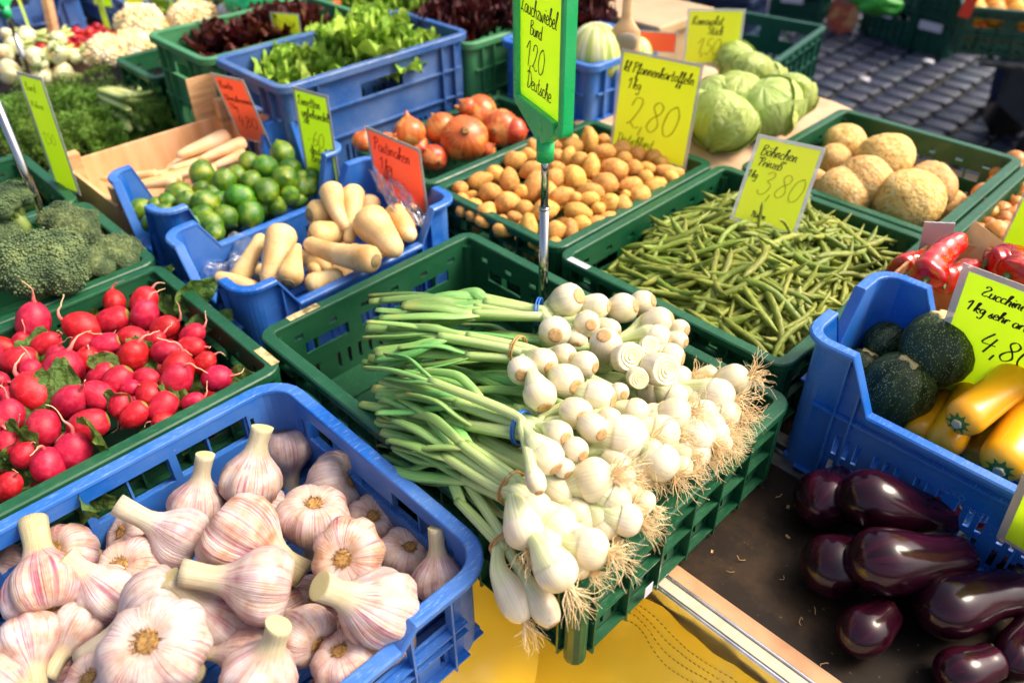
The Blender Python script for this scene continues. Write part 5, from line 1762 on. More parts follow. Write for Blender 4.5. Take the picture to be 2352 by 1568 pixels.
def pole_sign(label, base, z_socket, ang, lines, W=.14, H=.21, shift=-.012):
    t = thing('price_sign', label, 'price sign', base)
    zs = z_socket - base[2]
    MB().lathe([(.035, 0), (.035, .003), (.012, .006), (.008, .02)], 20).build('foot', MAT['chrome'], t)
    MB().tube([(0, 0, .01), (0, 0, zs * .78)], .0066, 16).build('pole', MAT['chrome'], t)
    p2 = MB().tube([(0, 0, zs * .78), (0, 0, zs + .02)], .0054, 16)
    p2.tube([(0, 0, zs * .78 - .001), (0, 0, zs * .78 + .002)], .0074, 16)
    p2.build('inner_pole', MAT['chrome'], t)
    fr_ = thing('frame', None, None, (0, 0, zs))
    fr_.parent = t
    fr_.rotation_euler.z = ang          # local x runs along the face, -y looks out
    MB().lathe([(.0095, -.004), (.0118, -.004), (.0118, .026), (.009, .026)], 16).build('socket', MAT['sgreen'], fr_)
    # bracket: trapezoid widening up to the frame
    b = MB()
    prof = [(-.011, .024), (.011, .024), (W * .36 + shift, .046), (W * .36 + shift, .062), (-W * .40 + shift, .062), (-W * .40 + shift, .05)]
    fa = [b.vert((x, -.0105, z)) for x, z in prof]
    bb = [b.vert((x, .009, z)) for x, z in prof]
    b.f.append(fa); b.f.append(list(reversed(bb)))
    for i in range(6):
        j = (i + 1) % 6
        b.f.append([fa[i], bb[i], bb[j], fa[j]])
    b.build('bracket', MAT['sgreen'], fr_, smooth=False, bevel=.0015)
    # rounded frame ring
    z0 = .045
    ring = MB()
    n = 6

    def rr_path(x0, x1, z0_, z1_, r):
        out = []
        for cx_, cz, a0 in ((x1 - r, z0_ + r, -90), (x1 - r, z1_ - r, 0), (x0 + r, z1_ - r, 90), (x0 + r, z0_ + r, 180)):
            for k in range(n + 1):
                a = math.radians(a0 + 90 * k / n)
                out.append((cx_ + r * math.cos(a), cz + r * math.sin(a)))
        return out
    x0, x1 = -W / 2 + shift, W / 2 + shift
    o_ = rr_path(x0, x1, z0, z0 + H, .012)
    i_ = rr_path(x0 + .011, x1 - .011, z0 + .011, z0 + H - .011, .012)
    rows = []
    for (ax, az), (bx_, bz) in zip(o_, i_):
        mx_, mz = (ax + bx_) / 2, (az + bz) / 2
        rows.append([ring.vert((ax, .008, az)), ring.vert((ax, -.006, az)), ring.vert(((ax * 4 + bx_) / 5, -.0085, (az * 4 + bz) / 5)), ring.vert(((ax + bx_ * 4) / 5, -.0085, (az + bz * 4) / 5)), ring.vert((bx_, -.004, bz)), ring.vert((bx_, .008, bz))])
    for a, b2 in zip(rows, rows[1:] + rows[:1]):
        for k in range(6):
            ring.f.append([a[k], b2[k], b2[(k + 1) % 6], a[(k + 1) % 6]])
    ring.build('border', MAT['sgreen'], fr_, smooth=False)
    MB().box(x0 + .006, x1 - .006, -.002, .002, z0 + .006, z0 + H - .006).build('paper', MAT['lime_card'], fr_, smooth=False)
    tx = MB()
    for i, (s, x, y, size, pen) in enumerate(lines):
        write(tx, s, x0 + .011 + x * (W - .022), z0 + .011 + y * (H - .022), size * H, pen * H, Vector((0, -.0028, 0)), Vector((1, 0, 0)), Vector((0, 0, 1)), Vector((0, 0, 0)), seed=i)
    if lines: tx.build('writing', MAT['ink'], fr_, smooth=False)


pole_sign('green framed price sign on a chrome pole reading Lauchzwiebel 1,20', (.2149, .3524, ZB + .008), .214, math.radians(-20),
          [('Lauchzwiebel', .03, .60, .10, .010), ('Bund', .24, .48, .085, .010), ('1,20', .14, .26, .155, .010), ('Deutsche', .16, .12, .105, .010)])
b_ = bp(125, 560, -.03)
pole_sign('bare chrome sign pole standing in the broccoli crate', (b_.x, b_.y, ZB + .008), .33, math.radians(30), [])
b_ = bp(76, 192, -.10)
pole_sign('green framed sign on a chrome pole among the fennel at the upper left', (b_.x, b_.y, ZB + .002), .075, math.radians(-50), [], W=.12, H=.17)

# ------------------------------------------------------------------ stall table
MAT['board'] = None
nt = NT('dark_board')
vec = nt.coord('Object', (1, 1, 1), False)
base = nt.ramp(nt.noise(vec, 5, 6, .7), [(.3, '#120c07'), (.5, '#21170d'), (.7, '#463420')])
scr = nt.noise(nt.coord('Object', (120, 9, 6), False), 1.0, 6, .8)
scr2 = nt.noise(nt.coord('Object', (8, 95, 5), False), 1.2, 6, .8)
col = nt.mix(nt.ramp(scr, [(.66, 0.0), (.74, .45)]), base, '#7a5f3a')
col = nt.mix(nt.ramp(scr2, [(.68, 0.0), (.76, .4)]), col, '#75603e')
spk = nt.noise(vec, 160, 2)
col = nt.mix(nt.ramp(spk, [(.70, 0.0), (.76, .5)]), col, '#8c7648')
MAT['board'] = nt.fin(col, nt.ramp(nt.noise(vec, 16, 4), [(.3, .5), (.7, .7)]), spec=.2)
MAT['metal'] = simple('galvanised_metal', [(.3, '#5d5d58'), (.6, '#85837c')], 30, .42, .0, bump=.1, bscale=90)
MAT['metal'].node_tree.nodes['Principled BSDF'].inputs['Metallic'].default_value = .85
MAT['alu'] = simple('aluminium_edge', [(.3, '#a8aab0'), (.6, '#cfd1d6')], 30, .25, .0)
MAT['alu'].node_tree.nodes['Principled BSDF'].inputs['Metallic'].default_value = .9
MAT['cream'] = simple('cream_strip', [(.3, '#b0a88e'), (.6, '#c0b8a0')], 40, .5, .0)
nt = NT('worn_tan_edge')
vec = nt.coord('Object', (1, 1, 1), False)
col = nt.ramp(nt.noise(nt.coord('Object', (1, 1, 1), False), 22, 5), [(.3, '#a87850'), (.6, '#c0946a')])
col = nt.mix(nt.ramp(nt.noise(nt.coord('Object', (40, 300, 40), False), 1.5, 5, .8), [(.64, 0.0), (.72, .7)]), col, '#6b4a2c')
MAT['tan'] = nt.fin(col, .6)
tb = thing('stall_table', 'market stall table with dark scratched flap, tan edge and metal hinge', 'table', (.5, .5, -.95))
Z0 = .95


def tpart(name, m, *boxes, bevel=0):
    mb = MB()
    for x0, x1, y0, y1, z0, z1 in boxes:
        mb.box(x0 - .5, x1 - .5, y0 - .5, y1 - .5, z0 + Z0, z1 + Z0)
    return mb.build(name, m, tb, smooth=False, bevel=bevel)


tpart('flap_board', MAT['board'], (.405, 1.9, .192, .436, -.158, -.1365))
tpart('tan_edge', MAT['tan'], (.405, 1.9, .1722, .1918, -.158, -.1358))
tpart('cream_strip', MAT['cream'], (.405, 1.9, .1535, .1678, -.160, -.1362))
tpart('metal_trim', MAT['alu'], (.405, 1.9, .1682, .1718, -.159, -.1340), bevel=.001)
tpart('metal_trim', MAT['alu'], (.405, 1.9, .1465, .1531, -.172, -.1350), bevel=.0025)
tpart('top_board', MAT['board'], (-3.4, 1.9, .475, 1.5, -.158, -.1365))
tpart('top_board', MAT['board'], (-3.4, .40, -.75, .470, -.158, -.1368))
tpart('metal_profile', MAT['metal'], (.42, 1.9, .452, .4745, -.165, -.128), bevel=.002)
tpart('metal_profile', MAT['metal'], (.42, 1.9, .4365, .4515, -.150, -.1375))
hg = MB()
for k in range(14):
    x = .53 + k * .033
    hg.tube([(x - .5, .444 - .5, Z0 - .1345), (x + .0315 - .5, .444 - .5, Z0 - .1345)], .0042, 10)
hg.build('hinge', MAT['metal'], tb)
hl = MB().box(.53 - .5, .99 - .5, .418 - .5, .441 - .5, Z0 - .1368, Z0 - .1352)
for k in range(7):
    x = .56 + k * .066 - .5
    hl.lathe([(.0045, 0), (.0045, .0012), (.002, .0016), (.0015, .0006)], 10)
    for i in range(len(hl.v) - 40, len(hl.v)):
        p = hl.v[i]; hl.v[i] = (p[0] + x, p[1] + .429 - .5, p[2] + Z0 - .1353)
hl.build('hinge_leaf', MAT['metal'], tb, smooth=False)
for x, y in ((-3.2, -.6), (-3.2, 1.4), (-1.4, -.6), (-1.4, 1.4), (.3, -.6), (.3, 1.4), (1.8, .3), (1.8, 1.4)):
    MB().tube([(x - .5, y - .5, 0.0), (x - .5, y - .5, Z0 - .159)], .022, 12).build('leg', MAT['metal'], tb)

# yellow tarpaulin hung from the edge
nt = NT('yellow_tarpaulin')
vec = nt.coord('Object', (1, 1, 1), False)
col = nt.ramp(nt.noise(vec, 3, 4), [(.3, '#ffc828'), (.55, '#ffd840'), (.75, '#ffe468')])
wv = nt.noise(nt.coord('Object', (700, 700, 700), False), 1.0, 1)
nt.bump(wv, .08, .0008)
MAT['tarp'] = nt.fin(col, .22, spec=.55, trans=.08)


def tarp_fn(A, B, nrm, seed):
    A, B, nrm = Vector(A), Vector(B), Vector(nrm)

    def fn(u, v):
        p = A + (B - A) * u
        s = u * (B - A).length
        k = min(1, v / .55); d = .008 + .30 * k * k * (3 - 2 * k) + .02 * v * math.sin(9 * s + seed) + .026 * v * math.sin(23 * s + 2 * math.sin(4 * v) + seed)
        d += .02 * noise.noise(Vector((s * 7, v * 5, seed))) + .006 * noise.noise(Vector((s * 30, v * 20, seed)))
        return p + nrm * d + Vector((0, 0, -.155 - .775 * v))
    return fn


mb = MB().grid(tarp_fn((.395, .146, 0), (1.9, .146, 0), (0, -1, 0), 1), 120, 46)
mb.grid(tarp_fn((.40, -.75, 0), (.40, .146, 0), (1, 0, 0), 3), 80, 46)
o = place(mb, 'yellow_tarpaulin', MAT['tarp'], (.9, .1, -.95), 'glossy yellow tarpaulin hanging from the table edge under the crates', 'tarpaulin')
MAT['stitch'] = simple('stitching', '#a8873c', 5, .8)
mb = MB()
for row in (0, 1, 2, 3):
    fn = tarp_fn((.395, .146, 0), (1.9, .146, 0), (0, -1, 0), 1)
    for k in range(150):
        u0, u1 = .0 + k * .004, .0 + k * .004 + .0022
        v = .03 + row * .014 + .006 * math.sin(k * .35)
        a, b = Vector(fn(u0, v)), Vector(fn(u1, v))
        mb.tube([a + Vector((0, -.001, 0)), b + Vector((0, -.001, 0))], .0005, 3)
mb.v = [tuple(Vector(p) - Vector((.9, .1, -.95))) for p in mb.v]
mb.build('stitching', MAT['stitch'], o)

# ------------------------------------------------------------------ paving
nt = NT('mossy_joint')
vec = nt.coord('Object', (1, 1, 1), False)
MAT['joint'] = nt.fin(nt.ramp(nt.noise(vec, 6, 5), [(.3, '#17160f'), (.5, '#202210'), (.7, '#353a16')]), .9)
gm = MB()
gm.f.append([gm.vert(p) for p in ((-40, -40, -.95), (40, -40, -.95), (40, 40, -.95), (-40, 40, -.95))])
ground = gm.build('ground', MAT['joint'], None, smooth=False)
tag(ground, 'mossy joints of the paved market square', None, None, 'structure')
MAT['cobble'] = simple('sky_tinted_sett', [(.3, '#1b2334'), (.5, '#262e42'), (.75, '#363c4a')], 14, .36, .22, .02, bump=.5, bscale=40, bdist=.006)  # bluish tint stands in for sky reflection, the dark tone for shade
COB = []
for s in range(4):
    rr = random.Random(70 + s)
    mb = MB()
    rows = []
    for k_, (sx, z) in enumerate(((1.0, -.03), (.99, .008), (.95, .018), (.82, .0235))):
        rows.append([mb.vert(((.5 * math.copysign(abs(math.cos(a)) ** .35, math.cos(a))) * sx * (1 + .03 * math.sin(3 * a + s)), (.5 * math.copysign(abs(math.sin(a)) ** .35, math.sin(a))) * sx * (1 + .03 * math.cos(2 * a + s)), z + rr.uniform(-.0015, .0015))) for a in [2 * math.pi * (i + .5) / 16 for i in range(16)]])
    mb.rows(rows)
    COB.append(mb.mesh('cobblestone'))
cand = []
for i in range(-24, 12):
    for j in range(-2, 34):
        x = i * .165 + .012 * noise.noise(Vector((i * .7, j * .3, 1)))
        y = 1.9 + j * .135 + (.067 if i % 2 else 0)
        u, v = pj((x, y, -.93))
        if 1560 < u < 2420 and -30 < v < 470 and depth((x, y, -.93)) > 0:
            cand.append((depth((x, y, -.93)), x, y))
cand.sort()
for d_, x, y in cand[:300]:
    o = ob('cobblestone', random.choice(COB), MAT['cobble'], ground, TRS((x, y, -.95 + random.uniform(-.002, .005)), Quaternion((0, 0, 1), random.gauss(0, .03)), (.152 * random.uniform(.94, 1.03), .122 * random.uniform(.94, 1.04), 1)))
far = MB()
for d_, x, y in cand[300:]:
    src = COB[0]
    b0 = len(far.v)
    for v_ in src.vertices: far.vert((x + v_.co.x * .152, y + v_.co.y * .122, -.95 + v_.co.z))
    far.f += [[b0 + i for i in p_.vertices] for p_ in src.polygons]
if far.v:
    o = far.build('cobblestone', MAT['cobble'], ground)
    o['kind'] = 'stuff'

MAT['slab'] = simple('bounce_paving', [(.3, '#8f887c'), (.6, '#aaa294')], 5, .8, 0, bump=.2, bscale=60)
pv = MB().box(-9, 9, -9, 1.55, -.955, -.946).build('bounce_pavement', MAT['slab'], None, smooth=False)  # unseen pale ground, added to bounce light onto tarpaulin and crate fronts
tag(pv, 'unseen pale paving added in front of and under the stall to bounce light', None, None, 'structure')

# ------------------------------------------------------------------ cabbages on paper
crate('crate', 'dark green crate under the cabbages and their paper sheet', -.175, .178, .905, 1.40, -.03, ZB, MAT['green'])
MAT['kraft'] = simple('kraft_paper', [(.3, '#c9a27e'), (.6, '#dcbb98')], 10, .7, .0, trans=.2)
mb = MB().grid(lambda u, v: Vector((-.21 + .40 * u, .885 + .50 * v, -.018 + .012 * noise.noise(Vector((u * 3, v * 3, 2))) - .05 * max(0, .1 - v) * 4 * (u > .3) - .03 * max(0, u - .9) * 3)), 16, 16)
o = place(mb, 'paper_sheet', MAT['kraft'], (0, 1.13, -.02), 'tan paper sheet spread under the cabbages', 'paper')
so_ = o.modifiers.new('s', 'SOLIDIFY'); so_.thickness = .0012
nt = NT('cabbage_leaf')
vec = nt.coord('Object')
vein = nt.noise(nt.coord('st', (1, 1, 1)), 2.4, 4, .6, .6)
col = nt.ramp(vein, [(.28, '#93ae50'), (.48, '#adc164'), (.62, '#c0cd7c'), (.8, '#d2d898')])
col = nt.vary(col, .12, .012)
nt.bump(vein, .5, .03)
MAT['cabbage'] = nt.fin(col, .42, spec=.4, trans=.12)


def patch(seed, th0, th1, ph0, ph1, R_):
    rr = random.Random(seed)

    def fn(u, v):
        th = th0 + (th1 - th0) * u
        e = 4 * u * (1 - u)
        ph = ph0 + (ph1 - ph0) * v * (.72 + .28 * e)
        lift = .09 * v ** 3 + .11 * (abs(u - .5) * 2) ** 6 + .02 * math.sin(14 * v + 9 * u + seed) * (abs(u - .5) * 2) ** 3
        r = R_ * (1.015 + lift + .018 * noise.noise(Vector((u * 7, v * 7, seed))) + .012 * math.cos(6.28 * u * 3.5) * v)
        return Vector((r * math.sin(ph) * math.cos(th), r * math.sin(ph) * math.sin(th) , -r * math.cos(ph) * .86))
    mb = MB().grid(fn, 16, 12)
    mb.st = [((s[0] - .5) * 7 / (s[1] + .45), 0, s[1] * 1.2) for s in mb.st]
    return mb.mesh('leaf')


CABB = lump(31, (1, 1, .86), .05, 1.5, 30, 20, .012, 7).mesh('heart')
PATCH = [patch(s, a, a + w, .1, 2.3, 1.0) for s, a, w in ((1, 0, 2.3), (2, 1.7, 2.2), (3, 3.3, 2.4), (4, 4.9, 2.2))]
for k, (u, v, rx, z, lab) in enumerate(((1662, 278, 76, .045, 'round pale green cabbage in front beside the 2,80 card'), (1765, 248, 74, .045, 'round cabbage in the middle of the paper sheet'),
        (1815, 218, 56, .045, 'cabbage at the right end of the paper sheet'), (1695, 220, 62, .055, 'cabbage behind the front one'), (1640, 225, 55, .05, 'cabbage between the two yellow cards'),
        (1725, 165, 50, .05, 'yellowish cabbage at the back'), (1765, 185, 40, .035, 'pale cabbage half hidden at the back'), (1690, 140, 45, .05, 'yellowish cabbage beside the 1,50 card'), (1600, 250, 50, .04, 'cabbage hidden behind the 2,80 card'))):
    p = bp(u, v, z)
    s = px2m(rx, p)
    t = thing('cabbage', lab, 'cabbage', p, 'cabbages on the paper sheet', aim((random.gauss(0, .5), random.gauss(0, .5), 1), k))
    t.scale = (s, s, s)
    ob('heart', CABB, MAT['cabbage'], t)
    for m_ in PATCH: ob('leaf', m_, MAT['cabbage'], t)

# ------------------------------------------------------------------ leaf salads
MAT['lettuce'] = leafmat('green_lettuce', [(.3, '#7aa82c'), (.5, '#a0c842'), (.72, '#c0dc66')], 4, .18, .012)
MAT['oak'] = leafmat('red_oak_leaf', [(.3, '#2c0d0c'), (.5, '#4e1a16'), (.66, '#6e3a24'), (.8, '#7a6a34')], 4, .2, .02, rough=.4)
MAT['frisee'] = leafmat('frisee', [(.3, '#6f9c24'), (.5, '#95ba3a'), (.72, '#b4d058')], 4, .15, .01)
MAT['lollo'] = leafmat('lollo_rossa', [(.3, '#2a0a0e'), (.5, '#46141a'), (.7, '#5f2420'), (.82, '#6f5a2c')], 4, .2, .02)
LL = [leaf_mesh(s, 10, 14, .5, .13, .55, .05, 16) for s in (1, 2, 3, 4)]
LF = [leaf_mesh(s, 12, 18, .5, .2, .5, .12, 30) for s in (11, 12, 13)]


def salad(name, label, cat, p, R_, n, meshes, mat, group, flat=1.0, seed=0):
    rr = random.Random(seed)
    t = thing(name, label, cat, p, group)
    for i in range(n):
        k = i / n
        a = i * 2.399963
        tilt = math.radians(82 - 84 * k + rr.gauss(0, 7))
        q = Quaternion((0, 0, 1), a) @ Quaternion((1, 0, 0), tilt)
        s = R_ * (.62 + .5 * k) * rr.uniform(.9, 1.1)
        o_ = Vector((math.cos(a + 1.57), math.sin(a + 1.57), 0)) * R_ * .06 * k
        ob('leaf', meshes[i % len(meshes)], mat, t, TRS(o_ + Vector((0, 0, -R_ * .25 * k)), q, (s, s, s * flat)))
    return t


G1 = 'green lettuce heads in the dull blue crate'
for k, (u, v, z, r, lab) in enumerate(((850, 100, .12, .09, 'big green lettuce head heaped highest at the back of the blue crate'), (905, 148, .07, .078, 'green lettuce head at the near wall by the handle opening'),
        (962, 116, .08, .055, 'green lettuce head at the right end of the blue crate'), (780, 162, .065, .078, 'green lettuce head low in the middle of the blue crate'), (660, 168, .065, .07, 'green lettuce head at the left corner of the blue crate'), (760, 130, .06, .08, 'green lettuce head behind the left one in the blue crate'))):
    salad('lettuce', lab, 'lettuce', bp(u, v, z), r * 1.05, 30, LL + LF, MAT['lettuce'], G1, seed=k)
for k, (u, v, z, r, lab) in enumerate(((500, 110, .06, .08, 'dark red oak leaf lettuce at the near left corner'), (575, 100, .065, .08, 'dark red oak leaf lettuce in the middle of its crate'), (640, 75, .08, .085, 'dark red oak leaf lettuce beside the small yellow card'), (690, 62, .085, .08, 'dark red oak leaf lettuce next to the big green head'), (600, 65, .05, .07, 'dark red oak leaf lettuce behind at the far wall'))):
    salad('oak_leaf_lettuce', lab, 'lettuce', bp(u, v, z), r, 22, LL, MAT['oak'], 'red oak leaf lettuces in the faded green crate', seed=20 + k)
crate('crate', 'green crate of frilly dark red lettuce behind the green lettuce', -.755, -.475, .835, 1.27, .095, ZB, MAT['green2'], 'lettuce')
crate('crate', 'green crate of curly endive at the top middle', -1.06, -.775, .815, 1.25, .095, ZB, MAT['green2'], 'lettuce')
for k, (u, v, z, r, lab) in enumerate(((1000, 70, .08, .075, 'frilly dark red lettuce at the near corner of its crate'), (1080, 60, .085, .085, 'frilly dark red lettuce by the rim left of the sign'), (1110, 20, .10, .085, 'frilly dark red lettuce at the top left of the sign'), (1030, 35, .10, .08, 'frilly dark red lettuce in the middle of its crate'), (1330, 35, .10, .085, 'frilly dark red lettuce right of the sign'), (1220, 45, .1, .085, 'frilly dark red lettuce hidden behind the sign'))):
    salad('frilly_red_lettuce', lab, 'lettuce', bp(u, v, z), r, 26, LF, MAT['lollo'], 'frilly red lettuces', seed=40 + k)
for k, (u, v, z, r, lab) in enumerate(((900, 15, .1, .085, 'curly pale green endive head behind the green lettuce'), (980, 10, .11, .085, 'curly pale green endive head at the top edge'), (850, 0, .1, .08, 'curly endive head above the big green lettuce'), (930, 42, .08, .07, 'curly endive head at the near rim of its crate'), (1040, -15, .11, .08, 'curly endive head at the top edge near the red lettuce'))):
    salad('curly_endive', lab, 'endive', bp(u, v, z), r, 26, LF, MAT['frisee'], 'curly endive heads', seed=60 + k)

# ------------------------------------------------------------------ wooden tray with pale carrots
MAT['wood'] = simple('raw_wood', [(.3, '#b98a5c'), (.6, '#d6ab7c')], 12, .7, .08, vs=(1, 1, 8), bump=.2, bscale=40)
MAT['ply'] = simple('orange_ply', [(.3, '#d29a68'), (.6, '#e6b88c')], 6, .6, .05, vs=(1, 5, 1))
tr = thing('wooden_tray', 'shallow wooden tray with corner posts holding pale carrots', 'tray', (-.66, .21, ZB))
for b in ((-.115, .115, -.175, -.169, .03, .115), (-.115, .115, .169, .175, .03, .115), (-.115, -.109, -.169, .169, .03, .125), (.109, .115, -.169, .169, .03, .10)):
    MB().box(*b).build('side_board', MAT['ply'], tr, smooth=False)
MB().box(-.109, .109, -.169, .169, .03, .036).build('base', MAT['ply'], tr, smooth=False)
for x, y, h in ((-.10, -.16, .145), (.10, -.16, .145), (-.10, .16, .165), (.10, .16, .185)):
    MB().box(x - .011, x + .011, y - .011, y + .011, .0, h).build('corner_post', MAT['wood'], tr, smooth=False, bevel=.001)
MB().box(-.120, -.116, .105, .165, .03, .215).build('end_slat', MAT['wood'], tr, smooth=False)
MAT['palecarrot'] = simple('pale_carrot', [(.3, '#dca468'), (.5, '#ebc08c'), (.75, '#f2d4ac')], 20, .5, .1, .015)
f = crop(0, 0, 1.7418)
for k, (x0, y0, r0, x1, y1, r1, z) in enumerate(((1560, 960, 62, 1230, 1090, 30, .02), (1680, 1000, 50, 1380, 1120, 25, .015), (1640, 1060, 45, 1180, 1180, 22, .0), (1560, 1120, 45, 1100, 1230, 20, -.01), (1480, 980, 45, 1150, 1190, 22, -.005), (1300, 1180, 40, 1000, 1240, 20, -.015), (1080, 1220, 40, 800, 1240, 20, -.02), (1250, 1240, 42, 900, 1290, 20, -.02), (1200, 1270, 40, 980, 1300, 20, -.02), (1480, 1180, 40, 1180, 1240, 20, -.01), (1690, 1080, 45, 1450, 1180, 20, .0), (960, 1230, 36, 700, 1250, 18, -.025))):
    A, B = bp(*f(x0, y0), z), bp(*f(x1, y1), z - .008)
    o, dn = longveg('pale_carrot', A, B, px2m(r0 * .3297, A), px2m(r1 * .3297, B), [(-.7, .3), (-.55, .7), (-.2, .95), (.1, 1), (.4, 1), (.7, 1), (.9, .9), (1.0, .5)], MAT['palecarrot'], 'pale orange carrot in the wooden tray', 'carrot', 'pale carrots in the wooden tray', 12)

# ------------------------------------------------------------------ cucumbers, carrot greens, celery
MAT['cuke'] = simple('cucumber_skin', [(.3, '#2e5a1c'), (.6, '#4f7f2c')], 8, .35, .15, .02, vs=(1, 1, 1), bump=.1, bscale=30)
for k, (u0, v0, u1, v1, r, z, lab) in enumerate(((25, 385, 75, 470, 26, -.06, 'pale green cucumber at the left edge of the cucumber crate'), (85, 410, 128, 452, 20, -.05, 'bright green cucumber beside the lime yellow card'), (60, 395, 110, 455, 20, -.075, 'green cucumber between the other cucumbers'), (130, 400, 170, 440, 18, -.07, 'green cucumber below the lime yellow card'))):
    A, B = bp(u0, v0, z), bp(u1, v1, z)
    longveg('cucumber', A, B, px2m(r, A), px2m(r, B), [(-.9, .3), (-.7, .7), (-.3, .95), (.1, 1), (.5, 1), (.9, .98), (1.0, .85), (1.08, .5)], MAT['cuke'], lab, 'cucumber', 'cucumbers in the green crate', 16)
MAT['frond'] = leafmat('carrot_greens', [(.3, '#44661e'), (.5, '#5f8a2c'), (.72, '#86a848')], 20, .15, .015, trans=.25, bump=0)


def fronds(label, loc, direction, L, n, seed, cat='carrot greens', mat=None, spread=.5, stem=.0012):
    rr = random.Random(seed)
    mb = MB()
    d0 = Vector(direction).normalized()
    for s in range(n):
        d = (d0 + Vector((rr.gauss(0, spread), rr.gauss(0, spread), rr.gauss(0, spread * .5)))).normalized()
        p = Vector((rr.gauss(0, .02), rr.gauss(0, .02), rr.uniform(0, .03)))
        pts = [p.copy()]
        for k in range(7):
            d = (d + Vector((rr.gauss(0, .12), rr.gauss(0, .12), rr.gauss(0, .1) - .10))).normalized()
            p = p + d * L / 7
            if p.z < .004: p.z = .004
            pts.append(p.copy())
        mb.tube(pts, [stem * (1 - .6 * i / 7) for i in range(8)], 4)
        for i in range(2, 8):
            for side in range(10):
                v = Vector((rr.gauss(0, 1), rr.gauss(0, 1), rr.gauss(0, .7))).normalized()
                ln = L * rr.uniform(.06, .13)
                for q in range(4):
                    a = pts[i] + v * ln * (q + 1) / 4 + Vector((rr.gauss(0, .003), rr.gauss(0, .003), rr.gauss(0, .003)))
                    w = Vector((rr.gauss(0, 1), rr.gauss(0, 1), rr.gauss(0, 1))).normalized() * L * rr.uniform(.012, .024)
                    h = v.cross(w).normalized() * w.length * .6
                    b0 = [mb.vert(a - w), mb.vert(a + h), mb.vert(a + w), mb.vert(a - h)]
                    mb.f.append(b0)
    t = thing('herb_bunch', label, cat, loc, 'bunches of leafy greens on the left')
    mb.build('fronds', mat or MAT['frond'], t, smooth=False)
    return t


for k, (u, v, z, dr, L, n, lab) in enumerate(((-10, 275, -.11, (.8, .35, .25), .19, 40, 'feathery dark greens at the left edge under the fennel'), (70, 262, -.11, (.8, .3, .25), .19, 40, 'feathery dark greens behind the lime yellow card'), (160, 262, -.115, (.7, .4, .25), .17, 40, 'feathery dark greens right of the lime yellow card'),
        (50, 325, -.10, (.7, .3, .25), .17, 36, 'feathery dark greens low beside the chrome pole'), (220, 305, -.12, (.8, .4, .25), .16, 36, 'feathery dark greens beside the wooden tray'), (290, 295, -.12, (.6, .6, .2), .12, 30, 'leafy greens below the celery'))):
    fronds(lab, bp(u, v, z), dr, L, n, 80 + k)
MAT['celery'] = simple('celery_stalk', [(.3, '#a9bd5c'), (.6, '#d2d894')], 10, .4, .08, vs=(1, 1, 1))
for k, (u0, v0, u1, v1, z, lab) in enumerate(((245, 222, 335, 262, -.07, 'pale celery head lying on the table beside the greens'), (290, 215, 350, 262, -.09, 'celery head behind the first one by the faded green crate'))):
    A, B = bp(u0, v0, z), bp(u1, v1, z)
    t = thing('celery', lab, 'celery', A, 'celery heads on the table')
    d = (B - A)
    dn = d.normalized()
    o1 = dn.orthogonal().normalized(); o2 = dn.cross(o1)
    for i in range(12):
        a = i * 2.4; r = .032 * math.sqrt((i + .5) / 12)
        off = o1 * math.cos(a) * r + o2 * math.sin(a) * r
        MB().tube(smooth_path([off * .7, off + d * .35, off * 1.3 + d * .75, off * 2.0 + d * 1.05], 4), [.011, .012, .0125, .0125, .0125, .012, .0115, .011, .0105, .010, .009, .008, .006], 8, flat=.6).build('stalk', MAT['celery'], t)
    lf = fronds('x', (0, 0, 0), dn + Vector((0, 0, .2)), .09, 16, 90 + k, spread=.45)
    ch = lf.children[0]
    ch.parent = t; ch.name = 'leaves'; ch.location = d * .95
    bpy.data.objects.remove(lf)

# ------------------------------------------------------------------ fennel and cauliflower
MAT['fennel'] = simple('fennel_bulb', [(.3, '#b9b86e'), (.5, '#d9d8a8'), (.72, '#e8e6cc')], 1.6, .4, .06, .01, sss=.08, kind='st', vs=(2, 2, .6))
MAT['fencut'] = simple('fennel_cut', [(.3, '#cfa468'), (.6, '#e4c596')], 6, .7)
FEN = MB().lathe([(.42, -.72), (.6, -.7), (.86, -.5), (1.0, -.15), (.97, .2), (.82, .5), (.6, .75), (.45, 1.0)], 24, lambda a, t: 1 + .07 * math.cos(4 * a) * (t > .2)).mesh('bulb')
FCUT = MB().lathe([(.41, -.715), (.40, -.75), (.2, -.77), (.03, -.75)], 16).mesh('cut_base')
FST = []
for s in range(5):
    a = s * 1.256
    FST.append(MB().tube([(.3 * math.cos(a), .3 * math.sin(a), .6), (.42 * math.cos(a), .42 * math.sin(a), 1.2), (.65 * math.cos(a), .65 * math.sin(a), 1.9)], [.24, .2, .15], 10).mesh('stalk'))
MAT['fenst'] = simple('fennel_stalk', [(.3, '#8aa34a'), (.6, '#bcc77c')], 8, .45, .05)
f = crop(0, 0, 3.7333)
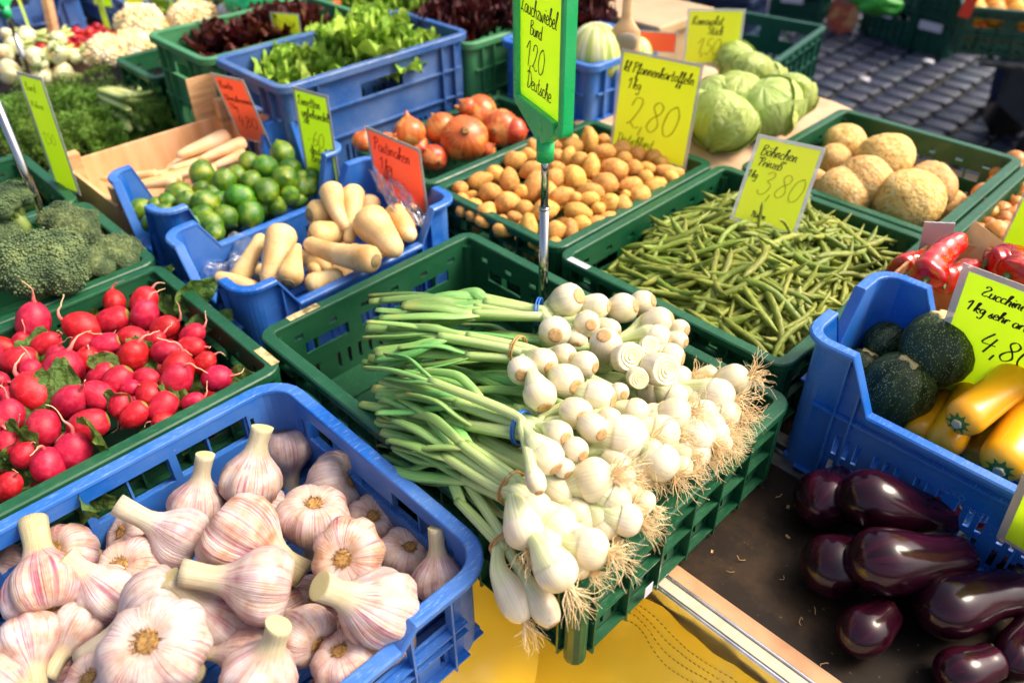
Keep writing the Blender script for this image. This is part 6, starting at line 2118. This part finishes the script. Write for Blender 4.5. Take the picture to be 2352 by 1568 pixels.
for k, (x, y, r, d, z, lab) in enumerate(((120, 540, 115, (.2, .4, -.7), -.03, 'white fennel bulb at the upper left corner'), (210, 690, 130, (.5, .4, -.5), -.04, 'fennel bulb left of the chrome pole'), (60, 800, 140, (-.2, .5, -.6), -.05, 'fennel bulb at the left edge'), (130, 1080, 180, (.4, .1, -.6), -.07, 'large fennel bulb in front at the left edge'),
        (520, 900, 190, (.3, .5, -.7), -.05, 'fennel bulb with concentric rings behind the chrome pole'), (860, 790, 165, (.3, .3, -.85), -.04, 'fennel bulb with its round cut base facing the viewer'), (870, 590, 120, (.4, .6, -.3), -.02, 'fennel bulb on top of the pile'), (600, 1130, 170, (.2, -.3, -.8), -.09, 'fennel bulb in front with a flat cut base'), (930, 1080, 150, (.5, -.2, -.7), -.09, 'fennel bulb at the right front of the pile'),
        (1130, 850, 120, (.7, .4, .1), -.06, 'fennel bulb at the right end with green stalks'), (400, 560, 150, (.8, .1, -.2), -.03, 'fennel with long stalks lying to the right'))):
    p = bp(*f(x, y), z)
    s = px2m(r / 3.7333 / 1.7415, p)
    t = thing('fennel', lab, 'fennel', p, 'fennel bulbs in the pile at the upper left', aim(cdir(*d), k))
    t.scale = (s, s, s)
    ob('bulb', FEN, MAT['fennel'], t); ob('cut_base', FCUT, MAT['fencut'], t)
    for m_ in FST: ob('stalk', m_, MAT['fenst'], t)
CLEAF = [leaf_mesh(s, 8, 10, .45, .05, .9, .03, 9) for s in (31, 32)]
MAT['cleaf'] = leafmat('cauliflower_leaf', [(.3, '#7f9c48'), (.6, '#a9bb74')], 4, .1, .01)
for k, (u, v, r, z, lab) in enumerate(((332, 68, 54, -.02, 'cauliflower head at the left of the back pair'), (445, 55, 50, -.02, 'cauliflower head at the right of the back pair'), (250, 132, 46, -.05, 'cauliflower head in front at the left'), (315, 118, 46, -.05, 'cauliflower head in front between the others'), (450, 100, 40, -.05, 'cauliflower head behind the faded green crate'), (390, 85, 40, -.05, 'cauliflower head between the back pair'))):
    p = bp(u, v, z)
    R_ = px2m(r, p)
    t = thing('cauliflower', lab, 'cauliflower', p, 'cauliflower heads', aim((.25, -.2, 1), k))
    floret_head(120 + k, R_, 11, R_ * .10, .85).build('curd', MAT['caul'], t)
    for i in range(7):
        ob('leaf', CLEAF[i % 2], MAT['cleaf'], t, TRS((0, 0, -R_ * .55), Quaternion((0, 0, 1), i * .9) @ Quaternion((1, 0, 0), .55), R_ * 1.15))

# ------------------------------------------------------------------ further crates of the stall
crate('crate', 'small dark green crate between the cauliflower and the faded green crate', -1.28, -1.06, .35, .74, .0, ZB, MAT['green'])
crate('crate', 'blue crate with a high notched corner at the upper left', -2.20, -1.95, .24, .55, .0, ZB, MAT['blue2'], 'low', zlow=-.06)
crate('crate', 'long blue crate of cut herbs at the top left', -2.25, -1.80, .62, 1.05, -.02, ZB, MAT['blue2'], 'lettuce')
crate('crate', 'blue crate of cherry tomatoes at the top left', -2.6, -2.27, .60, .95, .0, ZB, MAT['blue2'], 'lettuce')
for k in range(12):
    salad('herb', 'loose green herb leaves in the long blue crate', 'herbs', (-2.20 + .037 * k, .66 + .33 * (k * .618 % 1), -.05), .075, 12, LL, MAT['frisee'], 'herbs in the long blue crate', seed=200 + k)
MAT['tomato'] = simple('tomato_skin', [(.3, '#a80d0a'), (.6, '#c4180f')], 4, .15, .12, .01, coat=.4, coatr=.05)
TOM = lump(5, (1, 1, .94), .04, 1.2, 14, 10).mesh('tomato')
for k in range(64):
    i, j = k % 8, k // 8
    x, y = -1.99 + .031 * i + random.uniform(-.005, .005), .36 + .03 * j + random.uniform(-.005, .005)
    o = ob('cherry_tomato', TOM, MAT['tomato'], None, TRS((x, y, -.118 + .03 * random.random() * (1 if 1 < i < 7 and 1 < j < 6 else .2)), rnd_quat(), random.uniform(.014, .017)))
    tag(o, 'red cherry tomato on the table beyond the fennel', 'tomato', 'cherry tomatoes beyond the fennel')
for k in range(26):
    o = ob('cherry_tomato', TOM, MAT['tomato'], None, TRS((-2.55 + .04 * (k % 6) + random.uniform(-.01, .01), .66 + .05 * (k // 6), -.03), rnd_quat(), .017))
    tag(o, 'red cherry tomato in the blue crate at the top left', 'tomato', 'cherry tomatoes in the blue crate')
MAT['carrot'] = simple('orange_carrot', [(.3, '#d8541a'), (.6, '#ee7a34')], 10, .4, .1, .01)
for k in range(14):
    A = bp(660 + 16 * (k % 7), 36 - 3 * (k % 7) - 14 * (k // 7), .045 + .018 * (k // 7))
    B = A + Vector((.10, .07, .005)) * random.uniform(.9, 1.2)
    longveg('carrot', B, A, .016, .008, [(-.8, .3), (-.5, .7), (-.2, .95), (.1, 1), (.5, 1), (.9, .9), (1.0, .4)], MAT['carrot'], 'bright orange carrot in the bunch at the top', 'carrot', 'orange carrots at the top', 12)
crate('crate', 'green crate under the orange carrots at the top', -1.36, -1.075, .815, 1.25, .03, ZB, MAT['green2'], 'lettuce')
fronds('green tops of the orange carrots at the top', (-1.32, .86, .01), (-.5, -.4, .6), .16, 24, 140)
# leaning plank, white bag, green bag
pl = thing('wooden_plank', 'pale wooden plank leaning at the upper left behind the fennel', 'plank', bp(128, 92, -.10))
MB().box(-.028, .028, -.008, .008, 0, .5).build('board', MAT['wood'], pl, smooth=False)
pl.rotation_euler = (-.12, 0, -.6)


def bag(label, u, v, z, r, mat, seed, sq=.7):
    p = bp(u, v, z)
    m = lump(seed, (1, 1, sq), .22, 1.3, 40, 26, .10, 4)
    o = ob('plastic_bag', m.mesh('plastic_bag'), mat, None, TRS(p, Quaternion((0, 0, 1), seed), r))
    tag(o, label, 'bag')


MAT['wbag'] = simple('white_plastic', [(.3, '#b9bfd0'), (.6, '#d4d8e4')], 5, .3, .0, trans=.3)
MAT['gbag'] = simple('green_plastic', [(.3, '#12a05c'), (.6, '#2cbf7a')], 5, .3, .0, trans=.3)
bag('crumpled white plastic bag behind the oak leaf lettuce', 590, 40, -.03, .11, MAT['wbag'], 3)
bag('bright green plastic bag on the white one', 590, 5, .04, .075, MAT['gbag'], 6, .55)
bag('green plastic wrap beside the orange carrots', 690, 8, .0, .06, MAT['gbag'], 8, .45)


def small_card(label, u, v, z, w, h, ang, mat, lines=()):
    bl = bp(u, v, z)
    U_ = Vector((math.cos(ang), math.sin(ang), 0))
    price_card(label, bl, bl + U_ * w, bl + Vector((0, 0, h)), mat, list(lines), MAT['ink_green'], border=.003)


small_card('small yellow card in the oak leaf lettuce', 628, 78, .09, .075, .05, .5, MAT['yel_card'], [('1,50', .2, .3, .4, .02)])
small_card('lime yellow card standing at the herbs in front of the cauliflower', 240, 62, -.06, .05, .12, .0, MAT['lime_card'])
small_card('small lime yellow card at the top edge over the blue crate', 292, 18, -.02, .08, .10, .3, MAT['yel_card'])
small_card('small lime yellow card at the top edge left of the tomatoes', 218, 12, .0, .08, .10, .3, MAT['lime_card'])
small_card('slanted lime yellow card beside the plank at the upper left', 78, 86, -.06, .03, .22, -.5, MAT['lime_card'])
pr_ = bp(588, 60, -.02)
MB_ = MB().tube([(0, 0, 0), (0, 0, .5)], .005, 10)
o = place(MB_, 'metal_rod', MAT['metal'], (0, 0, 0), 'thin metal rod standing in front of the white bag', 'rod'); o.location = bp(590, 72, -.03)
MB_ = MB().tube([(0, 0, 0), (0, 0, .5)], .006, 10)
o = place(MB_, 'metal_rod', MAT['metal'], (0, 0, 0), 'thin metal rod standing in the curly endive', 'rod'); o.location = bp(880, 32, .08)

# blue crate behind the sign: upturned salad heart, wooden spoon, red card
crate('crate', 'blue crate with an upturned pale salad heart behind the green framed sign', -.455, -.172, .905, 1.17, .10, ZB, MAT['blue'], 'lettuce')
nt = NT('salad_heart_ribs')
ln = nt.noise(nt.coord('st', (3.2, 3.2, .2)), 2.0, 3)
st = nt.coord('st', (1, 1, 1), False)
sp = nt.n('SeparateXYZ'); nt.l(st, sp.inputs[0])
col = nt.ramp(ln, [(.35, '#8fa83c'), (.5, '#c9cf84'), (.62, '#eae8c4')])
col = nt.mix(nt.ramp(sp.outputs[2], [(.0, .9), (.45, 0.0)]), col, '#7f9c30')
col = nt.mix(nt.ramp(sp.outputs[2], [(.93, 0.0), (.97, .9)]), col, '#d9a878')
nt.bump(ln, .3, .01)
MAT['heart'] = nt.fin(col, .4, sss=.06)
for k, (u, v, r, z, lab) in enumerate(((1368, 115, 62, .105, 'upturned pale green salad heart with broad white ribs'), (1460, 120, 38, .09, 'green salad heart behind the wooden spoon'))):
    p = bp(u, v, z)
    t = thing('salad_heart', lab, 'salad', p, 'salad hearts in the blue crate')
    s = px2m(r, p)
    t.scale = (s, s, s)
    MB().lathe([(.5, -.9), (.9, -.75), (1.03, -.4), (1.0, 0), (.9, .35), (.74, .62), (.52, .82), (.36, .9), (.1, .9)], 40, lambda a, t_: 1 + .06 * abs(math.cos(5.5 * a)) * (t_ < .85)).build('ribs', MAT['heart'], t)
p = bp(1435, 90, .13)
sp_ = thing('wooden_spoon', 'pale wooden spoon standing in the blue crate', 'spoon', p)
MAT['spoonwood'] = simple('spoon_wood', [(.3, '#c79a6c'), (.6, '#dfb98e')], 6, .6, .0, vs=(1, 1, 6))
hd = MB().lathe([(.02, -.035), (.030, -.033), (.034, -.015), (.034, .0), (.030, .018), (.020, .032), (.011, .045), (.010, .20)], 20)
hd.v = [(x, y * .45, z) for x, y, z in hd.v]
hd.build('handle', MAT['spoonwood'], sp_)
bw = MB().lathe([(.001, -.024), (.016, -.022), (.025, -.010), (.025, .004), (.018, .016), (.001, .02)], 20)
bw.v = [(x, y * .2 - .0155, z) for x, y, z in bw.v]
bw.build('bowl', simple('spoon_bowl_grey', '#8c8478', 10, .6, 0), sp_)
sp_.rotation_euler = (0.1, 0, .75)
small_card('red card lying in the blue crate behind the wooden spoon', 1462, 118, .09, .085, .045, .55, MAT['red_card'])
tb2 = thing('beige_tray', 'beige plastic tray standing behind the blue crate', 'tray', (-.40, 1.36, ZB))
MAT['beige'] = simple('beige_plastic', [(.3, '#a88c68'), (.6, '#bca07c')], 8, .5, .0)
MB().box(-.13, .13, -.10, .10, .0, .20).build('stack', MAT['beige'], tb2, smooth=False, bevel=.008)
MB().box(-.145, .145, -.115, .115, .2005, .228).build('lid', MAT['beige'], tb2, smooth=False, bevel=.006)

# ------------------------------------------------------------------ behind the stall: stacks on the paving
def sticker(parent, M, s0, s1, h0, h1, d=-.0135, mat=None):
    mb = MB(); mbox(mb, M, s0, s1, d - .0006, d, h0, h1)
    mb.build('sticker', mat or MAT['paper'], parent, smooth=False)


def stack(label, a, b, dep, n, h, mat, gap=.004):
    """crates piled on the paving; a, b = ends of the lower front edge in the picture"""
    A, B = bp(*a, -.95), bp(*b, -.95)
    e = (B - A); w = e.length; ang = math.atan2(e.y, e.x)
    n_ = Vector((-e.y, e.x, 0)).normalized()
    c = (A + B) / 2 + n_ * dep / 2
    for k in range(n):
        r_ = crate('crate', label % (('bottom', 'second', 'third', 'fourth', 'fifth', 'sixth')[k]), c.x - w / 2, c.x + w / 2, c.y - dep / 2, c.y + dep / 2, -.945 + (k + 1) * h - gap, -.945 + k * h, mat, 'vent', rot=ang)
        if k % 2 == 0:
            sticker(r_, lambda s, d, hh: (s, -dep / 2 + d, hh), -.10, .04, h * .62, h * .82, d=-.001)


stack('dark green stacked crate on the paving at the top right, %s of the left stack', (1757, 58), (1880, 74), .4, 3, .24, MAT['green3'])
stack('dark green stacked crate on the paving, %s of the stack with a bright green top', (1962, 78), (2082, 124), .4, 2, .24, MAT['green3'])
stack('dark green stacked crate on the paving, %s of the stack next to the fruit table', (2086, 124), (2170, 146), .35, 3, .24, MAT['green3'])
p = bp(1920, 80, -.95)
cb = thing('printed_carton', 'flattened carton with red and orange print leaning between the green stacks', 'carton', p)
nt = NT('printed_card')
vec = nt.coord('Object', (1, 1, 1), False)
col = nt.ramp(nt.noise(vec, 7, 2), [(.35, '#8c6a5a'), (.48, '#b0462f'), (.55, '#c98d52'), (.68, '#a89a8c')])
MAT['print'] = nt.fin(col, .6)
MB().box(-.09, .09, -.01, .01, 0, .5).build('sheet', MAT['print'], cb, smooth=False)
cb.rotation_euler = (-.12, .12, .1)
o = ob('green_foil', lump(9, (1, .8, .8), .5, 1.8, 24, 14).mesh('green_foil'), simple('bright_green_foil', '#1f8a1c', 5, .5, 0), None, TRS(bp(2012, 8, -.44), None, (.11, .09, .06)))
tag(o, 'bright green foil lying on a green stack at the top', 'foil')
stack('navy blue crate behind the 1,50 card, %s of its stack', (1560, 150), (1700, 175), .35, 4, .20, MAT['navy'])
# dark crate on a brown box at the end of the stall
c = bp(1715, 100, -.2)
bx_ = thing('brown_box', 'brown wooden box under the dark green crate behind the cabbages', 'box', (c.x, c.y, -.95))
MB().box(-.14, .14, -.16, .16, 0, .60).build('body', simple('dark_brown_wood', [(.3, '#3a2616'), (.6, '#553a22')], 8, .7, 0), bx_, smooth=False)
bx_.rotation_euler.z = .15
r_ = crate('crate', 'dark green crate with pale rim behind the cabbages', c.x - .19, c.x + .19, c.y - .22, c.y + .22, -.165, -.345, MAT['green3'], 'vent', rot=.15)
sticker(r_, lambda s, d, hh: (s, -.22 + d, hh), -.03, .03, .1, .14, d=-.001)
# fruit table at the top right
A, B = bp(2176, 122, -.36), bp(2352, 140, -.36)
ang = math.atan2(B.y - A.y, B.x - A.x)
e = Vector((math.cos(ang), math.sin(ang), 0)); n_ = Vector((-e.y, e.x, 0))
cc = A + e * .32 + n_ * .2
r_ = crate('crate', 'dark green crate of oranges on the metal table at the top right', cc.x - .32, cc.x + .32, cc.y - .2, cc.y + .2, -.36 + .17, -.36, MAT['green3'], 'vent', rot=ang)
MAT['orange'] = simple('orange_peel', [(.3, '#c8820e'), (.6, '#dc9c22')], 4, .45, .1, .02, bump=.2, bscale=30)
ORG = lump(3, (1, 1, .95), .04, 1.2, 18, 12).mesh('orange')
for k in range(24):
    q = cc + e * (-.26 + .075 * (k % 8)) + n_ * (-.13 + .1 * (k // 8)) + Vector((0, 0, .125 + random.uniform(-.01, .02)))
    q.z = -.36 + .125 + random.uniform(-.01, .015)
    o = ob('orange', ORG, MAT['orange'], None, TRS(q, rnd_quat(), .042))
    tag(o, 'orange fruit in the dark green crate on the metal table', 'orange', 'oranges on the metal table')
for k in range(24):
    q = cc + e * (-.26 + .075 * (k % 8)) + n_ * (-.13 + .1 * (k // 8))
    q.z = -.36 + .05
    o = ob('orange', ORG, MAT['orange'], None, TRS(q, rnd_quat(), .042))
    tag(o, 'orange fruit in the dark green crate on the metal table', 'orange', 'oranges on the metal table')
mt = thing('metal_table', 'grey metal trestle under the crate of oranges', 'table', (cc.x, cc.y, -.95))
mt.rotation_euler.z = ang
for y in (-.2, .2):
    MB().tube([(-.2, y, .57), (.9, y, .57)], .017, 12).build('rail', MAT['metal'], mt)
for x in (-.16, .38, .8):
    MB().tube([(x, -.2, .57), (x, .2, .57)], .012, 10).build('cross_bar', MAT['metal'], mt)
for x in (.3, .8):
    for y in (-.2, .2):
        MB().tube([(x, y, 0), (x, y, .56)], .014, 10).build('leg', MAT['metal'], mt)
    MB().tube([(x, -.2, .2), (x, .2, .2)], .012, 10).build('cross_bar', MAT['metal'], mt)
rs = MB().box(-.02, .02, -.003, .003, 0, .32)
o = place(rs, 'red_strap', simple('red_strap', '#d0301c', 5, .5, 0), (0, 0, 0), 'red strap rising from the crate of oranges', 'strap', smooth=False)
o.location = bp(2212, 40, -.2); o.rotation_euler = (0, .15, ang)
# person behind the table: only a lower leg in dark jeans and a brown shoe come into view
MAT['jeans'] = simple('dark_blue_jeans', [(.3, '#10182c'), (.6, '#1c2846')], 40, .9, .0, bump=.2, bscale=200)
MAT['shoe'] = simple('brown_shoe', [(.3, '#2a1c12'), (.6, '#4a3220')], 20, .5, .0)
p = bp(2285, 262, -.95)
pe = thing('person', 'lower leg of a person in dark blue jeans and brown shoes behind the metal table', 'person', p)
for sgn, dy in ((0, 0), (1, .24)):
    lg = MB().tube(smooth_path([(.02, dy, .07), (.0, dy, .22), (.02, dy + .01, .42), (.05, dy + .02, .62), (.08, dy + .03, .85)], 4), [.062 + .002 * i for i in range(17)], 16)
    lg.build('trouser_leg', MAT['jeans'], pe)
    sh = MB().tube(smooth_path([(-.05, dy + .02, .045), (.0, dy, .055), (.06, dy - .05, .045), (.12, dy - .11, .032), (.15, dy - .14, .026)], 4), [.042, .048, .052, .052, .05, .049, .048, .047, .046, .045, .044, .043, .042, .04, .036, .028, .014], 14, flat=.85)
    sh.build('shoe', MAT['shoe'], pe)
pe.rotation_euler.z = -.6
tl = thing('hand_trolley', 'dark grey hand trolley with black wheels at the right edge of the paving', 'trolley', bp(2345, 350, -.95))
MAT['rubber'] = simple('black_rubber', '#141414', 20, .8, 0)
MAT['dgrey'] = simple('dark_grey_plastic', [(.3, '#26272a'), (.6, '#38393c')], 20, .6, 0)
MB().box(-.10, .30, -.2, .2, .16, .42).build('body', MAT['dgrey'], tl, smooth=False, bevel=.01)
for y in (-.17, .17):
    w_ = MB().lathe([(.03, -.02), (.085, -.022), (.1, -.012), (.1, .012), (.085, .022), (.03, .02)], 24)
    o = w_.build('wheel', MAT['rubber'], tl)
    o.matrix_basis = TRS((-.02, y, .10), Quaternion((1, 0, 0), math.pi / 2))
    MB().tube([(-.09, y, .2), (-.11, y, .62)], .012, 10).build('upright', MAT['metal'], tl)
MB().tube([(-.11, -.17, .60), (-.11, .17, .60)], .012, 10).build('handle', MAT['metal'], tl)
tl.rotation_euler.z = .7
# litter on the paving
for k, (u, v, lab) in enumerate(((1985, 313 - 130, 'flat white scrap of paper on the paving'), (2133, 142, 'crumpled white scrap beside the metal table'))):
    o = ob('paper_scrap', lump(40 + k, (1, .7, .35), .3, 1.6, 14, 9).mesh('paper_scrap'), MAT['paper'], None, TRS(bp(u, v, -.915), None, .03))
    tag(o, lab, 'litter')

# ------------------------------------------------------------------ clear bag with the parsnips
nt = NT('clear_film')
tb_ = nt.n('BsdfTransparent'); tb_.inputs[0].default_value = (.96, .96, .95, 1)
gl = nt.n('BsdfGlossy'); gl.inputs['Roughness'].default_value = .08
df = nt.n('BsdfDiffuse'); df.inputs[0].default_value = (.85, .82, .8, 1)
m1 = nt.n('MixShader'); m1.inputs[0].default_value = .10
nt.l(tb_.outputs[0], m1.inputs[1]); nt.l(df.outputs[0], m1.inputs[2])
lw = nt.n('LayerWeight'); lw.inputs[0].default_value = .35
m2 = nt.n('MixShader'); nt.l(nt.math('MULTIPLY', lw.outputs['Fresnel'], .8), m2.inputs[0]); nt.l(m1.outputs[0], m2.inputs[1]); nt.l(gl.outputs[0], m2.inputs[2])
nt.l(m2.outputs[0], nt.out.inputs[0])
MAT['film'] = nt.m


def film(label, corners, seed, amp=.02):
    P = [bp(*c) for c in corners]

    def fn(u, v):
        a = P[0] * (1 - u) + P[1] * u; b = P[3] * (1 - u) + P[2] * u
        p = a * (1 - v) + b * v
        n = (P[1] - P[0]).cross(P[3] - P[0]).normalized()
        q = Vector((u * 3, v * 3, seed))
        return p + n * (amp * noise.noise(q) + amp * .8 * abs(noise.noise(q * 1.7)) + amp * .22 * abs(noise.noise(q * 4.1))) + Vector((0, 0, .25 * amp * noise.noise(q * 3.3)))
    o = place(MB().grid(fn, 34, 34), 'plastic_bag', MAT['film'], P[0], label, 'bag')


film('clear crinkled plastic bag over the parsnips in front of the red card', ((845, 385, .035), (905, 388, .04), (985, 500, .0), (930, 540, .01)), 4, .022)
film('clear crinkled plastic at the left end of the parsnips', ((450, 620, -.06), (545, 530, -.02), (600, 560, -.02), (480, 680, -.07)), 9, .02)

# ------------------------------------------------------------------ stickers, moulded lettering, scraps
def block_text(body, size, depth_=.0004):
    cu = bpy.data.curves.new('lettering', 'FONT')
    cu.body = body; cu.size = size; cu.extrude = depth_; cu.align_x = 'CENTER'; cu.align_y = 'CENTER'
    tmp = bpy.data.objects.new('tmp', cu)
    scene.collection.objects.link(tmp)
    bpy.context.view_layer.update()
    me = bpy.data.meshes.new_from_object(tmp.evaluated_get(bpy.context.evaluated_depsgraph_get()))
    bpy.data.objects.remove(tmp)
    return me


# EURO POOL SYSTEM moulded in the front wall of the zucchini crate
yw = -(.640 - .425) / 2 + .011
q = Quaternion((1, 0, 0), math.pi / 2)
for body, x, z, s in (('EURO', .025, .088, .011), ('POOL', .055, .078, .011), ('SYSTEM', .090, .068, .011)):
    ob('moulded_lettering', block_text(body, s), MAT['blue'], C_ZUC, TRS((x, yw - .0004, z), q))
mb = MB()
for k in range(10):
    a = k * .628
    c = Vector((.055 + .026 * math.cos(a), yw - .0008, .078 + .026 * math.sin(a)))
    if abs(math.sin(a)) < .3: continue
    d = Vector((math.cos(a), 0, math.sin(a))); t_ = Vector((-d.z, 0, d.x))
    mb.f.append([mb.vert(c + d * .006), mb.vert(c + t_ * .004), mb.vert(c - t_ * .004)])
mb.build('moulded_star', MAT['blue'], C_ZUC, smooth=False)


def rim_label(root, x, y, z, w, d, rz=0.0, mat=None):
    o = MB().box(-w / 2, w / 2, -d / 2, d / 2, 0, .0006).build('sticker', mat or MAT['paper'], root, smooth=False)
    o.matrix_basis = TRS((x, y, z), Quaternion((0, 0, 1), rz))


MAT['gold'] = simple('worn_gold_sticker', [(.35, '#7a6a3a'), (.6, '#d8c48c')], 90, .5, 0)
H_ = .135
rim_label(C_BEAN, -.202 + .043, -.2315 + .0075, H_ + .0022, .04, .011)
rim_label(C_RADISH, .183 - .035, .326 - .0075, H_ + .0022, .045, .012, 0, MAT['gold'])
rim_label(C_ONION, -.30 + .0075, -.2 + .075, H_ + .0022, .012, .05, 0, MAT['gold'])


def wall_label(root, x, y, z, w, h, rz, mat=None):
    o = MB().box(-w / 2, w / 2, -.0006, .0, -h / 2, h / 2).build('sticker', mat or MAT['paper'], root, smooth=False)
    o.matrix_basis = TRS((x, y, z), Quaternion((0, 0, 1), rz))


MAT['fruitsticker'] = simple('torn_fruit_sticker', [(.35, '#b04a34'), (.5, '#e0dcd0'), (.7, '#d8d4c8')], 60, .5, 0)
wall_label(C_CEL, .03, -.2035 - .0006, .122, .022, .018, 0, MAT['fruitsticker'])
wall_label(C_CEL, .045, -.2035 - .0006, .110, .018, .010, .0)
wall_label(C_CEL, .055, .186, .075, .02, .024, 0, simple('peach_sticker', [(.4, '#e8c080'), (.6, '#b86a44')], 50, .5, 0))
wall_label(C_ONION, .3005, -.08, .03, .014, .018, math.pi / 2)
wall_label(C_BIGON, .03, .187, .095, .022, .022, 0)
wall_label(C_LIME, 0, -.185, .03, .001, .001, 0)

# scraps on the flap and the rims
MAT['skin'] = simple('dry_onion_skin', [(.3, '#b98a4e'), (.6, '#dcb880')], 30, .6, .1, trans=.3)
for k, (u, v, z, s) in enumerate(((1712, 1285, -.134, .008), (1840, 1435, -.134, .010), (1870, 1392, -.134, .007), (1790, 1330, -.134, .006), (1668, 1310, -.134, .006), (1782, 1142, -.134, .007), (1885, 1528, -.134, .006))):
    rr = random.Random(300 + k)
    pts = [Vector((0, 0, 0))]
    d = Vector((rr.gauss(0, 1), rr.gauss(0, 1), 0)).normalized()
    for i in range(5):
        d = (d + Vector((rr.gauss(0, .5), rr.gauss(0, .5), rr.gauss(0, .15)))).normalized()
        p = pts[-1] + d * s / 3
        p.z = max(.0003, p.z)
        pts.append(p)
    o = place(MB().tube(smooth_path(pts, 2), [.0005] * 11, 4), 'root_scrap', MAT['skin'], (0, 0, 0), 'thin dry root scrap lying on the dark board', 'scrap', 'root scraps on the board')
    o.location = bp(u, v, z)
for k in range(7):
    x, y = random.uniform(.43, .72), random.uniform(.21, .40)
    m = MB().grid(lambda u, v: Vector(((u - .5), (v - .5) * .6, .12 + .25 * (u - .5) ** 2 + .1 * math.sin(5 * v + k))), 5, 4)
    o = ob('skin_flake', m.mesh('skin_flake'), MAT['skin'], None, TRS((x, y, -.1362), Quaternion((0, 0, 1), k), random.uniform(.004, .008)))
    tag(o, 'small papery onion skin flake on the dark board', 'scrap', 'skin flakes on the board')
